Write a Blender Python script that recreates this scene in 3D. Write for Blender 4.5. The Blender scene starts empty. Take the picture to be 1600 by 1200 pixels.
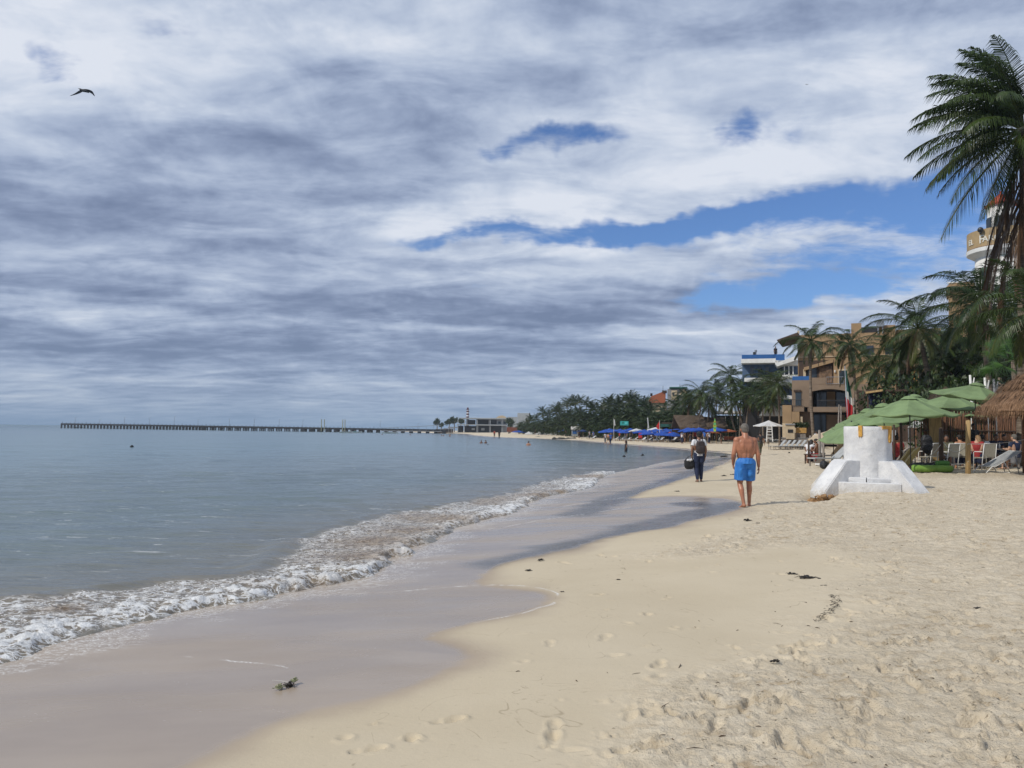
import bpy, bmesh, math, random
import numpy as np
from mathutils import Vector, Matrix, noise as mnoise
R = math.radians
sc = bpy.context.scene
COL = sc.collection
rng = np.random.default_rng(7)
random.seed(7)

# ---------------------------------------------------------------- camera
F = 1209.0; EYE = 1.6
PITCH = math.atan(73.5 / F); ROLL = R(0.75)
_f = Vector((0, math.cos(PITCH), math.sin(PITCH)))
_r0 = Vector((1, 0, 0)); _u0 = _r0.cross(_f)
_r = _r0 * math.cos(ROLL) + _u0 * math.sin(ROLL)
_u = _u0 * math.cos(ROLL) - _r0 * math.sin(ROLL)
cam_data = bpy.data.cameras.new('camera')
cam = bpy.data.objects.new('camera', cam_data); COL.objects.link(cam)
cam_data.sensor_width = 36; cam_data.lens = 36 * F / 1600
cam_data.clip_start = 0.1; cam_data.clip_end = 30000
M_ = Matrix((( _r.x, _u.x, -_f.x, 0), (_r.y, _u.y, -_f.y, 0), (_r.z, _u.z, -_f.z, EYE), (0, 0, 0, 1)))
cam.matrix_world = M_
sc.camera = cam
sc.view_settings.view_transform = 'Standard'; sc.view_settings.look = 'None'
sc.view_settings.gamma = 1; sc.view_settings.use_curve_mapping = False
sc.view_settings.exposure = 0.12
sc.cycles.max_bounces = 6; sc.cycles.transparent_max_bounces = 12
sc.cycles.use_denoising = True

# ---------------------------------------------------------------- sun
SUN_AZ = R(242)       # azimuth clockwise from +Y: sun to the left and a little behind the camera
SUN_EL = R(42)
sdir = Vector((math.sin(SUN_AZ) * math.cos(SUN_EL), math.cos(SUN_AZ) * math.cos(SUN_EL), math.sin(SUN_EL)))
sl = bpy.data.lights.new('sun', 'SUN'); sl.energy = 2.7; sl.angle = R(0.8); sl.color = (1.0, 0.95, 0.86)
so = bpy.data.objects.new('sun', sl); COL.objects.link(so)
so.rotation_euler = sdir.to_track_quat('Z', 'Y').to_euler()

# ---------------------------------------------------------------- node helpers
class NT:
    def __init__(s, tree): s.t = tree; s.n = tree.nodes; s.l = tree.links
    def node(s, typ, **kw):
        n = s.n.new(typ)
        for k, v in kw.items():
            if k.startswith('i_'):
                n.inputs[k[2:].replace('_', ' ')].default_value = v
            else: setattr(n, k, v)
        return n
    def put(s, inp, v):
        if v is None: return
        if hasattr(v, 'is_output') or isinstance(v, bpy.types.NodeSocket): s.l.new(v, inp)
        else:
            try: inp.default_value = v
            except Exception: inp.default_value = tuple(v) + (1,) if len(v) == 3 else v
    def m(s, op, a, b=None, c=None, clamp=False):
        n = s.n.new('ShaderNodeMath'); n.operation = op; n.use_clamp = clamp
        s.put(n.inputs[0], a); s.put(n.inputs[1], b); s.put(n.inputs[2], c)
        return n.outputs[0]
    def vm(s, op, a, b=None, out=0, scale=None):
        n = s.n.new('ShaderNodeVectorMath'); n.operation = op
        s.put(n.inputs[0], a); s.put(n.inputs[1], b)
        if scale is not None: s.put(n.inputs[3], scale)
        return n.outputs[out]
    def mix(s, f, a, b, blend='MIX'):
        n = s.n.new('ShaderNodeMix'); n.data_type = 'RGBA'; n.blend_type = blend; n.clamp_factor = True
        s.put(n.inputs[0], f)
        for i, v in ((6, a), (7, b)):
            if isinstance(v, (tuple, list)) and len(v) == 3: v = tuple(v) + (1,)
            s.put(n.inputs[i], v)
        return n.outputs[2]
    def mrange(s, v, a, b, c=0.0, d=1.0, smooth=True):
        n = s.n.new('ShaderNodeMapRange'); n.interpolation_type = 'SMOOTHSTEP' if smooth else 'LINEAR'
        s.put(n.inputs[0], v)
        for i, x in zip((1, 2, 3, 4), (a, b, c, d)): s.put(n.inputs[i], x)
        return n.outputs[0]
    def noise(s, vec, scale, detail=3, rough=0.5, dist=0.0, out=0):
        n = s.n.new('ShaderNodeTexNoise'); s.put(n.inputs['Vector'], vec)
        n.inputs['Scale'].default_value = scale; n.inputs['Detail'].default_value = detail
        n.inputs['Roughness'].default_value = rough; n.inputs['Distortion'].default_value = dist
        return n.outputs[out]
    def vor(s, vec, scale, feature='F1', out=0, rand=1.0):
        n = s.n.new('ShaderNodeTexVoronoi'); n.feature = feature; s.put(n.inputs['Vector'], vec)
        n.inputs['Scale'].default_value = scale
        if 'Randomness' in n.inputs: n.inputs['Randomness'].default_value = rand
        return n.outputs[out]
    def mapping(s, vec, scale=(1, 1, 1), rot=(0, 0, 0), loc=(0, 0, 0)):
        n = s.n.new('ShaderNodeMapping'); s.put(n.inputs[0], vec)
        n.inputs[1].default_value = loc; n.inputs[2].default_value = rot; n.inputs[3].default_value = scale
        return n.outputs[0]
    def attr(s, name, out=2):
        n = s.n.new('ShaderNodeAttribute'); n.attribute_name = name; return n.outputs[out]
    def bump(s, h, strength=0.3, dist=0.02, normal=None):
        n = s.n.new('ShaderNodeBump'); n.inputs['Strength'].default_value = strength
        n.inputs['Distance'].default_value = dist; s.put(n.inputs['Height'], h); s.put(n.inputs['Normal'], normal)
        return n.outputs[0]

# ---------------------------------------------------------------- world: Nishita sky seen through procedural cloud
world = bpy.data.worlds.new('World'); sc.world = world; world.use_nodes = True
wt = NT(world.node_tree); wt.n.clear()
wout = wt.n.new('ShaderNodeOutputWorld'); bg = wt.n.new('ShaderNodeBackground')
WS = 0.10
bg.inputs['Strength'].default_value = WS
sky = wt.node('ShaderNodeTexSky', sky_type='NISHITA', sun_disc=False, sun_elevation=SUN_EL, sun_rotation=SUN_AZ)
sky.air_density = 1.0; sky.dust_density = 0.6; sky.ozone_density = 2.0
tc = wt.n.new('ShaderNodeTexCoord'); D = tc.outputs['Generated']
sep = wt.n.new('ShaderNodeSeparateXYZ'); wt.l.new(D, sep.inputs[0])
dx, dy, dz = sep.outputs
zc = wt.m('MAXIMUM', dz, 0.0)
az = wt.m('ARCTAN2', dx, dy); el = wt.m('ARCSINE', dz)
comb = wt.n.new('ShaderNodeCombineXYZ'); wt.put(comb.inputs[0], az); wt.put(comb.inputs[1], el)
AE = comb.outputs[0]
# layered deck seen in perspective: divide by height above horizon
den = wt.m('ADD', zc, 0.12)
pc = wt.n.new('ShaderNodeCombineXYZ')
wt.put(pc.inputs[0], wt.m('DIVIDE', dx, den)); wt.put(pc.inputs[1], wt.m('DIVIDE', dy, den))
PL = pc.outputs[0]
def ae_of(px, py):
    d = (_f + _r * ((px - 800) / F) + _u * ((600 - py) / F)).normalized()
    return math.atan2(d.x, d.y), math.asin(d.z)
warp = wt.noise(AE, 9.0, 4, 0.6, out=1)
warpv = wt.vm('SUBTRACT', warp, (0.5, 0.5, 0.5))
AEW = wt.vm('ADD', AE, wt.vm('MULTIPLY', warpv, (0.16, 0.07, 0)))
def blob(px, py, rx, ry, ang=0.0, soft=1.0):
    a, e = ae_of(px, py)
    v = wt.mapping(AEW, loc=(0, 0, 0))
    v = wt.vm('SUBTRACT', AEW, (a, e, 0))
    v = wt.mapping(v, rot=(0, 0, -R(ang)))
    v = wt.vm('MULTIPLY', v, (F / rx, F / ry, 0))
    ln = wt.vm('LENGTH', v, out=1)
    return wt.mrange(ln, 1.25 , 0.15)
def total(items):
    acc = None
    for amp, b in items:
        t = wt.m('MULTIPLY', b, amp)
        acc = t if acc is None else wt.m('ADD', acc, t)
    return acc
# cloud cover with its real openings
n_cov = wt.noise(wt.mapping(PL, scale=(0.9, 1.15, 1)), 1.5, 8, 0.60, 0.5)
n_fine = wt.noise(wt.mapping(PL, scale=(0.9, 1.2, 1), loc=(3, 5, 0)), 5.5, 8, 0.66, 0.4)
holes = total([
    (0.95, blob(1270, 328, 320, 40, 5)), (0.85, blob(930, 360, 330, 26, 2)), (0.78, blob(860, 217, 175, 22, 5)),
    (0.75, blob(1145, 192, 66, 40)), (0.62, blob(72, 88, 60, 36)), (0.9, blob(1230, 462, 170, 30, 3)), (0.62, blob(1340, 400, 280, 55, 10)),
    (0.4, blob(1430, 430, 170, 50, 20)), (0.5, blob(1470, 310, 130, 40)), (0.42, blob(1250, 205, 46, 24)),
    (0.35, blob(220, 28, 80, 22)), (0.3, blob(690, 378, 120, 16)),(0.3, blob(1480, 505, 130, 30)),
])
cov = wt.m('ADD', wt.m('ADD', wt.m('MULTIPLY', n_cov, 0.8), wt.m('MULTIPLY', n_fine, 1.15)), -0.06)
cov = wt.m('SUBTRACT', cov, wt.m('MULTIPLY', holes, 0.92))
cover = wt.mrange(cov, 0.10, 0.72)
# brightness of the cloud: thick grey bases and thin bright parts
RT = (0, 0, R(14))
n_b1 = wt.noise(wt.mapping(PL, scale=(0.75, 1.3, 1), loc=(7.3, 1.1, 0), rot=RT), 1.05, 8, 0.56, 0.7)
n_b2 = wt.noise(wt.mapping(PL, scale=(0.85, 1.35, 1), loc=(1.3, 9.1, 0), rot=RT), 3.1, 8, 0.60, 0.4)
n_b3 = wt.noise(wt.mapping(PL, scale=(0.85, 1.35, 1), loc=(1.36, 9.00, 0), rot=RT), 3.1, 8, 0.60, 0.4)
n_b4 = wt.noise(wt.mapping(AE, scale=(1, 1.7, 1), rot=(0, 0, R(-8))), 9, 7, 0.58, 0.5)
relief = wt.m('SUBTRACT', n_b3, n_b2)
bright = total([
    (0.22, blob(60, 120, 260, 190)), (0.12, blob(420, 290, 260, 45, 3)), (0.17, blob(1050, 285, 480, 80, 8)),
    (0.14, blob(1500, 110, 420, 110, 6)), (0.22, blob(1100, 385, 500, 50, 2)), (0.16, blob(250, 470, 330, 40)),
    (0.14, blob(1250, 540, 420, 50)), (0.16, blob(760, 330, 260, 60, 10)), (0.14, blob(960, 130, 400, 120, 5)),
    (0.12, blob(300, 90, 420, 130)), (0.12, blob(1330, 240, 330, 60, 8)), (0.1, blob(700, 60, 400, 70, 5)),
])
dark = total([
    (0.15, blob(330, 235, 420, 60, 5)), (0.13, blob(720, 150, 300, 55, 8)), (0.20, blob(150, 320, 330, 40)),
    (0.15, blob(1380, 20, 420, 32, -4)), (0.24, blob(120, 440, 460, 26)), (0.24, blob(620, 492, 620, 24)),
    (0.26, blob(300, 540, 700, 40)), (0.07, blob(150, 380, 600, 200)), (0.10, blob(900, 500, 700, 60)), (0.02, blob(400, 150, 500, 120)), (0.14, blob(1000, 545, 420, 24)), (0.14, blob(880, 405, 300, 18, 4)),
    (0.14, blob(560, 385, 330, 18, 2)), (0.12, blob(480, 20, 260, 34)), (0.12, blob(1500, 270, 200, 16, 5)),
    (0.16, blob(520, 310, 300, 20, 4)), (0.1, blob(1180, 455, 300, 14)),
])
br = wt.m('ADD', wt.m('MULTIPLY', n_b1, 0.85), wt.m('MULTIPLY', n_b2, 0.60))
br = wt.m('ADD', br, wt.m('MULTIPLY', n_b4, 0.55))
br = wt.m('ADD', br, wt.m('MULTIPLY', relief, 0.9))
br = wt.m('ADD', br, wt.m('SUBTRACT', bright, dark))
br = wt.m('ADD', wt.m('MULTIPLY', wt.m('SUBTRACT', br, 0.935), 1.25), 0.47)
ramp = wt.n.new('ShaderNodeValToRGB'); wt.put(ramp.inputs[0], br)
cr = ramp.color_ramp; cr.interpolation = 'B_SPLINE'
cr.elements[0].position = 0.05; cr.elements[0].color = (0.160, 0.208, 0.325, 1)
cr.elements[1].position = 0.95; cr.elements[1].color = (0.68, 0.72, 0.80, 1)
for p, c in ((0.28, (0.240, 0.298, 0.435)), (0.50, (0.355, 0.425, 0.57)), (0.74, (0.515, 0.582, 0.70))):
    e = cr.elements.new(p); e.color = c + (1,)
CLOUD_GAIN = 1.0
cloud = wt.vm('SCALE', ramp.outputs[0], scale=CLOUD_GAIN / WS)
blue = wt.mix(1.0, sky.outputs[0], (0.58, 0.77, 1.08), 'MULTIPLY')
base = wt.mix(wt.m('MULTIPLY', cover, 0.985), blue, cloud)
# airlight over the sea towards the horizon
hz = wt.m('POWER', 2.718, wt.m('MULTIPLY', zc, -21.0))
hz = wt.m('MULTIPLY', hz, 0.93)
azr = wt.mrange(az, -0.7, 0.7)
hcol = wt.mix(azr, tuple(c / WS for c in (0.185, 0.275, 0.41)), tuple(c / WS for c in (0.225, 0.345, 0.50)))
final = wt.mix(hz, base, hcol)
wt.l.new(final, bg.inputs['Color']); wt.l.new(bg.outputs[0], wout.inputs[0])
world.cycles.sampling_method = 'MANUAL'; world.cycles.sample_map_resolution = 1024

# ---------------------------------------------------------------- pixel of the photograph -> place in the world
ZW = -0.2
def ray(px, py): return _f + _r * ((px - 800) / F) + _u * ((600 - py) / F)
def P(px, py, Y):
    d = ray(px, py); t = Y / d.y
    return Vector((0, 0, EYE)) + d * t
def on_z(px, py, z=ZW):
    d = ray(px, py); t = (z - EYE) / d.z
    return Vector((0, 0, EYE)) + d * t

# ---------------------------------------------------------------- curves of the shore
def catmull(pts, n=6):
    pts = [np.array(p, float) for p in pts]; out = []
    for i in range(len(pts) - 1):
        p0 = pts[max(i - 1, 0)]; p1 = pts[i]; p2 = pts[i + 1]; p3 = pts[min(i + 2, len(pts) - 1)]
        for k in range(n):
            t = k / n
            out.append(0.5 * ((2 * p1) + (-p0 + p2) * t + (2 * p0 - 5 * p1 + 4 * p2 - p3) * t * t + (-p0 + 3 * p1 - 3 * p2 + p3) * t ** 3))
    out.append(pts[-1]); return np.array(out)
def pix_curve(pl, z=ZW): return [tuple(on_z(x, y, z)[:2]) for x, y in pl]
shore_px = [(-60, 1050), (0, 1036), (60, 1020), (120, 994), (200, 974), (300, 955), (450, 927), (530, 914), (580, 899), (630, 871), (680, 845),
            (700, 833), (750, 815), (800, 803), (850, 778), (925, 761), (938, 748), (965, 738), (1000, 731), (1040, 722),
            (1090, 715), (1145, 711), (1128, 707.5), (1100, 705.5), (1050, 701), (1000, 697), (950, 693), (900, 688.6), (870, 686.8),
            (830, 685), (772, 683), (735, 680), (722, 678)]
shore = [(-9, -12), (-6.6, -3), (-5.0, 3.0)] + pix_curve(shore_px) + [(-60, 500), (-120, 800), (-260, 1500)]
shore = catmull(shore, 5)
land_poly = np.vstack([shore, [(900, 1500), (900, -12)]])
def inside(poly, x, y):
    x = np.asarray(x, float); y = np.asarray(y, float); c = np.zeros(x.shape, bool); n = len(poly)
    for i in range(n):
        x1, y1 = poly[i]; x2, y2 = poly[(i + 1) % n]
        if y1 == y2: continue
        cond = ((y1 > y) != (y2 > y))
        c ^= cond & (x < (x2 - x1) * (y - y1) / (y2 - y1) + x1)
    return c
def pdist(line, x, y):
    x = np.asarray(x, float); y = np.asarray(y, float); best = np.full(x.shape, 1e18)
    for i in range(len(line) - 1):
        ax, ay = line[i]; bx, by = line[i + 1]; ux, uy = bx - ax, by - ay; L2 = ux * ux + uy * uy
        if L2 < 1e-12: continue
        t = np.clip(((x - ax) * ux + (y - ay) * uy) / L2, 0, 1)
        q = (x - ax - t * ux) ** 2 + (y - ay - t * uy) ** 2
        np.minimum(best, q, out=best)
    return np.sqrt(best)
def sdist(line, poly, x, y):
    d = pdist(line, x, y); return np.where(inside(poly, x, y), d, -d)
def land_h(d):
    d = np.asarray(d, float)
    h = np.where(d < 0, ZW + 0.09 * d, ZW + 0.055 * np.minimum(d, 8.5))
    h = h + np.where(d > 8.5, np.minimum(0.025 * (d - 8.5), 0.55), 0)
    return np.maximum(h, -4)
def gz(x, y):
    return float(land_h(sdist(shore, land_poly, np.array([x]), np.array([y])))[0])
def G(px, py):
    """ground point seen at a pixel"""
    p = on_z(px, py, 0.0)
    for _ in range(8): p = on_z(px, py, gz(p.x, p.y))
    return Vector((p.x, p.y, gz(p.x, p.y)))
def ss(a, b, v): t = np.clip((v - a) / (b - a), 0, 1); return t * t * (3 - 2 * t)

# ---------------------------------------------------------------- numpy value noise
_perm = np.random.default_rng(3).random((256, 256)).astype(np.float32)
def vnoise(x, y):
    xi = np.floor(x).astype(int); yi = np.floor(y).astype(int); fx = x - xi; fy = y - yi
    fx = fx * fx * (3 - 2 * fx); fy = fy * fy * (3 - 2 * fy)
    a = _perm[xi & 255, yi & 255]; b = _perm[(xi + 1) & 255, yi & 255]; c = _perm[xi & 255, (yi + 1) & 255]; d = _perm[(xi + 1) & 255, (yi + 1) & 255]
    return (a * (1 - fx) + b * fx) * (1 - fy) + (c * (1 - fx) + d * fx) * fy
def fbm(x, y, o=4, g=0.5):
    s = 0; a = 1; t = 0
    for i in range(o): s = s + a * vnoise(x + 17.3 * i, y + 9.1 * i); t += a; a *= g; x = x * 2.03; y = y * 2.03
    return s / t

# ---------------------------------------------------------------- materials
def new_mat(name):
    m = bpy.data.materials.new(name); m.use_nodes = True; t = NT(m.node_tree); t.n.clear()
    out = t.n.new('ShaderNodeOutputMaterial'); b = t.n.new('ShaderNodeBsdfPrincipled'); t.l.new(b.outputs[0], out.inputs[0])
    return m, t, b, out
def obj_pos(t):
    return t.n.new('ShaderNodeTexCoord').outputs['Object']
def mat(name, col, rough=0.7, var=0.12, vscale=3.0, bump=0.0, bscale=30.0, metal=0.0, spec=0.5, stretch=(1, 1, 1), trans=0.0, rnd=0.0):
    m, t, b, out = new_mat(name)
    co = t.mapping(obj_pos(t), scale=stretch)
    n = t.noise(co, vscale, 5, 0.6)
    c = tuple(col)
    lo = tuple(x * (1 - var) for x in c); hi = tuple(min(1, x * (1 + var)) for x in c)
    cc = t.mix(t.mrange(n, 0.3, 0.7), lo, hi)
    if rnd:
        oi = t.n.new('ShaderNodeObjectInfo')
        cc = t.mix(t.m('MULTIPLY', oi.outputs['Random'], rnd), cc, tuple(x * 0.4 for x in c))
    t.put(b.inputs['Base Color'], cc)
    b.inputs['Roughness'].default_value = rough; b.inputs['Metallic'].default_value = metal
    b.inputs['Specular IOR Level'].default_value = spec
    if bump: t.put(b.inputs['Normal'], t.bump(t.noise(co, bscale, 4, 0.6), bump, 0.02))
    if trans:
        tr = t.n.new('ShaderNodeBsdfTranslucent'); t.put(tr.inputs[0], cc)
        mx = t.n.new('ShaderNodeMixShader'); mx.inputs[0].default_value = trans
        t.l.new(b.outputs[0], mx.inputs[1]); t.l.new(tr.outputs[0], mx.inputs[2]); t.l.new(mx.outputs[0], out.inputs[0])
    return m
# ================================================================ SETTING: sand and sea
def fan(radii, angs, apex=(0, -3)):
    rr, aa = np.meshgrid(radii, angs, indexing='ij')
    return apex[0] + rr * np.sin(aa), apex[1] + rr * np.cos(aa)
def geo(a, b, ratio):
    n = int(math.log(b / a) / math.log(ratio)) + 1
    return a * ratio ** np.arange(n + 1)
def grid_mesh(name, X, Y, Z, keep, attrs, m, smooth=True):
    nr, nc = X.shape
    idx = np.full(nr * nc, -1, np.int64)
    a = (np.arange(nr - 1)[:, None] * nc + np.arange(nc - 1)[None, :])
    k = keep
    fk = k[:-1, :-1] | k[1:, :-1] | k[:-1, 1:] | k[1:, 1:]
    a = a[fk]
    q = np.stack([a, a + 1, a + nc + 1, a + nc], 1)
    used = np.unique(q); idx[used] = np.arange(len(used)); q = idx[q]
    co = np.stack([X.ravel(), Y.ravel(), Z.ravel()], 1)[used]
    me = bpy.data.meshes.new(name)
    me.vertices.add(len(co)); me.vertices.foreach_set('co', co.astype(np.float32).ravel())
    me.loops.add(q.size); me.loops.foreach_set('vertex_index', q[:, ::-1].astype(np.int32).ravel())
    me.polygons.add(len(q)); me.polygons.foreach_set('loop_start', np.arange(0, q.size, 4, dtype=np.int32))
    me.polygons.foreach_set('use_smooth', np.full(len(q), smooth))
    me.update(calc_edges=True)
    for an, av in attrs.items():
        at = me.attributes.new(an, 'FLOAT', 'POINT'); at.data.foreach_set('value', av.ravel()[used].astype(np.float32))
    me.materials.append(m)
    o = bpy.data.objects.new(name, me); COL.objects.link(o)
    return o

# ---- zones on the beach traced as ground outlines
wet_px = [(-400, 1500), (100, 1320), (325, 1200), (430, 1162), (500, 1140), (590, 1112), (650, 1092), (700, 1070), (735, 1048), (735, 1040), (700, 1022), (672, 1006),
          (690, 994), (725, 985), (800, 971), (850, 957), (869, 943), (864, 932), (838, 924), (795, 917), (752, 907), (752, 899), (770, 889), (800, 876), (850, 865),
          (900, 855), (950, 845), (1000, 838), (1050, 831), (1110, 817), (1155, 805), (1158, 797), (1130, 788), (1080, 782), (1030, 779), (990, 779),
          (1000, 771), (1035, 760), (1065, 752), (1090, 744), (1120, 733), (1140, 722), (1160, 712), (1140, 707), (1100, 703), (1050, 698.5), (1000, 694.5), (950, 690.5), (900, 686.5)]
wet_line = catmull(pix_curve(wet_px, -0.08), 4)
wet_poly = np.vstack([wet_line, [(-30, 200), (-30, -12), (-10, -12)]])
rough_px = [(1185, 748), (1150, 770), (1178, 790), (1185, 812), (1120, 832), (1040, 850), (1010, 862), (1120, 872), (1230, 862), (1300, 890), (1335, 925), (1320, 965), (1270, 1000),
            (1190, 1020), (1120, 1045), (1075, 1090), (1010, 1130), (930, 1200), (840, 1290)]
rough_line = catmull(pix_curve(rough_px, 0.05), 4)
rough_poly = np.vstack([rough_line, [(3, -8), (400, -8), (400, 600), (60, 600)]])
strips = [  # darker, freshly drained streaks of the swash (centre line, half width in metres)
    (pix_curve([(790, 872), (900, 850), (1000, 828), (1100, 806), (1150, 796)], -0.05), 0.55),
    (pix_curve([(1070, 790), (1120, 799), (1155, 803)], -0.05), 0.45),
    (pix_curve([(905, 800), (960, 779), (1010, 764), (1070, 745), (1110, 730)], -0.08), 0.6),
    (pix_curve([(1040, 730), (1100, 722), (1140, 716)], -0.08), 0.8)]
lines_px = [[(520, 918), (620, 916), (700, 913), (780, 913), (845, 921), (868, 937), (862, 953), (800, 970), (735, 983), (676, 1002)],
            [(790, 818), (830, 811), (880, 805), (930, 800), (985, 794)],
            [(290, 1018), (350, 1028), (400, 1036), (448, 1047)],
            [(880, 787), (940, 781), (1000, 776)]]

radii = np.concatenate([geo(4.6, 30, 1.0026), geo(30.2, 1700, 1.011)])
angs = np.linspace(R(-47), R(47), 900)
X, Y = fan(radii, angs)
d = sdist(shore, land_poly, X, Y)
Z = land_h(d).astype(float)
near = (Y < 75) & (d > -1.5)
wet = np.full(X.shape, -99.0); wet[near] = sdist(wet_line, wet_poly, X[near], Y[near])
far = ~near
wet[far] = np.where(d[far] < 1.3, 1.0, -1.0) * 2
rough = np.full(X.shape, 3.0); rough[near] = sdist(rough_line, rough_poly, X[near], Y[near])
wob = (fbm(X * 0.9, Y * 0.9, 3) - 0.5)
dampv = ss(-0.42, 0.15, wet + wob * 0.9)
wetv = ss(-0.20, 0.14, wet + wob * 0.30 + (fbm(X * 5, Y * 5, 3) - .5) * .12)
rv = ss(-0.6, 0.7, rough + wob * 1.2) * (1 - wetv)
strip = np.zeros(X.shape)
for ln, hw in strips:
    dd = np.full(X.shape, 99.0); dd[near] = pdist(catmull(ln, 4), X[near], Y[near])
    strip = np.maximum(strip, 1 - ss(hw * 0.35, hw * 1.25, dd + 0.5 * (fbm(X * 1.2, Y * 2.4, 3) - 0.5)))
strip *= wetv
froth = np.zeros(X.shape)
n2 = (Y < 40) & (d > -0.4) & (d < 6)
for ln in lines_px:
    dd = np.full(X.shape, 99.0); l = catmull(pix_curve(ln, -0.09), 5); xx = X[n2]; yy = Y[n2]
    dd[n2] = pdist(l, xx + 0.10 * (fbm(xx * 3, yy * 3, 3) - 0.5), yy + 0.10 * (fbm(xx * 3 + 9, yy * 3, 3) - 0.5))
    w = 0.003 + 0.0007 * Y
    froth = np.maximum(froth, 0.95 * np.exp(-(dd / w) ** 2) * ss(0.34, 0.55, fbm(X * 3.1, Y * 3.1, 4)))
# thin froth patches left in the swash just behind the breaking edge
fr2 = np.exp(-np.maximum(d - 0.05, 0) / 0.9) * wetv

# ---- trodden sand: a height map of footprints, scuffs and ridges stamped in metres
RES = 0.016; HX0, HX1, HY0, HY1 = -6.0, 24.0, 1.0, 36.0
nx, ny = int((HX1 - HX0) / RES), int((HY1 - HY0) / RES)
H = np.zeros((nx, ny), np.float32)
sr = np.random.default_rng(11)
def stamp(cx, cy, L, W, depth, th, kind):
    rad = max(L, W) * 1.7
    i0, i1 = int((cx - rad - HX0) / RES), int((cx + rad - HX0) / RES); j0, j1 = int((cy - rad - HY0) / RES), int((cy + rad - HY0) / RES)
    if i0 < 0 or j0 < 0 or i1 >= nx or j1 >= ny: return
    xx = (np.arange(i0, i1) * RES + HX0 - cx)[:, None]; yy = (np.arange(j0, j1) * RES + HY0 - cy)[None, :]
    c, s = math.cos(th), math.sin(th)
    u = (xx * c + yy * s) / L; v = (-xx * s + yy * c) / W
    if kind == 0:      # footprint: ball and heel, raised toe rim
        q = np.minimum(((u - .35) / .62) ** 2 + (v / .9) ** 2, ((u + .55) / .42) ** 2 + (v / .62) ** 2)
        q = np.sqrt(q)
        h = -depth * (1 - ss(0.75, 1.05, q)) + depth * 0.55 * np.exp(-((q - 1.22) / .2) ** 2) * (0.6 + 0.7 * (u > 0))
    elif kind == 1:    # scuff: asymmetrical scoop
        q = np.sqrt(u * u + v * v)
        h = -depth * (1 - ss(0.3, 1.0, q)) * (1 - 0.6 * u) + depth * 0.8 * np.exp(-((q - 1.15) / .25) ** 2) * (u > -0.2)
    else:              # little ledge
        q = np.exp(-(u * u) * 1.5) * np.exp(-np.abs(v) * 2.2) * np.where(v > 0, 1, -0.9)
        h = depth * q
    H[i0:i1, j0:j1] += h.astype(np.float32)
cand = 52000
cx = sr.uniform(HX0 + 1, HX1 - 1, cand); cy = HY0 + 1 + (HY1 - HY0 - 2) * sr.random(cand) ** 1.25
rs = sdist(rough_line, rough_poly, cx, cy); wsd = sdist(wet_line, wet_poly, cx, cy)
pr = ss(-0.5, 0.6, rs) * 0.80 * (0.25 + 0.75 * ss(.36, .58, fbm(cx * .8, cy * .8, 3))) + 0.045 * ss(-6, 0, rs); pr = np.where(wsd > -0.25, 0, pr)
for i in np.nonzero(sr.random(cand) < pr)[0]:
    k = sr.random(); th = sr.uniform(-0.6, 0.6) + (math.pi / 2 if sr.random() < .5 else 0)
    s_ = 1.0 if rs[i] > 0 else 0.6
    if k < .13: stamp(cx[i], cy[i], sr.uniform(.10, .14), sr.uniform(.04, .055), sr.uniform(.008, .022) * s_, sr.normal(1.5, .5) + (math.pi if sr.random() < .5 else 0), 0)
    elif k < .38: stamp(cx[i], cy[i], sr.uniform(.03, .09), sr.uniform(.02, .05), sr.uniform(.010, .026) * s_, sr.uniform(0, 6.3), 1)
    else: stamp(cx[i], cy[i], sr.uniform(.025, .09), sr.uniform(.007, .018), sr.uniform(.016, .042) * s_, sr.uniform(-.5, .5) + (math.pi if sr.random() < .4 else 0), 2)
# a few placed ones seen at the front right and front left
for px, py, L, W, dp, th, k in [(1520, 1150, .10, .06, .04, 0.2, 1), (1390, 1012, .15, .06, .03, 0.1, 0), (1375, 905, .14, .05, .02, 0.2, 0), (700, 1105, .10, .04, .012, 0.3, 0), (575, 1145, .10, .04, .012, .3, 0),
                                (1000, 1166, .15, .055, .022, 0.1, 0), (700, 1107, .08, .03, .01, 0, 2), (505, 1197, .1, .04, .015, .1, 0), (1190, 1100, .16, .05, .03, .1, 1), (1250, 1010, .17, .06, .03, 0, 0), (1545, 1172, .13, .03, .03, .3, 2)]:
    g = on_z(px, py, 0.08); stamp(g.x, g.y, L, W, dp, th, k)
def sample_H(x, y):
    u = (x - HX0) / RES; v = (y - HY0) / RES
    ok = (u > 1) & (v > 1) & (u < nx - 3) & (v < ny - 3)
    u = np.clip(u, 1, nx - 3); v = np.clip(v, 1, ny - 3)
    i = u.astype(int); j = v.astype(int); fu = u - i; fv = v - j
    r_ = H[i, j] * (1 - fu) * (1 - fv) + H[i + 1, j] * fu * (1 - fv) + H[i, j + 1] * (1 - fu) * fv + H[i + 1, j + 1] * fu * fv
    return np.where(ok, r_, 0)
Zr = sample_H(X, Y)
bd = np.clip(np.minimum(np.minimum(X - HX0, HX1 - X), np.minimum(Y - HY0, HY1 - Y)) / 3, 0, 1)
Zr *= bd
edge = ss(-0.25, 0.0, -wet)
lump = (fbm(X * 7, Y * 9, 5, .6) - 0.5) * 0.032 + (fbm(X * 1.6, Y * 1.6, 3) - 0.5) * 0.03 + (fbm(X * 26, Y * 26, 3, .7) - 0.5) * 0.024 * (Y < 30)
crisp = np.abs(fbm(X * 9 + 40, Y * 14, 3) - 0.5); lump += 0.014 * np.minimum(crisp * 5, 0.5) * (Y < 36)
Z += np.where(d > -0.3, 1.7 * Zr * edge, 0) + rv * lump * np.clip(1.15 - Y / 400, 0.2, 1)
farl = ss(18, 34, Y) * rv
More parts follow.
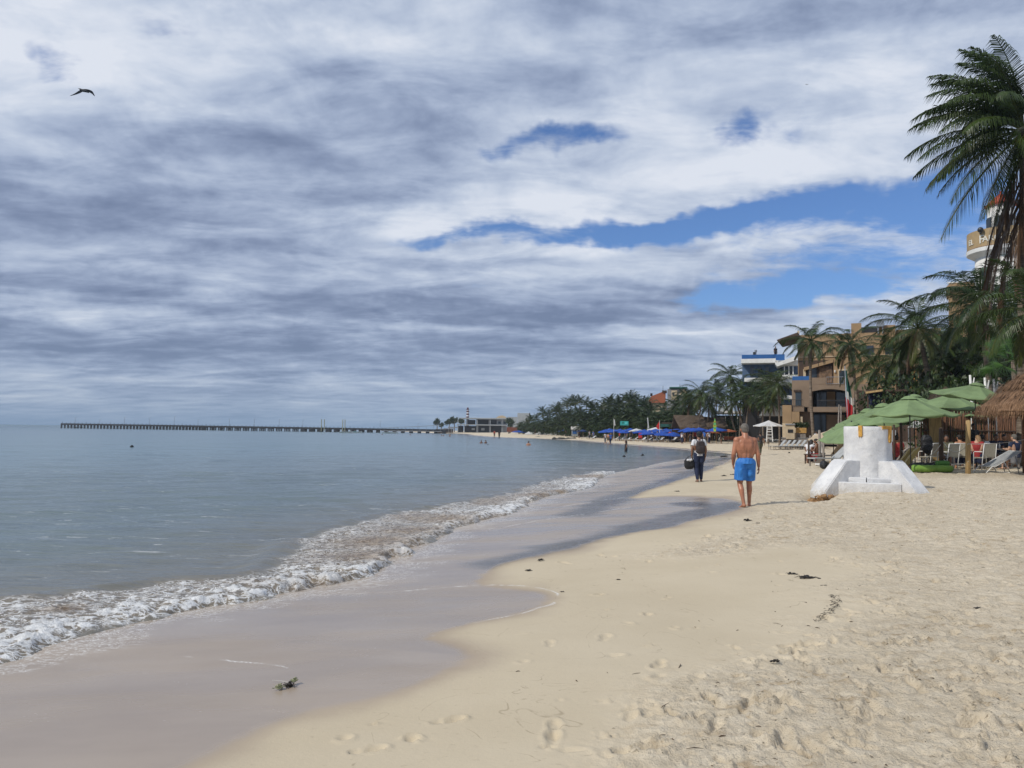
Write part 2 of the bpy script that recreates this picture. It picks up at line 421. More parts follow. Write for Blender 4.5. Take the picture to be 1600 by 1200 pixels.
Z += farl * ((fbm(X * 2.2, Y * 2.2, 3) - 0.5) * 0.12 + (fbm(X * 5.2, Y * 5.2, 2) - 0.5) * 0.06)
Z += (1 - wetv) * (fbm(X * 0.35, Y * 0.35, 3) - 0.5) * 0.05
# scoured hollow at the seaward foot of the pedestal
hol = on_z(1280, 783, 0.0)
Z -= 0.30 * np.exp(-(((X - hol.x + .05 + (Y - hol.y) * -.38) / .40) ** 2 + (np.where(Y > hol.y + .15, (Y - hol.y - .15) / .3, (Y - hol.y - .15) / 1.3)) ** 2))
m, t, b, out = new_mat('sand'); co = obj_pos(t)
W_ = t.attr('wet'); RG = t.attr('rough'); ST = t.attr('strip'); FR = t.attr('froth'); F2 = t.attr('froth_zone')
n1 = t.noise(co, 0.5, 4, 0.6); n2_ = t.noise(co, 7, 5, 0.65); n3 = t.noise(co, 90, 4, 0.7); n4 = t.noise(co, 2.2, 4, .6)
dry = t.mix(t.mrange(n2_, 0.3, 0.72), (0.55, 0.462, 0.335), (0.69, 0.60, 0.46))
dry = t.mix(t.m('MULTIPLY', t.mrange(n1, 0.4, 0.7), 0.45), dry, (0.50, 0.425, 0.315))
damp = t.mix(t.mrange(n1, 0.3, 0.7), (0.50, 0.422, 0.30), (0.55, 0.47, 0.342))
dry = t.mix(RG, damp, dry)
specks = t.mrange(t.noise(t.mapping(co, scale=(.6, 1.3, 1)), 30, 4, 0.7), 0.625, 0.68)
dry = t.mix(t.m('MULTIPLY', specks, t.mrange(RG, 0, 1, .2, .75)), dry, (0.17, 0.135, 0.09))
# thread-like debris lines on the smooth part
thr = t.m('ABSOLUTE', t.m('SUBTRACT', t.noise(co, 0.75, 4, 0.5, 0.8), 0.5))
thr = t.m('MULTIPLY', t.mrange(thr, 0.0030, 0.0), t.mrange(t.noise(co, 9, 3), 0.42, 0.6))
dry = t.mix(t.m('MULTIPLY', thr, 0.45), dry, (0.19, 0.145, 0.09))
turned = t.mrange(t.noise(t.mapping(co, scale=(.8, 1.2, 1)), 5.5, 6, .72), .53, .62); dry = t.mix(t.m('MULTIPLY', t.m('MULTIPLY', turned, RG), t.mrange(n4, .42, .6, .1, .6)), dry, (0.37, 0.27, 0.16))
DP = t.attr('damp'); dry = t.mix(t.m('MULTIPLY', DP, .85), dry, (0.385, 0.318, 0.245))
wetc = t.mix(t.mrange(t.noise(t.mapping(co, scale=(.5, 1.3, 1)), 1.1, 4, .6), 0.3, 0.7), (0.315, 0.250, 0.190), (0.370, 0.298, 0.228))
wetc = t.mix(ST, wetc, (0.135, 0.118, 0.105))
fl = t.vor(t.mapping(co, scale=(0.6, 1.5, 1), rot=(0, 0, R(20))), 26, 'F1')
flm = t.m('MULTIPLY', t.mrange(fl, 0.17, 0.07), t.mrange(t.noise(co, 1.4, 4, .6), 0.54, 0.72))
flm = t.m('MULTIPLY', flm, W_)
fn = t.m('ABSOLUTE', t.m('SUBTRACT', t.noise(t.mapping(co, scale=(1, 2.2, 1)), 9, 4, .6, .6), 0.5))
net = t.m('MULTIPLY', t.mrange(fn, 0.035, 0.0), t.mrange(t.m('MULTIPLY', F2, t.noise(co, 2.5, 3)), 0.22, 0.40))
frall = t.m('MAXIMUM', t.m('MULTIPLY', FR, t.mrange(n2_, 0.35, 0.5, 0.45, 0.9)), t.m('MAXIMUM', t.m('MULTIPLY', flm, 0.5), t.m('MULTIPLY', net, .8)))
colr = t.mix(W_, dry, wetc); colr = t.mix(frall, colr, (0.74, 0.74, 0.72))
t.put(b.inputs['Base Color'], colr)
ro = t.mrange(W_, 0.35, 1.0, 0.95, 0.0); ro = t.m('ADD', ro, t.m('MULTIPLY', W_, t.mrange(t.noise(t.mapping(co, scale=(.4, 1.0, 1), rot=(0, 0, R(-20))), .9, 4, .6), .35, .65, .15, .36))); ro = t.m('ADD', ro, t.m('MULTIPLY', frall, 0.4))
ro = t.m('SUBTRACT', ro, t.m('MULTIPLY', ST, 0.10)); t.put(b.inputs['Roughness'], ro)
t.put(b.inputs['Specular IOR Level'], t.mrange(W_, 0.3, 1, 0.12, 0.48))
bh = t.m('ADD', t.m('MULTIPLY', n3, 0.35), n2_)
bh = t.m('ADD', bh, t.m('MULTIPLY', t.noise(co, 26, 4, .7), .8)); bmp = t.bump(bh, 1.0, 0.03)
dryn = bmp.node; t.put(dryn.inputs['Strength'], t.m('MULTIPLY', t.m('SUBTRACT', 1.0, W_), t.mrange(RG, 0, 1, 0.14, 1.0)))
rip = t.noise(t.mapping(co, scale=(0.8, 4.2, 1), rot=(0, 0, R(12))), 5.5, 3, .5)
b2 = t.bump(rip, 0.0, 0.03, bmp); t.put(b2.node.inputs['Strength'], t.m('MULTIPLY', ST, 0.42))
t.put(b.inputs['Normal'], b2)
sand = grid_mesh('sand_beach', X, Y, Z, d > -7, dict(damp=dampv, wet=wetv, rough=rv, strip=strip, froth=froth, froth_zone=fr2), m)
sand['kind'] = 'structure'; sand['label'] = 'pale beige sandy beach, trodden with footprints and wet along the sea'
def sand_z(x, y):
    return gz(x, y)
del X, Y, Z, d, wet, wetv, dampv, rough, rv, strip, froth, fr2, lump, crisp, Zr, wob, bd, edge, farl

# ---------------------------------------------------------------- the sea
foam_top_px = [(-60, 956), (0, 950), (125, 936), (250, 918), (375, 911), (440, 892), (475, 850), (540, 828), (625, 803), (725, 789), (800, 774), (831, 764), (880, 750), (936, 738)]
ft = catmull(pix_curve(foam_top_px), 4)
sh_near = [p for p in pix_curve(shore_px[:18])]
sn = catmull(sh_near, 4)
foam_poly = np.vstack([sn, ft[::-1]])
foam_line = np.vstack([foam_poly, foam_poly[:1]])
radii = np.concatenate([geo(4.6, 36, 1.0028), geo(36.2, 16000, 1.014)])
angs = np.linspace(R(-47), R(47), 820)
X, Y = fan(radii, angs)
d = sdist(shore, land_poly, X, Y)
near = (Y < 60) & (d < 1.5) & (d > -9)
fs = np.full(X.shape, -9.0); fs[near] = sdist(foam_line, foam_poly, X[near], Y[near])
wobx = fbm(X * 1.6, Y * 1.6, 3) - 0.5
foam = ss(-0.32, 0.14, fs + wobx * 0.5)
s = -d + (fbm(X * 2.2 + 5, Y * 2.2, 4, .6) - 0.5) * 0.75 + 0.0      # distance seaward of the ragged front
front = ss(0.0, 0.22, s)
crest = front * np.exp(-np.maximum(s - 0.12, 0) / 0.42)
lum = fbm(X * 11, Y * 11, 4, .6); lum2 = np.abs(fbm(X * 5 + 3, Y * 5, 3) - 0.5) * 2
Z = np.full(X.shape, ZW)
amp = (0.65 + 0.7 * fbm(X * .45 + 2, Y * .45, 2)) * foam
Z += amp * (0.05 * crest * (0.3 + 1.4 * fbm(X * 1.1 + 8, Y * 1.1, 3)) * 1.0 + (lum - 0.35) * 0.065 * ss(0.0, 0.2, s) * (0.35 + crest) + (1 - lum2) * 0.035 * ss(0.05, .3, s))
# the next small swell standing just behind the foam
Z += 0.07 * np.exp(-((fs + 0.30) / 0.22) ** 2) * (fs < 0.15) * ss(0.4, .9, -d) * (Y < 45) * (0.4 + fbm(X * .5, Y * .5, 2))
amp2 = np.exp(-np.maximum(-d, 0) / 120) * ss(-0.2, -0.9, d) * 1.0
for k, (lx, ang, a_) in enumerate([(2.6, 108, .011), (1.5, 97, .008), (0.85, 118, .005), (4.6, 104, .016), (0.5, 88, .003)]):
    kx = math.cos(R(ang)) * 6.283 / lx; ky = math.sin(R(ang)) * 6.283 / lx
    ph = (fbm(X * .16 + k * 9, Y * .16, 3) - 0.5) * 22
    fade = 1 - ss(lx * 22, lx * 60, Y)
    Z += a_ * np.sin(X * kx + Y * ky + ph) * amp2 * fade
Z += (fbm(X * 2.3, Y * 4.6, 3) - 0.5) * 0.024 * amp2 * (1 - ss(20, 45, Y))
Z = np.where(d > 0, ZW - d * 0.05 + (Z - ZW), Z)
Z = np.where(front < 1e-3, np.minimum(Z, ZW - 0.03), Z)
white = foam * np.clip(0.08 + crest * 0.8 + (lum - 0.5) * 2.4, 0, 1)
brown = .75 * foam * ss(0.52, 0.66, fbm(X * .55 + 1.5, Y * .55 + 3.3, 3)) * (1 - 0.75 * np.clip(crest * 1.6, 0, 1))
for (px, py, rr) in [(645, 832, .75), (590, 850, .8), (560, 872, .7), (845, 776, 1.0), (925, 746, 1.3), (870, 770, .9), (100, 960, .2), (700, 815, .7)]:
    g = on_z(px, py); brown = np.maximum(brown, foam * np.exp(-(((X - g.x) / rr) ** 2 + ((Y - g.y) / rr) ** 2)))
m, t, b, out = new_mat('sea_water'); co = obj_pos(t)
FO = t.attr('foam'); WH = t.attr('white'); BR = t.attr('brown'); DS = t.attr('offshore')
deep = t.mix(t.mrange(DS, 0, 7), (0.150, 0.140, 0.112), (0.10, 0.140, 0.142))
deep = t.mix(t.mrange(DS, 6, 38), deep, (0.095, 0.170, 0.185))
deep = t.mix(t.mrange(DS, 40, 220), deep, (0.060, 0.125, 0.175))
pat = t.noise(t.mapping(co, scale=(0.35, 1, 1)), 0.05, 4, .6)
deep = t.mix(t.m('MULTIPLY', t.mrange(pat, .42, .7), t.mrange(DS, 15, 50)), deep, (0.085, 0.165, 0.165))
fn = t.noise(t.mapping(co, scale=(1, 1.25, 1), rot=(0, 0, R(-25))), 7.5, 7, .68, 1.0)
fnet = t.m('ABSOLUTE', t.m('SUBTRACT', t.noise(t.mapping(co, scale=(1, 1.7, 1), rot=(0, 0, R(-20))), 5.2, 5, .62, 1.2), 0.5))
fbub = t.noise(co, 38, 4, .7)
wm = t.m('ADD', t.m('MULTIPLY', WH, 1.15), t.m('MULTIPLY', t.m('SUBTRACT', fn, 0.5), 2.6))
wm = t.m('SUBTRACT', wm, t.m('MULTIPLY', BR, 0.35))
wmask = t.m('MAXIMUM', t.mrange(wm, 0.46, 0.80), t.m('MULTIPLY', t.mrange(fnet, 0.045, 0.008), t.mrange(FO, .25, .8)))
wmask = t.m('MULTIPLY', wmask, t.mrange(FO, 0.05, 0.35))
# short pale dashes painted in for glints of bright sky on the ripples
fk = t.noise(t.mapping(co, scale=(0.55, 2.4, 1), rot=(0, 0, R(8))), 2.6, 5, .68, .4)
fk = t.m('MULTIPLY', t.mrange(fk, 0.60, 0.68), t.mrange(DS, 70, 8)); fk = t.m('MULTIPLY', fk, t.mrange(t.noise(co, .22, 2), .40, .60))
turb = t.mix(BR, (0.20, 0.175, 0.14), (0.16, 0.105, 0.06))
turb = t.mix(t.mrange(fn, .35, .65), turb, (0.30, 0.25, 0.19))
wc = t.mix(FO, deep, turb)
white_c = t.mix(t.mrange(fbub, .3, .7), (0.66, 0.66, 0.65), (0.86, 0.86, 0.85))
white_c = t.mix(t.m('MULTIPLY', BR, 0.85), white_c, t.mix(fbub, (0.22, 0.15, 0.095), (0.42, 0.32, 0.22)))
al = t.m('MAXIMUM', wmask, t.m('MULTIPLY', fk, .42))
t.put(b.inputs['Base Color'], t.mix(al, wc, white_c))
t.put(b.inputs['Roughness'], t.m('ADD', t.mrange(DS, 20, 400, 0.13, 0.30), t.m('MULTIPLY', al, 0.6)))
b.inputs['IOR'].default_value = 1.33
r1 = t.noise(t.mapping(co, scale=(0.55, 1.7, 1), rot=(0, 0, R(14))), 3.2, 5, .62, .3)
r2 = t.noise(t.mapping(co, scale=(0.4, 1.6, 1), rot=(0, 0, R(6))), 0.42, 5, .62)
r3 = t.noise(t.mapping(co, scale=(0.35, 1.5, 1)), 0.05, 5, .65)
b1 = t.bump(r1, 0.0, 0.06); t.put(b1.node.inputs['Strength'], t.mrange(DS, 60, 6, 0.10, 0.55))
b2 = t.bump(r2, 0.45, 0.30, b1)
b3 = t.bump(r3, 0.35, 1.2, b2)
b4 = t.bump(t.m('ADD', fn, t.m('MULTIPLY', fbub, .35)), 0.0, 0.05, b3); t.put(b4.node.inputs['Strength'], t.m('MULTIPLY', FO, 0.9))
t.put(b.inputs['Normal'], b4)
sea = grid_mesh('sea_water', X, Y, Z, (d < 0.5), dict(foam=foam, white=white, brown=brown, offshore=np.maximum(-d, 0)), m)
sea['kind'] = 'structure'; sea['label'] = 'calm grey blue sea with a low foaming wave along the beach'
del X, Y, Z, d, fs, foam, white, brown, lum, lum2, crest, front
# ================================================================ OBJECT HELPERS
class MB:
    def __init__(s): s.v = []; s.f = []; s.a = []
    def add(s, vs, fs, a=0.0):
        o = len(s.v); s.v += [tuple(p) for p in vs]; s.f += [tuple(i + o for i in f) for f in fs]; s.a += [a] * len(vs); return s
    def box(s, c, d, rz=0, rx=0, ry=0):
        M = Matrix.Translation(c) @ Matrix.Rotation(rz, 4, 'Z') @ Matrix.Rotation(ry, 4, 'Y') @ Matrix.Rotation(rx, 4, 'X')
        vs = [M @ Vector((x * d[0] / 2, y * d[1] / 2, z * d[2] / 2)) for x in (-1, 1) for y in (-1, 1) for z in (-1, 1)]
        return s.add(vs, [(0, 1, 3, 2), (4, 6, 7, 5), (0, 4, 5, 1), (2, 3, 7, 6), (0, 2, 6, 4), (1, 5, 7, 3)])
    def bb(s, x0, y0, z0, x1, y1, z1): return s.box(((x0 + x1) / 2, (y0 + y1) / 2, (z0 + z1) / 2), (abs(x1 - x0), abs(y1 - y0), abs(z1 - z0)))
    def tube(s, pts, rad, n=8, cap=True, a=0.0):
        pts = [Vector(p) for p in pts]
        if not isinstance(rad, (list, tuple)): rad = [rad] * len(pts)
        vs = []; fs = []; prev = None
        for i, p in enumerate(pts):
            t = (pts[min(i + 1, len(pts) - 1)] - pts[max(i - 1, 0)])
            t = t.normalized() if t.length > 1e-9 else Vector((0, 0, 1))
            if prev is None: q = t.orthogonal().normalized()
            else:
                q = prev - t * prev.dot(t); q = q.normalized() if q.length > 1e-6 else t.orthogonal().normalized()
            prev = q; w = t.cross(q)
            for k in range(n):
                an = 2 * math.pi * k / n
                vs.append(p + (q * math.cos(an) + w * math.sin(an)) * rad[i])
        for i in range(len(pts) - 1):
            for k in range(n):
                fs.append((i * n + k, i * n + (k + 1) % n, (i + 1) * n + (k + 1) % n, (i + 1) * n + k))
        if cap:
            fs.append(tuple(range(n - 1, -1, -1))); fs.append(tuple((len(pts) - 1) * n + k for k in range(n)))
        return s.add(vs, fs, a)
    def lathe(s, prof, n=24, c=(0, 0, 0), M=None):
        vs = []; fs = []
        for r, z in prof:
            for k in range(n):
                an = 2 * math.pi * k / n; vs.append((c[0] + r * math.cos(an), c[1] + r * math.sin(an), c[2] + z))
        for i in range(len(prof) - 1):
            for k in range(n): fs.append((i * n + k, i * n + (k + 1) % n, (i + 1) * n + (k + 1) % n, (i + 1) * n + k))
        if prof[0][0] > 1e-4: fs.append(tuple(range(n - 1, -1, -1)))
        if prof[-1][0] > 1e-4: fs.append(tuple((len(prof) - 1) * n + k for k in range(n)))
        if M is not None: vs = [M @ Vector(v) for v in vs]
        return s.add(vs, fs)
    def prism(s, poly, y0, y1):          # polygon in x,z extruded along y
        n = len(poly); vs = [(x, y0, z) for x, z in poly] + [(x, y1, z) for x, z in poly]
        fs = [tuple(range(n)), tuple(range(2 * n - 1, n - 1, -1))] + [(i, i + n, (i + 1) % n + n, (i + 1) % n) for i in range(n)]
        return s.add(vs, fs)
    def ball(s, c, r, seg=12, ring=8, sc_=(1, 1, 1), M=None):
        vs = []; fs = []
        for i in range(ring + 1):
            ph = math.pi * i / ring
            for k in range(seg):
                an = 2 * math.pi * k / seg; v = Vector((math.sin(ph) * math.cos(an) * sc_[0] * r, math.sin(ph) * math.sin(an) * sc_[1] * r, math.cos(ph) * sc_[2] * r))
                if M is not None: v = M @ v
                vs.append(v + Vector(c))
        for i in range(ring):
            for k in range(seg): fs.append((i * seg + k, (i + 1) * seg + k, (i + 1) * seg + (k + 1) % seg, i * seg + (k + 1) % seg))
        return s.add(vs, fs)
    def mesh(s, name, m, smooth=False, attr=None, merge=False):
        me = bpy.data.meshes.new(name); me.from_pydata([tuple(v) for v in s.v], [], s.f)
        if merge:
            bm = bmesh.new(); bm.from_mesh(me); bmesh.ops.remove_doubles(bm, verts=bm.verts, dist=1e-4)
            bmesh.ops.dissolve_degenerate(bm, edges=bm.edges, dist=1e-5)
            bmesh.ops.recalc_face_normals(bm, faces=bm.faces); bm.to_mesh(me); bm.free()
        if smooth: me.polygons.foreach_set('use_smooth', [True] * len(me.polygons))
        if attr:
            at = me.attributes.new(attr, 'FLOAT', 'POINT'); at.data.foreach_set('value', s.a)
        me.materials.append(m); me.update(); return me
    def build(s, name, m, parent=None, loc=None, smooth=False, rz=0, attr=None, merge=False):
        o = bpy.data.objects.new(name, s.mesh(name, m, smooth, attr, merge)); COL.objects.link(o)
        if parent is not None: o.parent = parent
        if loc is not None: o.location = loc
        o.rotation_euler.z = rz
        return o
def part(name, me, parent, loc=(0, 0, 0), rot=(0, 0, 0), scale=None):
    o = bpy.data.objects.new(name, me); COL.objects.link(o); o.parent = parent; o.location = loc; o.rotation_euler = rot
    if scale is not None: o.scale = scale
    return o
def tag(o, label, cat, group=None, kind=None):
    if label: o['label'] = label
    if cat: o['category'] = cat
    if group: o['group'] = group
    if kind: o['kind'] = kind
    return o
def thing(name, label, cat, loc=(0, 0, 0), rz=0, group=None):
    o = bpy.data.objects.new(name, None); COL.objects.link(o); o.empty_display_size = 0.2
    o.location = loc; o.rotation_euler = (0, 0, rz)
    return tag(o, label, cat, group)
def copy_tree(o, loc=None, rz=None, label=None, group=None, parent=None, scale=None):
    c = o.copy(); COL.objects.link(c)
    if parent is not None: c.parent = parent
    for ch in list(o.children): copy_tree(ch, parent=c)
    if loc is not None: c.location = loc
    if rz is not None: c.rotation_euler.z = rz
    if label: c['label'] = label
    if group: c['group'] = group
    if scale is not None: c.scale = (scale,) * 3
    return c

# ---------------------------------------------------------------- palette
ML = {}
ML['white_paint'] = mat('white_paint', (0.72, 0.71, 0.68), .6, .08, 2, .15, 20)
ML['cream'] = mat('cream_render', (0.50, 0.40, 0.27), .85, .12, 1.2, .2, 20)
ML['tan'] = mat('tan_render', (0.32, 0.212, 0.115), .85, .12, .8, .2, 20)
ML['taupe'] = mat('taupe_render', (0.215, 0.155, 0.108), .85, .12, .8, .2, 20)
ML['interior_shade'] = mat('painted_interior_shade', (0.018, 0.017, 0.018), .9)  # near-black colour standing for the shade inside rooms and openings
ML['glass'] = mat('window_glass', (0.03, 0.04, 0.05), .08, .1, 1, 0, spec=.7)
ML['blue_glass'] = mat('blue_glass', (0.02, 0.10, 0.30), .12, .15, 1, 0, spec=.7)
ML['blue_wall'] = mat('blue_render', (0.07, 0.12, 0.21), .8, .15)
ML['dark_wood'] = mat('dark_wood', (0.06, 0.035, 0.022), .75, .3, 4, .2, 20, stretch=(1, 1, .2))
ML['post_wood'] = mat('post_wood', (0.16, 0.075, 0.035), .75, .35, 4, .3, 20, stretch=(3, 3, .4))
ML['pale_wood'] = mat('pale_wood', (0.40, 0.27, 0.12), .75, .25, 4, .2, 20, stretch=(3, 3, .4))
ML['grey_wood'] = mat('weathered_wood', (0.22, 0.19, 0.165), .85, .3, 4, .3, 20)
ML['black'] = mat('black_stuff', (0.012, 0.012, 0.014), .6, .3)
ML['dark_metal'] = mat('dark_metal', (0.025, 0.025, 0.027), .4, .2)
ML['grey_metal'] = mat('grey_metal', (0.25, 0.27, 0.30), .4, .2, metal=.4)
ML['green_canvas'] = mat('green_canvas', (0.19, 0.27, 0.125), .9, .20, 1.3, .5, 9, trans=.12)
ML['blue_canvas'] = mat('blue_canvas', (0.014, 0.075, 0.40), .85, .25, 2, trans=.15)
ML['navy_canvas'] = mat('navy_canvas', (0.02, 0.05, 0.16), .85, .25, 2, trans=.1)
ML['white_canvas'] = mat('white_canvas', (0.62, 0.62, 0.62), .85, .12, 2, trans=.15)
ML['beige_canvas'] = mat('beige_canvas', (0.50, 0.40, 0.28), .85, .12, 2, trans=.15)
ML['orange_canvas'] = mat('orange_canvas', (0.33, 0.10, 0.04), .85, .2, 2, trans=.1)
ML['red'] = mat('red_cloth', (0.45, 0.02, 0.02), .8, .2)
ML['lime'] = mat('lime_foam', (0.17, 0.31, 0.05), .6, .22, 3, .2, 30)
ML['mid_green'] = mat('green_foam', (0.07, 0.20, 0.035), .6, .2)
ML['board'] = mat('yellow_board', (0.37, 0.28, 0.11), .5, .15, 3)
ML['chair_mesh'] = mat('beige_sling', (0.40, 0.37, 0.29), .8, .1, 20, .2, 80)
ML['slat_grey'] = mat('striped_sling', (0.36, 0.37, 0.37), .8, .15, 8)
ML['terracotta'] = mat('terracotta_tiles', (0.33, 0.10, 0.045), .85, .3, 6, .4, 12)
ML['concrete'] = mat('grey_concrete', (0.23, 0.23, 0.235), .9, .15, .3, .2, 6)
ML['pale_block'] = mat('pale_grey_render', (0.33, 0.35, 0.36), .9, .08, .3)
ML['teal'] = mat('teal_paint', (0.03, 0.33, 0.30), .6, .1)
ML['green_roof'] = mat('green_roof', (0.02, 0.10, 0.075), .7, .2)
ML['rope'] = mat('pale_rope', (0.45, 0.43, 0.40), .8, .1)
ML['redwood'] = mat('red_brown_hoarding', (0.16, 0.045, 0.02), .85, .3, 2)
ML['rock'] = mat('dark_wet_rock', (0.035, 0.033, 0.03), .6, .4, 2, .8, 6)
ML['shoe'] = mat('shoe_rubber', (0.02, 0.02, 0.022), .7)
def thatch(name, c0, c1, c2):
    m, t, b, out = new_mat(name); co = obj_pos(t)
    sx = t.n.new('ShaderNodeSeparateXYZ'); t.l.new(co, sx.inputs[0])
    ang = t.m('ARCTAN2', sx.outputs[1], sx.outputs[0])
    cb = t.n.new('ShaderNodeCombineXYZ'); t.put(cb.inputs[0], t.m('MULTIPLY', ang, 9)); t.put(cb.inputs[1], t.m('MULTIPLY', sx.outputs[2], .9)); 
    n = t.noise(cb.outputs[0], 6, 5, .7, .3); n2 = t.noise(co, 1.6, 4, .6)
    c = t.mix(t.mrange(n, .32, .68), c0, c1); c = t.mix(t.m('MULTIPLY', t.mrange(n2, .4, .75), .5), c, c2)
    t.put(b.inputs['Base Color'], c); b.inputs['Roughness'].default_value = .9; b.inputs['Specular IOR Level'].default_value = .2
    t.put(b.inputs['Normal'], t.bump(n, .9, .06)); return m
ML['thatch'] = thatch('thatch', (0.11, 0.058, 0.030), (0.32, 0.195, 0.115), (0.20, 0.125, 0.078))
ML['thatch_grey'] = thatch('weathered_thatch', (0.06, 0.045, 0.033), (0.17, 0.125, 0.09), (0.10, 0.07, 0.05))
# foliage: attribute "age" 0 green .. 1 dead
def leafmat(name, g0, g1, dead=(0.13, 0.075, 0.04), tr=.22):
    m, t, b, out = new_mat(name); co = obj_pos(t); ag = t.attr('age')
    oi = t.n.new('ShaderNodeObjectInfo')
    n = t.noise(co, 1.7, 3, .6)
    c = t.mix(t.mrange(n, .3, .7), g0, g1)
    c = t.mix(t.m('MULTIPLY', oi.outputs['Random'], .45), c, (g1[0] * 1.3, g1[1] * 1.0, g1[2] * .7))
    c = t.mix(t.mrange(ag, 0.25, .8, 0, 1), c, (0.13, 0.125, 0.03)); c = t.mix(t.mrange(ag, .75, 1.0), c, dead)
    t.put(b.inputs['Base Color'], c); b.inputs['Roughness'].default_value = .42; b.inputs['Specular IOR Level'].default_value = .35
    trn = t.n.new('ShaderNodeBsdfTranslucent'); t.put(trn.inputs[0], c)
    mx = t.n.new('ShaderNodeMixShader'); mx.inputs[0].default_value = tr
    t.l.new(b.outputs[0], mx.inputs[1]); t.l.new(trn.outputs[0], mx.inputs[2]); t.l.new(mx.outputs[0], out.inputs[0]); return m
ML['palm_leaf'] = leafmat('palm_frond', (0.012, 0.030, 0.007), (0.040, 0.072, 0.014), tr=.12)
ML['far_leaf'] = leafmat('distant_palm_frond', (0.010, 0.026, 0.008), (0.034, 0.060, 0.013), tr=.10)
ML['bright_leaf'] = leafmat('bright_leaf', (0.030, 0.085, 0.020), (0.07, 0.16, 0.035))
ML['bush_leaf'] = leafmat('bush_leaf', (0.010, 0.026, 0.009), (0.032, 0.058, 0.015), tr=.12)
m, t, b, out = new_mat('palm_bark'); co = obj_pos(t)
rings = t.noise(t.mapping(co, scale=(.6, .6, 9)), 1.5, 4, .6); nn = t.noise(co, 8, 4, .6)
t.put(b.inputs['Base Color'], t.mix(t.mrange(rings, .35, .65), t.mix(nn, (0.07, 0.05, 0.035), (0.12, 0.09, 0.065)), (0.21, 0.165, 0.125)))
b.inputs['Roughness'].default_value = .9; t.put(b.inputs['Normal'], t.bump(rings, .8, .03)); ML['bark'] = m
ML['coconut'] = mat('coconut_husk', (0.20, 0.17, 0.03), .6, .3, 4)

# ---------------------------------------------------------------- palms
def frond(mb, rg, az, e0, bend, L, nl, lw, droop, age, twist=0.0, base=Vector((0, 0, 0)), narrow=1.0, wind=Vector((0, 0, 0))):
    """one pinnate frond: arching rachis and two rows of drooping leaflets"""
    N = 14; pts = []; p = Vector(base); e = e0; dirs = []
    for i in range(N + 1):
        pts.append(p.copy()); dv = Vector((math.cos(az) * math.cos(e), math.sin(az) * math.cos(e), math.sin(e)))
        u = i / N; dv = (dv + wind * u * 0.9).normalized(); dirs.append(dv)
        p = p + dv * (L / N); e -= bend / N * (0.5 + 1.0 * u); az += twist / N
    mb.tube(pts, [0.035 * (1 - .85 * i / N) * (L / 4.0) + .004 for i in range(N + 1)], 4, False, a=min(1, age + .38))
    up = Vector((0, 0, 1))
    vs = []; fs = []
    for k in range(nl):
        u = 0.16 + 0.84 * (k + rg.random() * .6) / nl; u = min(u, .995)
        i = min(int(u * N), N - 1); f_ = u * N - i
        q = pts[i].lerp(pts[i + 1], f_); T = dirs[i]
        S = T.cross(up); S = S.normalized() if S.length > .05 else Vector((math.sin(az), -math.cos(az), 0))
        Nn = S.cross(T).normalized()
        ll = L * 0.215 * (math.sin(math.pi * (0.10 + 0.86 * u) ** 0.8) ** .6 * .95 + .12) * (0.85 + rg.random() * .3)
        if u > .93: ll *= .6
        for sd in (-1, 1):
            fwd = 0.32 + 0.50 * u
            D_ = (S * sd * narrow * (1 - .45 * u) + T * fwd + Nn * (.16 + rg.normal() * .07) - up * droop * .35 + wind * .35).normalized()
            D2 = (D_ * .62 - up * droop * (.55 + rg.random() * .5) + wind * .35).normalized()
            wv = T.cross(D_); wv = D_.cross(wv).normalized() if wv.length > .01 else T
            wv = (wv * .8 + Nn * .35 * sd).normalized()
            w = lw * (.8 + .4 * rg.random())
            m1 = q + D_ * ll * .5; m2 = m1 + D2 * ll * .55; b0 = len(vs)
            vs += [q - wv * w * .35, q + wv * w * .35, m1 + wv * w * .5, m1 - wv * w * .5, m2]
            fs += [(b0, b0 + 1, b0 + 2, b0 + 3), (b0 + 3, b0 + 2, b0 + 4)]
    mb.add(vs, fs, age)
def crown_mesh(name, seed, nf=24, nl=34, L=4.0, lw=.055, wind=(0, 0, 0), dead=2, mt='palm_leaf', upright=0.0, low=-0.8, bendf=1.0):
    rg = np.random.default_rng(seed); mb = MB(); wv = Vector(wind)
    for i in range(nf):
        u = (i + .5) / nf
        az = i * 2.399963 + rg.normal() * .15
        e0 = R(84) + (low - R(84)) * u ** 0.85 + rg.normal() * .10 + upright
        bend = (R(60) + R(42) * rg.random() + R(18) * (1 - u)) * bendf
        if e0 < 0: bend *= .65
        frond(mb, rg, az, e0, bend, L * (.78 + .3 * math.sin(math.pi * min(1, u * 1.1 + .1))) * (.92 + rg.random() * .16), nl, lw, .45 + .6 * u + .25 * rg.random(),
              (0.0 if u < .55 else .30 * rg.random() ) + (.25 if u > .85 else 0), rg.normal() * .25, wind=wv)
    for i in range(dead):
        frond(mb, rg, rg.random() * 6.28, R(-55) - rg.random() * .4, R(28), L * .8, int(nl * .7), lw * .8, 1.2, 1.0, narrow=.5)
    return mb.mesh(name, ML[mt], False, 'age')
WIND = (-0.14, 0.02, -0.02)
CROWN_HI = [crown_mesh('crown', 100 + i, 29, 50, 4.1, .038, WIND, 2) for i in range(3)]
CROWN_MID = [crown_mesh('crown', 200 + i, 26, 34, 4.1, .054, WIND, 1) for i in range(5)]
CROWN_LO = [crown_mesh('crown', 300 + i, 22, 20, 4.0, .14, (-.10, 0, 0), 1, 'far_leaf', .12, -.6) for i in range(6)]
CROWN_STAR = [crown_mesh('crown', 400 + i, 18, 20, 4.0, .13, (-.10, 0, 0), 0, 'far_leaf', .10, -.45, .62) for i in range(4)]
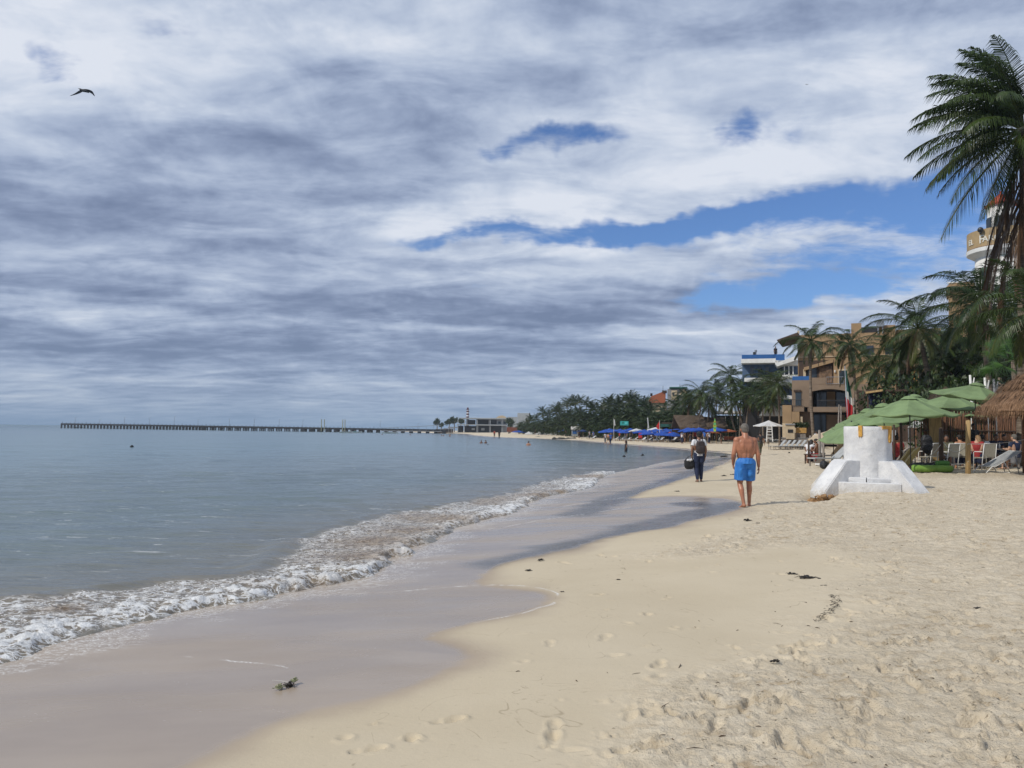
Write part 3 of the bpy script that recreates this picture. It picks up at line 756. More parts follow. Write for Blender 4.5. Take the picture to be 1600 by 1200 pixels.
def trunk_mb(base, top, r0, r1, bow=0.4, n=10, seed=0):
    rg = random.Random(seed); mb = MB(); b = Vector(base); t = Vector(top); d = t - b
    side = Vector((d.y, -d.x, 0)); side = side.normalized() if side.length > .05 else Vector((1, 0, 0))
    hd = Vector((d.x, d.y, 0)); pts = []; rad = []; N = 22
    for i in range(N + 1):
        u = i / N
        p = b + Vector((0, 0, d.z * u)) + hd * (u ** 1.5) + Vector((1, .2, 0)) * bow * math.sin(math.pi * u) * .5
        pts.append(p); rad.append((r0 + (r1 - r0) * min(1, u * 1.2)) * (1 + .6 * math.exp(-u * 18)) * (1.0 + .05 * (i % 2)))
    mb.tube(pts, rad, n, True)
    return mb
def palm(base, top, scale, crown, label, group='coconut palms along the beach', r=.16, bow=.4, nuts=False, name='coconut_palm', rz=None, seed=0, low_parts=False):
    base = Vector(base); top = Vector(top); root = thing(name, label, 'palm tree', base, 0, group)
    lt = top - base
    trunk_mb((0, 0, -.3), lt, r, r * .72, bow, 8 if low_parts else 12, seed).build('trunk', ML['bark'], root, smooth=True)
    rg = random.Random(seed * 7 + 1)
    part('crown', crown, root, lt, (0, 0, rz if rz is not None else 0), (scale,) * 3)
    if nuts:
        mb = MB()
        for k in range(9):
            a = k * 2.4; mb.ball((lt.x + .28 * math.cos(a), lt.y + .28 * math.sin(a), lt.z - .22 - .10 * (k % 3)), .125, 8, 6, (1, 1, 1.2))
        mb.build('coconuts', ML['coconut'], root, smooth=True)
    return root
def leaf_cloud(mb, rg, center, rad, n, size, shape=(1, 1, 1), age=0.0, core=.45):
    vs = []; fs = []
    for i in range(n):
        v = Vector(rg.normal(size=3)); v = v.normalized() * (rg.random() ** .45)
        lump = .75 + .5 * mnoise.noise(v * 2.1 + Vector(center) * .37)
        p = Vector(center) + Vector((v.x * rad * shape[0], v.y * rad * shape[1], v.z * rad * shape[2])) * lump
        a = Vector(rg.normal(size=3)).normalized(); b_ = a.orthogonal().normalized() * size * (.6 + .8 * rg.random()); c = a.cross(b_).normalized() * size * .45
        b0 = len(vs); vs += [p - b_, p + c, p + b_, p - c]; fs.append((b0, b0 + 1, b0 + 2, b0 + 3))
    mb.add(vs, fs, age)
def bush(name, label, loc, w, dpt, h, n, size, mt='bush_leaf', group=None, seed=1, cat='shrub'):
    rg = np.random.default_rng(seed); root = thing(name, label, cat, loc, 0, group)
    mb = MB(); k = max(3, int(w / h * 2.2))
    for i in range(k):
        u = (i + .5) / k - .5
        hh = h * (.75 + .5 * rg.random())
        leaf_cloud(mb, rg, (u * w, rg.normal() * dpt * .15, hh * .5), hh * .52, n // k, size, (1.1, dpt / h * .8 if dpt < h else 1, 1), .25 * rg.random())
    mb.build('foliage', ML[mt], root, attr='age')
    st = MB()
    for i in range(k):
        u = (i + .5) / k - .5; st.tube([(u * w, 0, -.1), (u * w + rg.normal() * .1, 0, h * .3), (u * w + rg.normal() * .2, rg.normal() * .1, h * .6)], [.03, .02, .01], 5)
    st.build('stems', ML['bark'], root); return root
# ---------------------------------------------------------------- bodies: overlapping limbs fused into one skin by voxel remesh
_tmp = []
def fuse(mb, voxel, smooth_it=4, disp=None):
    me = bpy.data.meshes.new('tmp'); me.from_pydata([tuple(v) for v in mb.v], [], mb.f)
    bm = bmesh.new(); bm.from_mesh(me); bmesh.ops.remove_doubles(bm, verts=bm.verts, dist=1e-5); bmesh.ops.recalc_face_normals(bm, faces=bm.faces); bm.to_mesh(me); bm.free()
    o = bpy.data.objects.new('tmp', me); COL.objects.link(o)
    r = o.modifiers.new('r', 'REMESH'); r.mode = 'VOXEL'; r.voxel_size = voxel; r.adaptivity = 0
    s = o.modifiers.new('s', 'SMOOTH'); s.iterations = smooth_it; s.factor = .5
    dg = bpy.context.evaluated_depsgraph_get(); dg.update()
    out = bpy.data.meshes.new_from_object(o.evaluated_get(dg), depsgraph=dg)
    bpy.data.objects.remove(o); bpy.data.meshes.remove(me)
    out.polygons.foreach_set('use_smooth', [True] * len(out.polygons))
    if disp:
        co = np.empty(len(out.vertices) * 3, np.float32); out.vertices.foreach_get('co', co); co = co.reshape(-1, 3)
        nn = np.empty(len(out.vertices) * 3, np.float32); out.vertices.foreach_get('normal', nn); nn = nn.reshape(-1, 3)
        co = co + nn * disp(co)[:, None]; out.vertices.foreach_set('co', co.astype(np.float32).ravel()); out.update()
    return out
def limb(mb, pts, rad, n=12):
    """tapered limb with rounded ends"""
    pts = [Vector(p) for p in pts]; P2 = []; R2 = []
    for i in range(len(pts) - 1):
        for k in range(4):
            u = k / 4; P2.append(pts[i].lerp(pts[i + 1], u)); R2.append(rad[i] + (rad[i + 1] - rad[i]) * u)
    P2.append(pts[-1]); R2.append(rad[-1])
    mb.tube(P2, R2, n); mb.ball(pts[0], rad[0], n, 8)
    for p, r in zip(pts[1:], rad[1:]): mb.ball(p, r, n, 8)
def hand(mb, w, d, palmn, s=1.0, curl=.5, thumb=1, lo=False):
    """w wrist, d direction of the fingers, palmn palm normal; five separate fingers"""
    w = Vector(w); d = Vector(d).normalized(); nrm = Vector(palmn); nrm = (nrm - d * nrm.dot(d)).normalized(); sd = d.cross(nrm)
    pc_ = w + d * .05 * s
    Mx = Matrix((sd, d, nrm)).transposed()
    mb.ball(pc_, .045 * s, 10, 8, (.92, 1.15, .42), Mx)
    if lo:
        mb.ball(pc_ + d * .06 * s + nrm * .015, .04 * s, 8, 6, (.9, 1.2, .5), Mx); return
    for k, (o_, ln) in enumerate(((-.030, .066), (-.010, .076), (.010, .072), (.029, .056))):
        a = pc_ + sd * o_ * s + d * .038 * s; cl = curl * (1 + .12 * k)
        d1 = (d * math.cos(cl * .5) + nrm * math.sin(cl * .5)); d2 = (d * math.cos(cl * 1.2) + nrm * math.sin(cl * 1.2)); d3 = d * math.cos(cl * 1.8) + nrm * math.sin(cl * 1.8)
        p1 = a + d1 * ln * .45 * s; p2 = p1 + d2 * ln * .33 * s; p3 = p2 + d3 * ln * .26 * s
        limb(mb, [a, p1, p2, p3], [.0095 * s, .0088 * s, .008 * s, .007 * s], 7)
    a = pc_ - sd * .034 * s * thumb - d * .012 * s
    limb(mb, [a, a + (-sd * thumb * .7 + d * .55 + nrm * .3).normalized() * .035 * s, a + (-sd * thumb * .55 + d * .8 + nrm * .45).normalized() * .064 * s], [.0125 * s, .0105 * s, .0085 * s], 7)
def foot(mb, ankle, yaw, pitch=0, s=1.0):
    a = Vector(ankle); M = Matrix.Rotation(yaw, 3, 'Z') @ Matrix.Rotation(pitch, 3, 'X')
    g = lambda x, y, z: a + M @ Vector((x, y, z)) * s
    limb(mb, [g(0, -.045, -.045), g(0, .05, -.04), g(.0, .135, -.062)], [.036 * s, .036 * s, .026 * s], 10)
    mb.ball(g(-.005, .135, -.066), .04 * s, 10, 6, (1.15, 1.0, .48), M)
    for k in range(5): mb.ball(g(-.034 + k * .017, .178 - abs(k - .8) * .007, -.07), .0125 * s * (1.25 if k == 0 else 1), 6, 5)
def head_geo(mb, hc, yaw, s=1.0, tilt=0.0):
    """skull, jaw, nose, ears, brow, lips; faces +Y before yaw"""
    hc = Vector(hc); M = Matrix.Rotation(yaw, 3, 'Z') @ Matrix.Rotation(tilt, 3, 'X'); g = lambda x, y, z: hc + M @ Vector((x, y, z)) * s
    mb.ball(g(0, -.008, .025), .098 * s, 18, 14, (.80, 1.0, 1.0), M)
    mb.ball(g(0, .03, -.03), .072 * s, 14, 10, (.86, .88, 1.1), M)
    mb.ball(g(0, .055, -.085), .034 * s, 10, 8, (1.05, .9, .7), M)
    limb(mb, [g(0, .085, .015), g(0, .106, -.018)], [.009 * s, .015 * s], 8)
    for q in (-1, 1):
        mb.ball(g(q * .082, -.002, -.008), .033 * s, 8, 8, (.30, .6, 1.0), M)
        mb.ball(g(q * .031, .082, .03), .013 * s, 8, 6, (1.3, .6, .5), M)
    limb(mb, [g(-.02, .083, -.052), g(.02, .083, -.052)], [.009 * s, .009 * s], 6)
def hair_geo(mb, hc, yaw, s=1.0, L=0.0, tilt=0.0, puff=1.0):
    hc = Vector(hc); M = Matrix.Rotation(yaw, 3, 'Z') @ Matrix.Rotation(tilt, 3, 'X'); g = lambda x, y, z: hc + M @ Vector((x, y, z)) * s
    mb.ball(g(0, -.018, .040), .104 * s * puff, 18, 12, (.83, .98, .93), M)
    mb.ball(g(0, -.045, -.008), .080 * s * puff, 14, 10, (.98, .78, 1.0), M)
    if L: limb(mb, [g(0, -.06, .02), g(0, -.085, -.10), g(0, -.085, -.10 - L)], [.085 * s, .08 * s, .05 * s])
def figure(kind, J, opts):
    """J: joints in metres, person looks towards +Y.  Returns dict of meshes"""
    vox = opts.get('voxel', .02); s = opts.get('s', 1.0); bulk = opts.get('bulk', 1.0); lo = vox > .012
    mb = MB()
    hipL, hipR, shL, shR, neck, headc = [Vector(J[k]) for k in ('hipL', 'hipR', 'shL', 'shR', 'neck', 'head')]
    pel = (hipL + hipR) / 2; chest = (shL + shR) / 2; up = (chest - pel).normalized()
    ax = (shR - shL).normalized(); fw = up.cross(ax)   # +Y-ish
    Mb = Matrix((ax, fw, up)).transposed()
    tl = (chest - pel).length
    pc_ = lambda a, b_, c: pel + ax * a + fw * b_ + up * c
    mb.ball(pc_(0, -.01, .03), .165 * bulk, 16, 12, (1.0, .70, .72), Mb)                 # pelvis
    mb.ball(pc_(0, .01, tl * .40), .152 * bulk, 16, 12, (1.06, .72, 1.05), Mb)            # waist
    mb.ball(pc_(0, .0, tl * .72), .185 * bulk, 18, 14, (1.02, .64, 1.02), Mb)             # rib cage
    for q in (-1, 1): limb(mb, [pc_(q * .10, -.02, tl * .35), pc_(q * .145, -.03, tl * .62), pc_(q * .175, -.02, tl * .88)], [.06 * bulk, .068 * bulk, .06 * bulk], 12)   # flanks
    mb.ball(pc_(0, -.02, tl * .92), .16 * bulk, 16, 12, (1.12, .55, .60), Mb)            # upper back
    for q, h_ in ((-1, hipL), (1, hipR)):
        limb(mb, [h_ - fw * .030, h_ - fw * .004 - up * .16], [.088 * bulk, .080 * bulk], 14)                         # buttock
    limb(mb, [chest + up * .02 - fw * .012, neck, headc - up * .05], [.075 * bulk, .060 * bulk, .056 * bulk], 14)
    for q, sh in ((-1, shL), (1, shR)):
        limb(mb, [neck - up * .035, sh - ax * q * .02 + up * .005], [.058 * bulk, .055 * bulk], 12)     # trapezius
        mb.ball(sh - ax * q * .005, .068 * bulk, 12, 10)
        el_ = Vector(J['elL' if q < 0 else 'elR']); wr = Vector(J['wrL' if q < 0 else 'wrR'])
        ua = (el_ - sh); fa = (wr - el_)
        limb(mb, [sh, sh + ua * .35, el_, el_ + fa * .28, wr], [.058 * bulk, .054 * bulk, .042 * bulk, .044 * bulk, .028], 12)
        hd_ = Vector(J.get('hdL' if q < 0 else 'hdR', fa)); pn = Vector(J.get('pnL' if q < 0 else 'pnR', -ax * q))
        hand(mb, wr + fa.normalized() * .01, hd_, pn, 1.0, opts.get('curl', .55), 1 if q < 0 else -1, lo)
    for q in (-1, 1):
        k = 'L' if q < 0 else 'R'; hp = hipL if q < 0 else hipR; kn = Vector(J['kn' + k]); an = Vector(J['an' + k])
        th = kn - hp; ca = an - kn; back = (-fw)
        limb(mb, [hp, hp + th * .4, kn, kn + ca * .30 + back * .018, kn + ca * .62 + back * .006, an], [.092 * bulk, .083 * bulk, .056, .059, .043, .035], 14)
        foot(mb, an, J.get('fy' + k, 0), J.get('fp' + k, 0))
    head_geo(mb, headc, J.get('hyaw', 0), 1.0, J.get('htilt', 0))
    res = {'body': fuse(mb, vox, 3 if lo else 4, opts.get('disp'))}
    hm = MB(); hair_geo(hm, headc, J.get('hyaw', 0), 1.0, opts.get('hairL', 0), J.get('htilt', 0), opts.get('puff', 1.0)); res['hair'] = fuse(hm, max(vox, .008), 2)
    def torso_cloth(th_, low=-.05, sleeves=.55):
        c = MB()
        mb2 = c
        mb2.ball(pc_(0, .01, tl * .30), .160 * bulk + th_, 16, 12, (1.0, .74, 1.15), Mb)
        mb2.ball(pc_(0, .0, tl * .72), .185 * bulk + th_, 18, 14, (.95, .66, .98), Mb)
        mb2.ball(pc_(0, -.02, tl * .90), .165 * bulk + th_, 16, 12, (1.10, .55, .58), Mb)
        mb2.tube([pc_(0, -.005, low), pc_(0, -.005, tl * .35)], [.155 * bulk + th_, .150 * bulk + th_], 18)
        for q, sh in ((-1, shL), (1, shR)):
            limb(mb2, [neck - up * .06, sh], [.058 * bulk + th_, .062 * bulk + th_], 12)
            el_ = Vector(J['elL' if q < 0 else 'elR'])
            if sleeves: limb(mb2, [sh, sh.lerp(el_, .5 * sleeves)], [.066 * bulk + th_, .066 * bulk + th_], 12); mb2.tube([sh, sh.lerp(el_, sleeves)], [.066 * bulk + th_, .072 * bulk + th_], 14)
        return fuse(c, vox, 3)
    if opts.get('shirt'): res['shirt'] = torso_cloth(.012, opts.get('hem', -.06), opts.get('sleeve', .55))
    if opts.get('legs'):      # 'shorts' or 'trousers': fraction of the leg covered
        fr = opts['legs']; th_ = opts.get('loose', .02); c = MB()
        c.ball(pc_(0, -.012, .02), .168 * bulk + th_ * .4, 18, 14, (1.0, .70, .78), Mb)
        c.tube([pc_(0, -.002, .115), pc_(0, -.008, .0)], [.150 * bulk, .168 * bulk], 18)
        for q in (-1, 1):
            k = 'L' if q < 0 else 'R'; hp = hipL if q < 0 else hipR; kn = Vector(J['kn' + k]); an = Vector(J['an' + k])
            limb(c, [hp - fw * .030 + up * .02, hp - fw * .006 - up * .20], [.106 * bulk, .104 * bulk], 16)
            if fr <= 1: c.tube([hp + up * .10, hp + up * .03, hp.lerp(kn, fr * .5), hp.lerp(kn, fr)], [.070 * bulk, .102 * bulk, .100 * bulk + th_ * .5, .088 * bulk + th_], 18)
            else:
                c.tube([hp + up * .04, hp.lerp(kn, .5), kn], [.100 * bulk, .098 * bulk, .072 + th_ * .5], 16)
                limb(c, [kn, kn.lerp(an, .35), kn.lerp(an, fr - 1)], [.072 + th_ * .4, .072 + th_ * .3, .050 + th_ * .3], 14)
        res['legs'] = fuse(c, vox, 26 if vox < .008 else 10 if vox < .01 else 4)
    return res
STAND = dict(hipL=(-.095, 0, .93), hipR=(.095, 0, .93), shL=(-.18, -.01, 1.42), shR=(.18, -.01, 1.42), neck=(0, -.01, 1.51), head=(0, .02, 1.645),
             elL=(-.235, -.03, 1.13), elR=(.235, -.03, 1.13), wrL=(-.245, .03, .88), wrR=(.245, .03, .88), knL=(-.10, .01, .50), knR=(.10, .01, .50), anL=(-.10, -.02, .085), anR=(.10, -.02, .085))
WALK = dict(STAND, hipL=(-.095, -.01, .92), hipR=(.095, .01, .92), knL=(-.10, -.06, .49), anL=(-.10, -.30, .13), fpL=-.55, knR=(.10, .16, .51), anR=(.10, .22, .085), elL=(-.26, .04, 1.14), wrL=(-.27, .17, .93), elR=(.26, -.12, 1.15), wrR=(.28, -.14, .90))
SIT = dict(STAND, hipL=(-.10, 0, .50), hipR=(.10, 0, .50), shL=(-.18, -.02, .98), shR=(.18, -.02, .98), neck=(0, 0, 1.06), head=(0, .05, 1.19), elL=(-.25, .08, .74), elR=(.25, .08, .74), wrL=(-.15, .30, .76), wrR=(.15, .30, .76),
           knL=(-.11, .43, .48), knR=(.11, .43, .48), anL=(-.11, .42, .09), anR=(.11, .42, .09))
SKINS = [mat('skin_tan', (0.40, 0.19, 0.105), .5, .1, 6, 0), mat('skin_brown', (0.20, 0.095, 0.055), .5, .1, 6, 0), mat('skin_light', (0.52, 0.31, 0.21), .5, .1, 6, 0)]
HAIRS = {'dark': mat('dark_hair', (0.015, 0.011, 0.009), .6, .3, 20, .5, 60), 'grey': mat('grey_hair', (0.14, 0.125, 0.105), .7, .25, 30, .6, 90), 'fair': mat('fair_hair', (0.25, 0.15, 0.07), .6, .3, 20, .5, 60)}
CL = {k: mat(k + '_cloth', c, .85, .12, 5, .35, 14) for k, c in dict(white=(.62, .62, .64), black=(.014, .014, .016), navy=(.012, .02, .055), blue=(.03, .12, .42), red=(.32, .03, .03), grey=(.16, .16, .17), olive=(.09, .085, .05), charcoal=(.03, .027, .028), pink=(.42, .14, .2), teal=(.02, .13, .15)).items()}
def dress(fig, label, loc, rz, skin=0, hair='dark', shirt=None, legs=None, group=None, sc_=1.0):
    root = thing('person', label, 'person', loc, rz, group); root.scale = (sc_,) * 3
    def mk(nm, me, m):
        me2 = me
        if not me2.materials: me2.materials.append(m); o = part(nm, me2, root)
        else:
            o = part(nm, me2, root); o.material_slots[0].link = 'OBJECT'; o.material_slots[0].material = m
        return o
    mk('body', fig['body'], SKINS[skin]); mk('hair', fig['hair'], HAIRS[hair])
    if shirt and 'shirt' in fig: mk('shirt', fig['shirt'], CL[shirt])
    if legs and 'legs' in fig: mk(legs[0], fig['legs'], CL[legs[1]])
    return root
# ================================================================ NEAR THINGS
# ---- white masonry stump of the old lighthouse base: drum, four sloping buttresses, kerbs
def build_pedestal():
    cx_, cy_ = 8.98, 19.55; z0 = gz(cx_, cy_) - 0.06
    root = thing('concrete_pedestal', 'white painted concrete drum on four sloping buttresses standing on the sand', 'pedestal', (cx_, cy_, z0), R(-23.7))
    m, t, b, out = new_mat('limewashed_concrete'); co = obj_pos(t)
    n = t.noise(co, 3.5, 5, .6); n2 = t.noise(co, 22, 5, .65); big = t.noise(t.mapping(co, scale=(1, 1, .35)), 2.0, 4, .6)
    c = t.mix(t.mrange(n, .35, .7), (0.57, 0.57, 0.575), (0.70, 0.695, 0.685))
    c = t.mix(t.m('MULTIPLY', t.mrange(big, .53, .68), .5), c, (0.43, 0.44, 0.45))
    spot = t.mrange(t.noise(co, 14, 3, .7), .70, .76); c = t.mix(t.m('MULTIPLY', spot, .5), c, (0.33, 0.30, 0.26))
    sx = t.n.new('ShaderNodeSeparateXYZ'); t.l.new(co, sx.inputs[0])
    low = t.m('MULTIPLY', t.mrange(sx.outputs[2], .28, -.02), t.mrange(n2, .35, .6)); c = t.mix(t.m('MULTIPLY', low, .6), c, (0.42, 0.36, 0.27))
    crk = t.mrange(t.m('ABSOLUTE', t.m('SUBTRACT', t.noise(co, 1.9, 5, .6, .5), .5)), .006, .0); c = t.mix(t.m('MULTIPLY', t.m('MULTIPLY', crk, t.mrange(n2, .45, .6)), .55), c, (0.25, 0.23, 0.20))
    t.put(b.inputs['Base Color'], c); b.inputs['Roughness'].default_value = .75
    t.put(b.inputs['Normal'], t.bump(t.m('ADD', n2, t.m('MULTIPLY', n, 2)), .45, .03))
    mp = m
    hH = 1.63; rr = .545
    mb = MB(); prof = []
    for i in range(22):
        u = i / 21; prof.append((rr + .03 * (1 - u) + .035 * math.exp(-u * 9), -.2 + u * (hH + .2)))
    prof += [(rr - .01, hH + .012), (rr - .13, hH + .012), (rr - .14, hH - .25), (0.02, hH - .25)]
    mb.lathe(prof, 64)
    d0 = mb.build('drum', mp, root, smooth=False)
    me = d0.data; co_ = np.empty(len(me.vertices) * 3, np.float32); me.vertices.foreach_get('co', co_); co_ = co_.reshape(-1, 3)
    an = np.arctan2(co_[:, 1], co_[:, 0]); rad_ = np.hypot(co_[:, 0], co_[:, 1])
    w_ = (fbm(an * 4 + 20, co_[:, 2] * 4 + 7, 4) - .5) * .035 * (rad_ > .5)
    fl_ = np.exp(-(((an + 1.65) / .35) ** 2 + ((co_[:, 2] - .55) / .28) ** 2)) * (fbm(an * 14, co_[:, 2] * 12, 3) - .25) * .05
    k_ = 1 + (w_ + fl_) / np.maximum(rad_, .2); co_[:, 0] *= k_; co_[:, 1] *= k_
    me.vertices.foreach_set('co', co_.ravel()); me.polygons.foreach_set('use_smooth', [True] * len(me.polygons)); me.update()
    for k, (ang, w, reach, lab) in enumerate([(225, .50, 1.72, 'sunlit buttress with a broken foot'), (-45, .42, 1.68, None), (45, .46, 1.75, None), (135, .46, 1.75, None)]):
        a = R(ang); prof = [(.42, -.35), (.42, .80), (.90, .80), (.94, .785), (reach - .03, .075), (reach, .03), (reach, -.12 if k == 0 else -.35)]
        bm = bmesh.new(); vs = []
        NW = 6
        rows = []
        for j in range(NW + 1):
            y = (j / NW - .5) * w; row = []
            for s_, z_ in prof:
                rd = 0
                if k == 0 and s_ > reach - .1: rd = -.10 * (abs(y) / (w / 2)) ** 3
                row.append(bm.verts.new(((s_ + rd) * math.cos(a) - y * math.sin(a), (s_ + rd) * math.sin(a) + y * math.cos(a), z_)))
            rows.append(row)
        n_ = len(prof)
        for j in range(NW):
            for i in range(n_): bm.faces.new((rows[j][i], rows[j][(i + 1) % n_], rows[j + 1][(i + 1) % n_], rows[j + 1][i]))
        bm.faces.new(rows[0][::-1]); bm.faces.new(rows[-1])
        bmesh.ops.recalc_face_normals(bm, faces=bm.faces)
        edges = [e for e in bm.edges if len(e.link_faces) == 2 and e.calc_face_angle(0) > .4]
        bmesh.ops.bevel(bm, geom=edges, offset=.018, segments=2, affect='EDGES')
        bmesh.ops.triangulate(bm, faces=[f for f in bm.faces if len(f.verts) > 4])
        bmesh.ops.subdivide_edges(bm, edges=[e for e in bm.edges if e.calc_length() > .25], cuts=3, use_grid_fill=True)
        for v in bm.verts:
            q = mnoise.noise(v.co * 5) * .010 + mnoise.noise(v.co * 16) * .004; v.co += v.normal * q if v.normal.length > 0 else Vector()
        me = bpy.data.meshes.new('buttress'); bm.to_mesh(me); bm.free(); me.materials.append(mp)
        o = part('buttress', me, root)
        if lab: o['label'] = lab
    # curved kerbs closing the bays between the buttresses
    def kerb(name, r0, r1, h, a0, a1):
        mb = MB(); N = 18; vs = []; fs = []
        for i in range(N + 1):
            a = R(a0 + (a1 - a0) * i / N); 
            # straight chord-like front: flatten the arc
            f_ = 1 / max(.72, math.cos(a - R((a0 + a1) / 2))) ** .55
            for r_, z_ in ((r0 * f_, -.35), (r0 * f_, h), ((r0 + .02) * f_, h + .012), ((r1 - .02) * f_, h + .012), (r1 * f_, h - .006), (r1 * f_, -.35)):
                j = mnoise.noise(Vector((a * 9, r_ * 3, z_ * 3))) * .008
                vs.append(((r_ + j) * math.cos(a), (r_ + j) * math.sin(a), z_ + j * .6))
        for i in range(N):
            for k in range(5): fs.append((i * 6 + k, i * 6 + k + 1, (i + 1) * 6 + k + 1, (i + 1) * 6 + k))
        fs.append((0, 1, 2, 3, 4, 5)); fs.append(tuple(N * 6 + k for k in (5, 4, 3, 2, 1, 0)))
        mb.add(vs, fs); mb.build(name, mp, root, merge=True)
    kerb('kerb', .92, 1.12, .28, 237, 304); kerb('inner_step', .45, .91, .385, 238, 266); kerb('inner_step', .45, .91, .38, 267.5, 303)
    kerb('kerb', .95, 1.14, .31, 57, 124); kerb('kerb', .95, 1.14, .31, -33, 33); kerb('kerb', .95, 1.14, .31, 147, 213)
    # yellow brackets left on the rim
    ochre = mat('ochre_bracket', (0.50, 0.27, 0.05), .7, .3, 12, .4, 30)
    for a_, w, h_, lb in ((253, .085, .24, None), (333, .10, .36, 'rusty ochre bracket with a long stain'), (322, .3, .05, 'thin ochre strip on the rim')):
        mb = MB(); N = 6; vs = []; fs = []
        for i in range(N + 1):
            a = R(a_) + (i / N - .5) * w / rr
            for r_, z_ in ((rr - .135, hH + .012), (rr - .135, hH + .030), (rr + .035, hH + .030), (rr + .045, hH + .02), (rr + .032, hH - h_ * (1 + .12 * math.sin(i * 2.1))), (rr - .02, hH - h_)):
                vs.append((r_ * math.cos(a), r_ * math.sin(a), z_))
        for i in range(N):
            for k in range(5): fs.append((i * 6 + k, i * 6 + k + 1, (i + 1) * 6 + k + 1, (i + 1) * 6 + k))
        fs.append((0, 1, 2, 3, 4, 5)); fs.append(tuple(N * 6 + k for k in (5, 4, 3, 2, 1, 0)))
        mb.add(vs, fs); o = mb.build('bracket', ochre, root, merge=True)
        if lb: o['label'] = lb
    # exposed broken masonry under the seaward foot
    rub = mat('broken_masonry', (0.26, 0.155, 0.075), .95, .5, 7, 1.0, 18)
    mb = MB(); rg = random.Random(4)
    for i in range(46):
        a = R(225); s_ = rg.uniform(1.05, 1.72); w = rg.uniform(-.26, .26)
        c = Vector((s_ * math.cos(a) - w * math.sin(a), s_ * math.sin(a) + w * math.cos(a), rg.uniform(-.26, -.06)))
        mb.ball(c, rg.uniform(.05, .12), 8, 6, (rg.uniform(.7, 1.3), rg.uniform(.7, 1.3), rg.uniform(.6, 1)))
    me = fuse(mb, .022, 1, lambda c: (fbm(c[:, 0] * 16, c[:, 1] * 16 + c[:, 2] * 22, 4, .7) - .5) * .13)
    me.materials.append(rub); o = part('broken_footing', me, root); o['label'] = 'eroded orange brown footing'
build_pedestal()

# ---- the man in blue shorts
def back_relief(c):
    # spine groove, shoulder blades, small of the back
    x, y, z = c[:, 0], c[:, 1], c[:, 2]
    bk = (y < .02) & (np.abs(x) < .22)
    g = -.010 * np.exp(-(x / .028) ** 2) * ss(1.0, 1.1, z) * (1 - ss(1.40, 1.48, z))
    for q in (-1, 1):
        g += .011 * np.exp(-(((x - q * .095) / .045) ** 2 + ((z - 1.33) / .09) ** 2))
        g -= .008 * np.exp(-(((x - q * .045) / .02) ** 2 + ((z - 1.30) / .10) ** 2))
        g += .007 * np.exp(-(((x - q * .035) / .02) ** 2 + ((z - 1.08) / .09) ** 2))
    return np.where(bk, g, 0)
MAN = dict(STAND, hipL=(-.10, 0, .91), hipR=(.10, .01, .91), shL=(-.188, -.01, 1.405), shR=(.188, -.01, 1.40), neck=(0, -.005, 1.50), head=(0.0, .045, 1.635),
           elL=(-.262, -.03, 1.12), wrL=(-.228, .10, .90), elR=(.255, -.05, 1.11), wrR=(.298, .03, .86), hdR=(.10, .10, -1), pnR=(-1, .25, 0), hdL=(.3, .35, -1),
           knL=(-.105, .04, .49), anL=(-.085, -.12, .095), fpL=-.12, knR=(.115, .10, .49), anR=(.115, .10, .085), fyR=-.25, htilt=-.10)
fg = figure('m', MAN, dict(voxel=.0072, bulk=1.12, disp=back_relief, legs=.80, loose=.028, puff=.985, curl=.5))
g = G(1165, 792)
man = dress(fg, 'shirtless man in bright blue shorts walking away barefoot on the sand', g + Vector((0, 0, -.012)), R(4), 0, 'grey', None, ('shorts', 'blue'), sc_=1.0)
m = mat('skin_sunned_back', (0.37, 0.155, 0.085), .42, .18, 5, .12, 30); 
for ch in man.children:
    if ch.name.startswith('body'): ch.material_slots[0].link = 'OBJECT'; ch.material_slots[0].material = m
    if ch.name.startswith('shorts'):
        mm, t, b, out = new_mat('blue_swim_shorts'); co = obj_pos(t); n = t.noise(t.mapping(co, scale=(2.2, 2.2, 1)), 5, 4, .5, .6)
        t.put(b.inputs['Base Color'], t.mix(t.mrange(n, .35, .65), (.018, .155, .50), (.035, .215, .60))); b.inputs['Roughness'].default_value = .6
        t.put(b.inputs['Normal'], t.bump(n, .9, .05)); ch.material_slots[0].link = 'OBJECT'; ch.material_slots[0].material = mm
hd = Vector(MAN['head'])
mb = MB(); mb.tube([(-.172, -.10, .955), (-.172, .02, .955)], .006, 6)
for q in (-1, 1):
    e = MB(); e.ball(hd + Vector((q * .031, .088, .012)), .0095, 8, 6); e.build('eye', ML['white_paint'], man, smooth=True)

# ---- the walker with backpack and bag
WK = dict(STAND, hipL=(-.09, 0, .92), hipR=(.09, 0, .92), shL=(-.172, 0, 1.39), shR=(.172, 0, 1.40), neck=(0, .0, 1.48), head=(.02, .05, 1.60), htilt=-.25,
          elL=(-.235, -.02, 1.13), wrL=(-.235, .03, .89), elR=(.235, -.04, 1.12), wrR=(.235, .06, .85), knL=(-.085, .02, .49), anL=(-.07, -.09, .09), knR=(.10, .10, .50), anR=(.11, .12, .085), fyR=-.4)
fg = figure('w', WK, dict(voxel=.009, bulk=.96, shirt=1, sleeve=.55, hem=-.02, legs=1.92, loose=.02, puff=1.0))
g = G(1092, 753)
wk = dress(fg, 'walker in dark trousers and white T-shirt carrying a backpack and black bag', g, R(2), 1, 'dark', 'white', ('trousers', 'navy'), sc_=.965)
cap = MB(); hc = Vector(WK['head']); cap.ball(hc + Vector((0, -.012, .058)), .106, 16, 10, (.9, 1.04, .78))
cap.ball(hc + Vector((0, .115, .025)), .075, 12, 6, (1, 1, .12)); me = fuse(cap, .008, 2); me.materials.append(CL['black']); part('cap', me, wk)
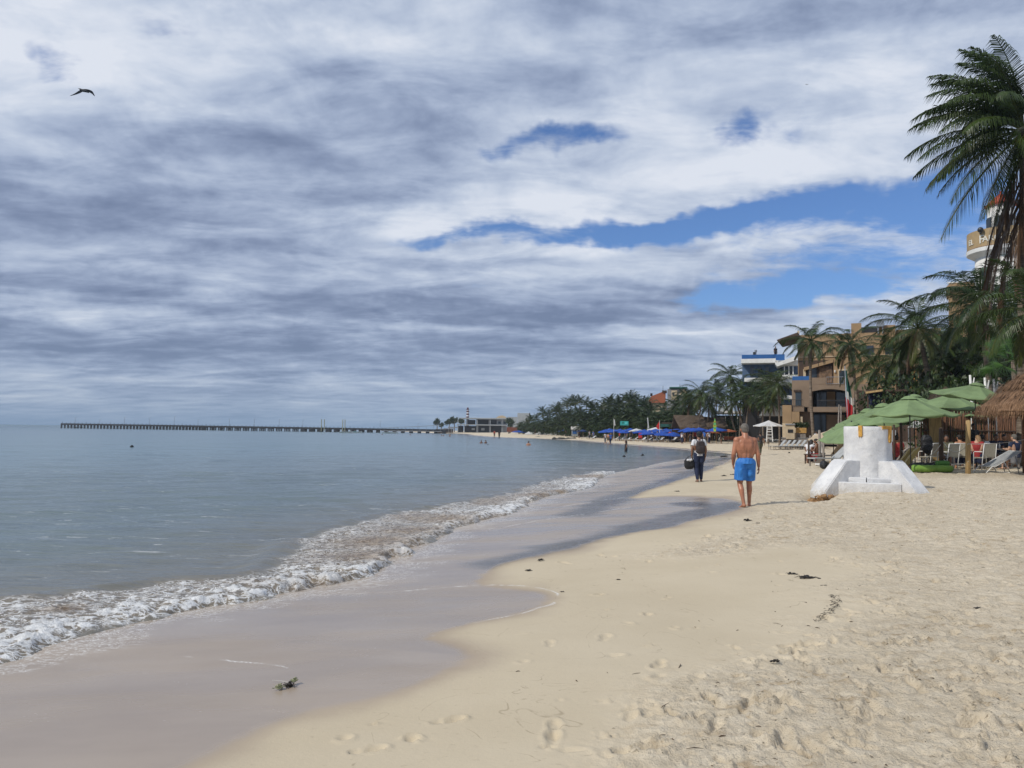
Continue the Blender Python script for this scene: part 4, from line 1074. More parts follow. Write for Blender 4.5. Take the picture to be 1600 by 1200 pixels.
bp = thing('backpack', 'brown black backpack worn by the walker in the white T-shirt', 'backpack', g + Vector((0, -.23, 1.15)), R(2))
def soft_box(c, d, p=3.2, n=10):
    mb = MB(); vs = []; fs = []
    for i in range(n + 1):
        ph = math.pi * i / n - math.pi / 2
        for k in range(2 * n):
            th = math.pi * k / n; f_ = lambda w: math.copysign(abs(w) ** (2 / p), w)
            vs.append((c[0] + d[0] / 2 * f_(math.cos(ph)) * f_(math.cos(th)), c[1] + d[1] / 2 * f_(math.cos(ph)) * f_(math.sin(th)), c[2] + d[2] / 2 * f_(math.sin(ph))))
    for i in range(n):
        for k in range(2 * n): fs.append((i * 2 * n + k, i * 2 * n + (k + 1) % (2 * n), (i + 1) * 2 * n + (k + 1) % (2 * n), (i + 1) * 2 * n + k))
    mb.add(vs, fs); return mb
BPM = mat('backpack_nylon', (0.035, 0.024, 0.024), .7, .3, 8, .5, 25)
soft_box((0, 0, .0), (.285, .17, .43), 4).build('bag_body', BPM, bp, smooth=True)
soft_box((0, -.085, -.07), (.22, .07, .22), 4).build('front_pocket', BPM, bp, smooth=True)
for q in (-1, 1):
    mb = MB(); mb.tube([(q * .09, .07, .19), (q * .10, .13, .27), (q * .11, .26, .26), (q * .12, .34, .12), (q * .12, .29, -.05), (q * .12, .10, -.15)], .014, 6); mb.build('strap', BPM, bp, smooth=True)
mb = MB(); mb.tube([(-.04, .05, .21), (-.02, .05, .25), (.02, .05, .25), (.04, .05, .21)], .008, 6); mb.build('handle', BPM, bp)
bg_ = thing('duffel_bag', "round black duffel bag in the backpack walker's left hand", 'bag', g + Vector((-.315, .02, .60)), R(2))
me = fuse(soft_box((0, 0, 0), (.34, .26, .38), 2.6), .012, 2, lambda c: (fbm(c[:, 0] * 12, c[:, 2] * 12, 3) - .5) * .03); me.materials.append(CL['black']); part('bag_body', me, bg_)
mb = MB(); mb.tube([(-.10, 0, .15), (-.02, 0, .24), (.06, 0, .26), (.10, 0, .24), (.12, 0, .13)], .012, 6); mb.build('handle', CL['black'], bg_, smooth=True)
me = fuse(soft_box((-.02, -.10, .13), (.20, .12, .10), 2.2), .01, 2, lambda c: (fbm(c[:, 0] * 22, c[:, 2] * 22, 3) - .5) * .04); me.materials.append(CL['white']); part('white_cloth', me, bg_)

# ---- small things lying on the sand
WEED = mat('dark_seaweed', (0.016, 0.012, 0.008), .55, .5, 12, .6, 40)
WEEDG = mat('pale_green_weed', (0.25, 0.26, 0.14), .6, .4, 30, .4, 60)
def weed(label, px, py, size, seed, flat=.35, strands=26, elong=1.5, green=False, group=None):
    p = G(px, py); rg = np.random.default_rng(seed); size *= .58; root = thing('seaweed_clump', label, 'seaweed', p, 0, group); root.scale = (.62, .62, .75) if green else (1, 1, 1); mb = MB()
    for i in range(9): mb.ball((rg.normal() * size * .28 * elong, rg.normal() * size * .2, abs(rg.normal()) * size * flat * .35 + size * .05), size * rg.uniform(.10, .22), 7, 5, (1.3, 1, .7))
    for i in range(strands):
        a = rg.uniform(0, 6.28); q = Vector((rg.normal() * size * .22 * elong, rg.normal() * size * .18, .01)); pts = [q]
        for k in range(4):
            a += rg.normal() * .7; q = q + Vector((math.cos(a) * elong, math.sin(a), 0)) * size * .13; q.z = max(.004, size * flat * rg.random() * (1 - k / 5)); pts.append(q.copy())
        mb.tube(pts, [size * .035, size * .04, size * .03, size * .02, size * .01], 5)
    mb.build('weed_mass', WEED, root)
    if green:
        for cc in ((.05, .16, .06), (-.16, -.14, .03)):
            mb = MB()
            for i in range(46):
                q = Vector(cc) * .5 + Vector((rg.normal() * .012, rg.normal() * .018, abs(rg.normal()) * .01)); a = rg.uniform(0, 6.28)
                mb.tube([q, q + Vector((math.cos(a), math.sin(a), rg.normal() * .4)) * .014, q + Vector((math.cos(a + .8), math.sin(a + .8), 0)) * .024], [.004, .005, .002], 5)
            mb.build('green_strands', WEEDG, root)
        mb = MB(); mb.tube([(.02, .09, .02), (-.05, .13, .008), (-.14, .18, .006), (-.24, .20, .005)], [.004, .003, .003, .002], 5); mb.build('trailing_stalk', ML['rope'], root)
    return root
weed('dark clump of seaweed with pale green ends lying on the wet sand in front', 452, 1074, .15, 1, .6, 22, 1.1, True)
weed('flat black seaweed clump, leftmost of three in a row on the smooth sand', 1239, 898, .115, 2)
weed('largest black seaweed clump with a long tail, middle of three on the smooth sand', 1263, 904, .17, 3, .3, 30, 1.7)
weed('small ragged black seaweed scrap, rightmost of three on the smooth sand', 1290, 916, .085, 4, .25)
weed('small black weed scrap beside the upper wet sand, the farther of two', 845, 876, .10, 5, .5)
weed('small green black weed scrap by the wet sand, the nearer of two', 825, 892, .09, 6, .3)
weed('dark seaweed scrap on the sand just below the feet of the man in blue shorts', 1168, 814, .14, 7, .4)
weed('tiny dark scrap to the right below the feet of the man in blue shorts', 1186, 818, .09, 8, .3)
weed('tiny dark weed scrap on the smooth sand between wet lobe and footprints', 966, 906, .05, 9, .3)
weed('black weed tuft on trodden sand near the right edge', 1528, 951, .075, 10, .4)
weed('black speck of weed on trodden sand at lower right of the smooth patch', 1212, 1034, .07, 11, .4)
weed('dark scrap of weed in the lower centre beside the footprints', 1220, 1128, .05, 12, .3, 10)
weed('brown weed scrap by the edge of the wet lobe', 878, 925, .045, 13, .3, 10)
weed('black lump on the bare sand between the walkers and the row of loungers', 1233, 708.5, .30, 14, .8, 20, 1.0)
weed('long black weed pile at the water edge beside the backpack walker', 1131, 714, .45, 15, .35, 30, 2.0)
weed('dark weed tuft on the sand left of the man in blue shorts, the left one', 1131, 744, .18, 16, .4, 14)
weed('dark weed tuft on the sand left of the man in blue shorts, the right one', 1145, 742, .16, 17, .4, 14)
weed('single dark scrap on the damp sand below the backpack walker', 1058, 768, .13, 18, .4, 14)
# a curved trail of twiggy debris
tr = np.random.default_rng(5); mb = MB(); o0 = G(1300, 935)
for i in range(110):
    u = tr.random(); px = 1302 - 14 * u + 8 * math.sin(u * 5) + tr.normal() * 4.5; py = 932 + 42 * u
    q = G(px, py) - o0; a = tr.normal() * .5; l = tr.uniform(.006, .022)
    q.z += .012
    mb.tube([q - Vector((math.cos(a) * l, math.sin(a) * l, 0)), q + Vector((0, 0, .006)), q + Vector((math.cos(a) * l, math.sin(a) * l, 0))], [.001, .0022, .001], 4)
o = mb.build('twig_debris', WEED, loc=o0); tag(o, 'curved trail of small dark twiggy beach debris on the smooth sand', 'debris', kind='stuff')
# brown bits of dry weed and twigs trodden into the sand
tr = np.random.default_rng(15); N_ = 5200; bx_ = tr.uniform(-1.5, 15, N_); by_ = 3.2 + 19 * tr.random(N_) ** 1.1
rs_ = sdist(rough_line, rough_poly, bx_, by_); ws_ = sdist(wet_line, wet_poly, bx_, by_); cl_ = fbm(bx_ * .9, by_ * .9, 3)
ok_ = (tr.random(N_) < np.clip(ss(-1.5, 1.0, rs_) * .85 + .03, 0, 1) * ss(.38, .62, cl_)) & (ws_ < -.25) & (np.abs(bx_) < by_ * .8)
bx_ = bx_[ok_]; by_ = by_[ok_]; bz_ = land_h(sdist(shore, land_poly, bx_, by_)); mb = MB()
_dg = bpy.context.evaluated_depsgraph_get(); _sm = sand.evaluated_get(_dg)
for x_, y_, z_ in zip(bx_, by_, bz_):
    hit, loc_, nn_, _ = _sm.ray_cast((x_, y_, 3), (0, 0, -1))
    if not hit: continue
    a_ = tr.uniform(0, 3.14); l_ = tr.uniform(.004, .020) * (1 + 1.4 * (tr.random() < .08)); q = Vector(loc_) + Vector((0, 0, .002)); d_ = Vector((math.cos(a_) * l_, math.sin(a_) * l_, tr.normal() * .002)); w_ = tr.uniform(.0012, .0040)
    mb.tube([q - d_, q + Vector((tr.normal() * .003, tr.normal() * .003, .003)), q + d_], [w_ * .5, w_, w_ * .4], 4)
o = mb.build('beach_debris', mat('dry_brown_weed', (0.07, 0.045, 0.025), .8, .5, 8)); tag(o, 'tiny brown bits of dry weed and twigs scattered over the trodden sand', 'debris', kind='stuff')
# buoy-like dark float out on the sea and ball floats
def floater(label, px, py, r, colr='black'):
    p = on_z(px, py, ZW); mb = MB(); mb.lathe([(0.01, -.8 * r), (r * .7, -.6 * r), (r, 0), (r * .85, .5 * r), (r * .4, .9 * r), (r * .12, 1.15 * r), (.01, 1.2 * r)], 14)
    o = mb.build('mooring_buoy', CL[colr], loc=p, smooth=True); tag(o, label, 'buoy', None)
floater('small black mooring buoy floating alone on open water at left', 206, 698.5, .16)
floater('dark float on the water in front of the standing bather', 975, 714, .13)
floater('dark float on the water to the right of the standing bather', 1004, 712, .13)

# ---- birds
def bird(name, label, px, py, Y, span, quad):
    o0 = P(px, py, Y); k = Y / F
    def q(ax, ay, dpt=0): return P(ax, ay, Y) - o0 + Vector((0, dpt, 0))
    root = thing(name, label, 'bird', o0)
    body = [q(123.5, 138.5, -.04), q(126, 140, 0), q(130, 141.3, .02), (q(134, 142.3, .03)), q(138.5, 144.5, .05)]
    mb = MB(); mb.tube(body, [.012 * span, .035 * span, .058 * span, .045 * span, .01 * span], 10); mb.ball(body[1], .045 * span, 10, 8)
    mb.build('body', quad, root, smooth=True)
    for pts, wd in (([q(128, 140.6), q(124, 144, -.05), q(118.5, 148.2, -.12), q(112.2, 152.3, -.22)], (.13, .12, .07, .01)), ([q(128, 140.4), q(135, 139.8, .08), q(141, 141.5, .2), q(143.6, 146.5, .32)], (.13, .13, .13, .03))):
        mb = MB(); vs = []; fs = []
        c = catmull([tuple(p) for p in pts], 4); n_ = len(c)
        for i, p in enumerate(c):
            u = i / (n_ - 1) * 3; j = min(int(u), 2); w = (wd[j] + (wd[j + 1] - wd[j]) * (u - j)) * span
            wv = (Vector((.55, .55, -.62)) if wd[1] == .12 else Vector((-.5, .35, -.8))) * w * .8; T_ = .012 * span * (1 - .6 * i / n_)
            p = Vector(p); vs += [p - wv * .35, p + Vector((0, 0, T_)), p + wv * .65, p - Vector((0, 0, T_ * .5))]
        for i in range(n_ - 1):
            for k2 in range(4): fs.append((i * 4 + k2, i * 4 + (k2 + 1) % 4, (i + 1) * 4 + (k2 + 1) % 4, (i + 1) * 4 + k2))
        mb.add(vs, fs); mb.build('wing', quad, root, smooth=True)
    mb = MB(); mb.tube([q(123.6, 138.6, -.04), q(122.6, 138.0, -.06)], [.008 * span, .003], 6); mb.build('beak', ML['post_wood'], root)
bird('flying_bird', 'dark long winged seabird flying alone in the upper left sky', 128, 141, 46, 1.5, mat('bird_plumage', (0.035, 0.034, 0.036), .7, .3, 6))
o0 = P(1260.5, 132, 420)
root = thing('distant_bird', 'tiny dark bird gliding high in the sky right of centre', 'bird', o0)
mb = MB(); mb.tube([(-.1, -.5, 0), (0, 0, .02), (.1, .5, 0)], [.03, .14, .03], 8); mb.build('body', CL['black'], root)
for q in (-1, 1):
    mb = MB(); mb.add([(0, -.12, 0), (0, .16, 0), (q * .55, .12, .14), (q * 1.05, -.02, .04), (q * .55, -.10, .14), (0, 0, .05), (q * .5, 0, .17)], [(0, 4, 6, 5), (5, 6, 2, 1), (4, 3, 6), (6, 3, 2), (0, 1, 2, 3, 4)]); mb.build('wing', CL['black'], root)
# ================================================================ BEACH BAR AT THE RIGHT
def at_g(px, Y):
    """ground position in column px at distance Y"""
    x = P(px, 690, Y).x; return Vector((x, Y, gz(x, Y)))
def parasol(label, px, py, Y, r, drop, canvas='green_canvas', tilt=(0, 0), n=8, group='green beach parasols of the bar', rz=.2, vent=True, pole='dark_metal', lo=False, name='parasol', base=None):
    top = P(px, py, Y); b = Vector((top.x, top.y, gz(top.x, top.y))); H_ = top.z - b.z
    if base is not None: b = base; H_ = top.z - b.z
    root = thing(name, label, 'parasol', b, rz, group)
    rot = Matrix.Rotation(R(tilt[0]), 4, 'X') @ Matrix.Rotation(R(tilt[1]), 4, 'Y')
    T = Matrix.Translation((0, 0, H_ - drop)) @ rot
    off = Matrix.Rotation(-rz, 3, 'Z') @ (top - b); off.z = 0
    mb = MB(); vs = []; fs = []; M_ = 6; K = 4
    for i in range(M_ + 1):
        u = i / M_
        for k in range(n * K):
            an = 2 * math.pi * k / (n * K); ph = (k % K) / K
            sag = math.sin(math.pi * ph); ap = math.cos(math.pi / n) / math.cos((ph - .5) * 2 * math.pi / n) if True else 1
            rr_ = (.07 * (1 if vent else .2) + (r - .07) * u) * ap if u > 0 else .05
            z = drop * (1 - u) - .045 * r * u * sag - .05 * drop * math.sin(math.pi * u)
            vs.append((rr_ * math.cos(an), rr_ * math.sin(an), z))
    for i in range(M_):
        for k in range(n * K): fs.append((i * n * K + k, i * n * K + (k + 1) % (n * K), (i + 1) * n * K + (k + 1) % (n * K), (i + 1) * n * K + k))
    o0 = M_ * n * K                                     # short valance hem
    for k in range(n * K): x, y, z = vs[o0 + k]; vs.append((x * 1.003, y * 1.003, z - .035))
    for k in range(n * K): fs.append((o0 + k, o0 + (k + 1) % (n * K), o0 + n * K + (k + 1) % (n * K), o0 + n * K + k))
    mb.add([T @ Vector(v) for v in vs], fs); mb.build('canopy', ML[canvas], root)
    if vent:
        mb = MB(); prof = [(.02, drop + .045), (r * .10, drop + .015), (r * .20, drop - .13 * drop - .01)]
        vs = []; fs = []
        for rr_, z in prof:
            for k in range(n): an = 2 * math.pi * k / n; vs.append(T @ Vector((rr_ * math.cos(an), rr_ * math.sin(an), z + .02)))
        for i in range(2):
            for k in range(n): fs.append((i * n + k, i * n + (k + 1) % n, (i + 1) * n + (k + 1) % n, (i + 1) * n + k))
        mb.add(vs, fs); mb.build('vent_cap', ML[canvas], root)
        mb = MB(); mb.ball(T @ Vector((0, 0, drop + .08)), .03, 8, 6, (1, 1, 1.4)); mb.build('finial', ML[pole], root)
    ptop = T @ Vector((0, 0, drop * .9))
    jt = Vector((0, 0, H_ - drop - .12))
    mb = MB(); mb.tube([(0, 0, -.3), jt, ptop], .021 if not lo else .03, 8); mb.build('pole', ML[pole], root, smooth=True)
    if not lo:
        mb = MB()
        for k in range(n):
            an = 2 * math.pi * k / n; e = T @ Vector((r * .97 * math.cos(an), r * .97 * math.sin(an), -.02)); c = T @ Vector((0, 0, drop - .05)); mid = T @ Vector((r * .5 * math.cos(an), r * .5 * math.sin(an), drop * .47))
            mb.tube([c, e], .008, 4); mb.tube([mid, T @ Vector((0, 0, drop * .05))], .007, 4)
        mb.build('ribs', ML[pole], root)
    return root
parasol('wide green parasol in front, its rim right above the white pedestal drum', 1421, 621, 27.0, 1.52, .60, rz=.25)
parasol('tilted green parasol just left of the thatched roof, highest of the green ones', 1523, 600, 29.6, 1.62, .55, tilt=(10, 5), rz=.5)
parasol('green parasol tucked under the tilted one near the thatched roof', 1484, 616, 32.6, 1.62, .55, tilt=(4, 2), rz=.1)
parasol('low green parasol half hidden between tilted parasol and thatch edge', 1508, 634, 35.5, 1.3, .45, rz=.4)
parasol('green parasol peeping over the wide front one', 1428, 618, 33.5, 1.65, .55, rz=.0)
parasol('green parasol directly left of the wide front one', 1381, 632, 31.5, 1.55, .62, tilt=(0, -7), rz=.3)
parasol('fourth green parasol of the row receding to the left of the drum', 1357, 640, 34.5, 1.6, .65, tilt=(0, -10), rz=.6)
parasol('small looking green parasol near the left end of the receding row', 1338, 649, 37, 1.6, .62, tilt=(0, -14), rz=.15)
parasol('lowest green parasol sloping down left beside the drum top', 1334, 661, 31, 1.35, .42, tilt=(0, -16), rz=.5)
parasol('faded beige parasol tilted at the far left end of the green row', 1302, 671, 38, 1.2, .28, 'beige_canvas', tilt=(0, -14), rz=.5, group=None)

# ---- thatched palapa at the right edge
def palapa(label, cx, cy, z_eave, z_top, r, tier=True, mat_='thatch', posts=6, post_r=.09, ang0=0.0, shag=.16, name='thatched_palapa'):
    g = gz(cx, cy); root = thing(name, label, 'palapa', (cx, cy, g)); rg = np.random.default_rng(int(r * 100))
    mb = MB(); n = 96; vs = []; fs = []; prof = []
    H_ = z_top - z_eave
    if tier: prof = [(0.02, z_top), (r * .15, z_top - H_ * .17), (r * .38, z_top - H_ * .40), (r * .62, z_top - H_ * .60), (r * .655, z_top - H_ * .66), (r * .64, z_top - H_ * .675), (r * .74, z_top - H_ * .73), (r * .90, z_top - H_ * .87), (r * .99, z_eave + .05), (r, z_eave - .03), (r * .93, z_eave + .03), (r * .5, z_eave + H_ * .4), (.02, z_eave + H_ * .8)]
    else: prof = [(0.02, z_top), (r * .3, z_top - H_ * .32), (r * .65, z_top - H_ * .66), (r * .98, z_eave + .05), (r, z_eave - .03), (r * .92, z_eave + .03), (.02, z_eave + H_ * .8)]
    for i, (rr_, z) in enumerate(prof):
        for k in range(n):
            an = 2 * math.pi * k / n; w = (fbm(np.array([k * .7 + i * .05]), np.array([i * .8]), 2)[0] - .5)
            rq = rr_ * (1 + .03 * w) if 0 < i < len(prof) - 3 else rr_
            zz = z - g + (w * shag * .8 if i in (len(prof) - 4, len(prof) - 5) or (tier and i in (3, 4)) else w * .04)
            vs.append((rq * math.cos(an), rq * math.sin(an), zz))
    for i in range(len(prof) - 1):
        for k in range(n): fs.append((i * n + k, i * n + (k + 1) % n, (i + 1) * n + (k + 1) % n, (i + 1) * n + k))
    mb.add(vs, fs); rf = mb.build('thatch_roof', ML[mat_], root, smooth=True)
    mb = MB()                                                 # hanging straw
    rings_ = [(r * .985, z_eave - g + .05, 1700, .30)] + ([(r * .66, z_top - H_ * .60 - g - .05, 700, .22)] if tier else []) + [(r * rng_, z_top - g - H_ * rng_ * .94 + .03, int(420 * rng_ + 60), .34) for rng_ in (.25, .42, .56, .74, .86)]
    for rr_, z, cnt, ln in rings_:
        for i in range(cnt):
            an = rg.uniform(0, 6.283); l = ln * rg.uniform(.4, 1.25) * (shag / .16) ; q = Vector((rr_ * math.cos(an), rr_ * math.sin(an), z + rg.normal() * .03))
            sl_ = H_ / r; dn = Vector((math.cos(an) * .62, math.sin(an) * .62, -sl_ * .75)).normalized() if rr_ < r * .9 else Vector((math.cos(an) * .28, math.sin(an) * .28, -.95))
            q -= dn * .12; tn = Vector((-math.sin(an), math.cos(an), 0)); w = .011 + .012 * rg.random()
            e = q + dn * (l + .1) + tn * rg.normal() * .03 + Vector((math.cos(an), math.sin(an), 0)) * .02; b0 = len(mb.v)
            mb.v += [tuple(q - tn * w + Vector((0, 0, .03))), tuple(q + tn * w + Vector((0, 0, .03))), tuple(e)]; mb.f.append((b0, b0 + 1, b0 + 2)); mb.a += [0] * 3
    mb.build('straw_fringe', ML[mat_], rf)
    for k in range(posts):
        an = ang0 + 2 * math.pi * k / posts; mb = MB(); x, y = r * .74 * math.cos(an), r * .74 * math.sin(an)
        mb.tube([(x, y, -.4), (x + .03, y, (z_eave - g) * .5), (x, y, z_eave - g + H_ * .2)], [post_r, post_r * .9, post_r * .85], 10); mb.build('post', ML['post_wood'], root, smooth=True)
    return root
palapa('big shaggy thatched palapa cut off by the right edge of the photo', 17.28, 24.0, 2.38, 4.65, 2.52, True, ang0=R(200), posts=3, post_r=.075)
palapa('grey weathered thatch roof behind the green parasols', P(1478, 640, 44).x, 44, 2.9, P(1478, 604, 44).z, 2.0, False, 'thatch_grey', posts=5, name='thatched_hut')

# ---- stick screen behind the tables
def stick_fence(label, x0, x1, Y, h, seed, colr):
    a = at_g(x0, Y); b = at_g(x1, Y); n = int((b.x - a.x) / .075); mb = MB(); rg = random.Random(seed)
    for i in range(n):
        x = (b.x - a.x) * i / n; hh = h * rg.uniform(.93, 1.04); j = rg.uniform(-.03, .03)
        mb.tube([(x, j, -.2), (x + rg.uniform(-.03, .03), j + rg.uniform(-.03, .03), hh * .5), (x + rg.uniform(-.04, .04), j, hh)], [.035, .032, .026], 6)
    root = thing('stick_fence', label, 'fence', a); mb.build('upright_sticks', colr, root, smooth=True)
    mb = MB(); 
    for z in (.5, 1.5, 2.4): mb.tube([(0, -.06, z), ((b.x - a.x), -.06, z)], .03, 6)
    mb.build('rails', ML['dark_wood'], root)
stick_fence('tall screen of upright reddish brown sticks behind the bar tables', 1440, 1660, 34.5, 2.75, 3, mat('stick_bark', (0.15, 0.072, 0.038), .85, .55, 5, .3, 20, stretch=(4, 4, .25)))
p0 = at_g(1462, 33.2)
mb = MB(); mb.box((0, 0, 1.15), (.5, .05, 2.3)); o = mb.build('hanging_mat', ML['pale_wood'], loc=p0); tag(o, 'pale woven mat hanging upright at the left end of the stick screen', 'mat')
bush('hanging_greenery', 'leafy greenery hanging in the shade under the big thatch', at_g(1566, 31) + Vector((0, 0, 2.15)), 1.3, .5, .6, 900, .07, 'bush_leaf', seed=9, cat='plant')

# ---- posts and ropes along the edge
def post(label, px, Y, h, r, lean=(0, 0), m_='post_wood', group='wooden posts along the beach bar'):
    p = at_g(px, Y); mb = MB(); mb.tube([(0, 0, -.4), (lean[0] * .5, lean[1] * .5, h * .5), (lean[0], lean[1], h)], [r, r * .95, r * .88], 10)
    mb.ball((lean[0], lean[1], h), r * .87, 10, 6, (1, 1, .35))
    o = mb.build('wooden_post', ML[m_], loc=p, smooth=True); tag(o, label, 'post', group); return p
pA = post('thick wooden post with pale top between parasols and big thatch', 1511, 26.4, 1.78, .085, (.06, 0), 'pale_wood')
pB = post('dark red post at the far right under the big thatch', 1600, 26.6, 2.0, .07)
pC = post('dark wooden post between the beige sling chairs', 1470, 28.0, 1.55, .08, (.02, 0), 'dark_wood')
post('thin dark post standing left of the stacked yellow boards', 1397, 30.0, 1.7, .045, (0, 0), 'dark_wood')
post('dark post right of the white drum, half hidden', 1408, 28.5, 1.75, .055, (0, 0), 'dark_wood')
post('slim dark post beside the seated pair, left one', 1263.5, 37.5, 1.05, .05, (0, 0), 'dark_wood')
post('grey brown post beside the seated pair, tallest', 1281, 36.0, 1.55, .06, (-.02, 0), 'grey_wood')
post('slim post at the left end of the bar, nearest the open sand', 1286.5, 33.5, 1.0, .045, (0, 0), 'grey_wood')
post('pale short post in front of the terrace', 1266, 52, 1.3, .07, (0, 0), 'grey_wood')
def rope(label, a, b, sag, r=.012):
    a = Vector(a); b = Vector(b); mb = MB(); pts = []
    for i in range(15): u = i / 14; q = (b - a) * u; q.z -= sag * 4 * u * (1 - u); pts.append(q)
    mb.tube(pts, r, 6); o = mb.build('rope', ML['rope'], loc=a, smooth=True); tag(o, label, 'rope')
rope('pale rope strung between the two right hand posts', pA + Vector((-.04, -.08, 1.0)), pB + Vector((0, -.1, 1.13)), .06)
rope('rope sagging from the dark post to the pale topped post', pC + Vector((.05, -.07, 1.05)), pA + Vector((-.02, -.08, .98)), .30)
rope('lower pale rope near the sand between dark and pale topped posts', pC + Vector((.05, -.07, .42)), pA + Vector((-.02, -.08, .40)), .14, .014)
rope('rope sagging left from the dark post towards the drum', pC + Vector((-.05, -.07, .95)), at_g(1408, 28.5) + Vector((0, -.05, .75)), .45)

# ---- beige sling chairs
def make_chair():
    root = thing('sling_chair', 'x', 'chair', (0, 0, 0), 0, 'beige sling chairs at the bar tables')
    mb = MB(); mb.box((0, .02, .45), (.46, .46, .018)); mb.build('seat', ML['chair_mesh'], root)
    mb = MB(); mb.box((0, -.27, .72), (.46, .016, .48), rx=R(10)); mb.build('backrest', ML['chair_mesh'], root)
    for q in (-1, 1):
        mb = MB(); mb.tube([(q * .25, -.16, .0), (q * .25, -.23, .46), (q * .24, -.315, .965)], .016, 7); mb.build('rear_leg', ML['white_paint'], root, smooth=True)
        mb = MB(); mb.tube([(q * .25, .26, 0), (q * .25, .24, .64), (q * .25, .18, .66), (q * .25, -.22, .66)], .016, 7); mb.build('front_leg', ML['white_paint'], root, smooth=True)
    for a_, b_ in (((-.24, -.315, .965), (.24, -.315, .965)), ((-.25, -.19, .2), (.25, -.19, .2)), ((-.25, .245, .42), (.25, .245, .42))): mb = MB(); mb.tube([a_, b_], .012, 7); mb.build('crossbar', ML['white_paint'], root, smooth=True)
    return root
ch0 = make_chair(); first = True
for px, Y, rz, lab in [(1538, 28.6, .1, 'beige sling chair with its back to the beach, largest, right of the pale topped post'),
                       (1500, 29.6, -.35, 'beige sling chair left of the pale topped post, turned slightly'),
                       (1481, 29.0, .25, 'beige sling chair just right of the dark post'),
                       (1450, 30.2, .6, 'beige sling chair left of the dark post, by the black heap'),
                       (1521, 30.6, 1.2, 'sling chair seen from the side behind the pale topped post'),
                       (1577, 30.2, .05, 'sling chair behind the striped folding lounger'),
                       (1462, 31.6, 2.2, 'sling chair facing the beach, deep between the dark post and stick screen')]:
    c = ch0 if first else copy_tree(ch0)
    c.location = at_g(px, Y); c.rotation_euler.z = rz; c['label'] = lab; first = False
# ---- tables
def table(label, px, Y, w=.9, rz=0, h=.73):
    p = at_g(px, Y); root = thing('wooden_table', label, 'table', p, rz, 'tables of the beach bar')
    mb = MB(); mb.box((0, 0, h), (w, .8, .035)); mb.build('tabletop', ML['grey_wood'], root)
    for sx_ in (-1, 1):
        for sy_ in (-1, 1):
            mb = MB(); mb.box((sx_ * (w / 2 - .06), sy_ * .34, (h - .02) / 2 - .001), (.055, .055, h - .022)); mb.build('leg', ML['grey_wood'], root)
    return p
t1 = table('weathered table behind the striped lounger with drinks on it', 1562, 29.6, 1.1)
t2 = table('table between the two chairs left of the pale topped post', 1492, 31.2, .9)
t3 = table('dark table deep under the front parasol beside the yellow boards', 1432, 32.5, .9)
for k, (q, lab) in enumerate([((-.25, -.1), 'bottle on the weathered table, nearest the pale topped post'), ((.05, .1), 'second bottle on the weathered table'), ((.3, -.12), 'white cup on the weathered table, nearest the seated man in blue')]):
    mb = MB()
    if k < 2: mb.lathe([(.03, 0), (.032, .13), (.012, .18), (.012, .23)], 12)
    else: mb.lathe([(.03, 0), (.04, .10), (.037, .10), (.028, .01)], 12)
    o = mb.build('bottle' if k < 2 else 'cup', ML['post_wood'] if k == 0 else ML['white_paint'], loc=t1 + Vector((q[0], q[1], .748)), smooth=True); tag(o, lab, 'bottle' if k < 2 else 'cup')
# ---- striped folding lounger
def folding_lounger():
    p = at_g(1562, 26.9); root = thing('folding_lounger', 'grey and white striped folding beach lounger facing left at the far right', 'lounger', p, R(6))
    def sling(x0, z0, x1, z1):
        mb = MB(); N = 7
        for i in range(N):
            y = (i - (N - 1) / 2) * .085; d = Vector((x1 - x0, 0, z1 - z0)); ang = math.atan2(d.z, d.x)
            mb.box(((x0 + x1) / 2, y, (z0 + z1) / 2), (d.length, .058, .012), ry=-ang)
        return mb
    sling(-.42, .22, .55, .72).build('backrest', ML['slat_grey'], root)
    sling(-.62, .20, -.42, .215).build('seat', ML['slat_grey'], root)
    for q in (-1, 1):
        mb = MB(); mb.tube([(-.78, q * .32, -.02), (-.55, q * .32, .20), (-.42, q * .32, .205), (.58, q * .32, .735)], .015, 7); mb.build('side_rail', ML['white_paint'], root, smooth=True)
        mb = MB(); mb.tube([(-.12, q * .33, .36), (.12, q * .33, -.02)], .013, 7); mb.tube([(.30, q * .33, .58), (.42, q * .33, -.02)], .013, 7); mb.build('leg', ML['grey_metal'], root, smooth=True)
    for a_, b_ in (((.12, -.33, 0), (.12, .33, 0)), ((.58, -.32, .735), (.58, .32, .735))): mb = MB(); mb.tube([a_, b_], .012, 6); mb.build('crossbar', ML['white_paint'], root)
folding_lounger()
# ---- boards, heap, rolls
for k, (px, Y, lab) in enumerate([(1414, 28.2, 'long yellowish board leaning to the right, left one of the pair'), (1423, 27.9, 'long yellowish board leaning to the right, right one of the pair'), (1409, 29.2, 'thin shaded board leaning behind the yellow pair')]):
    p = at_g(px, Y); mb = MB(); L = .98 if k < 2 else .9
    poly = []
    for i in range(13):
        u = i / 12 * 2 - 1; poly.append((u * L / 2, .085 * (1 - abs(u) ** 4)))
    poly += [(x, -z) for x, z in poly[::-1][1:-1]]
    mb.prism(poly, -.045, .045); o = mb.build('leaning_board', ML['board'] if k < 2 else ML['grey_wood'], loc=p + Vector((0, 0, .50))); o.rotation_euler = (R(12), R(-52), 0)
    tag(o, lab, 'board', 'boards leaning beside the black heap')
p = at_g(1437, 28.6); mb = MB(); rg = random.Random(2)
for i in range(30): mb.ball((rg.uniform(-.62, .62), rg.uniform(-.3, .3), rg.uniform(.03, .20)), rg.uniform(.10, .19), 8, 6, (1.5, 1, .8))
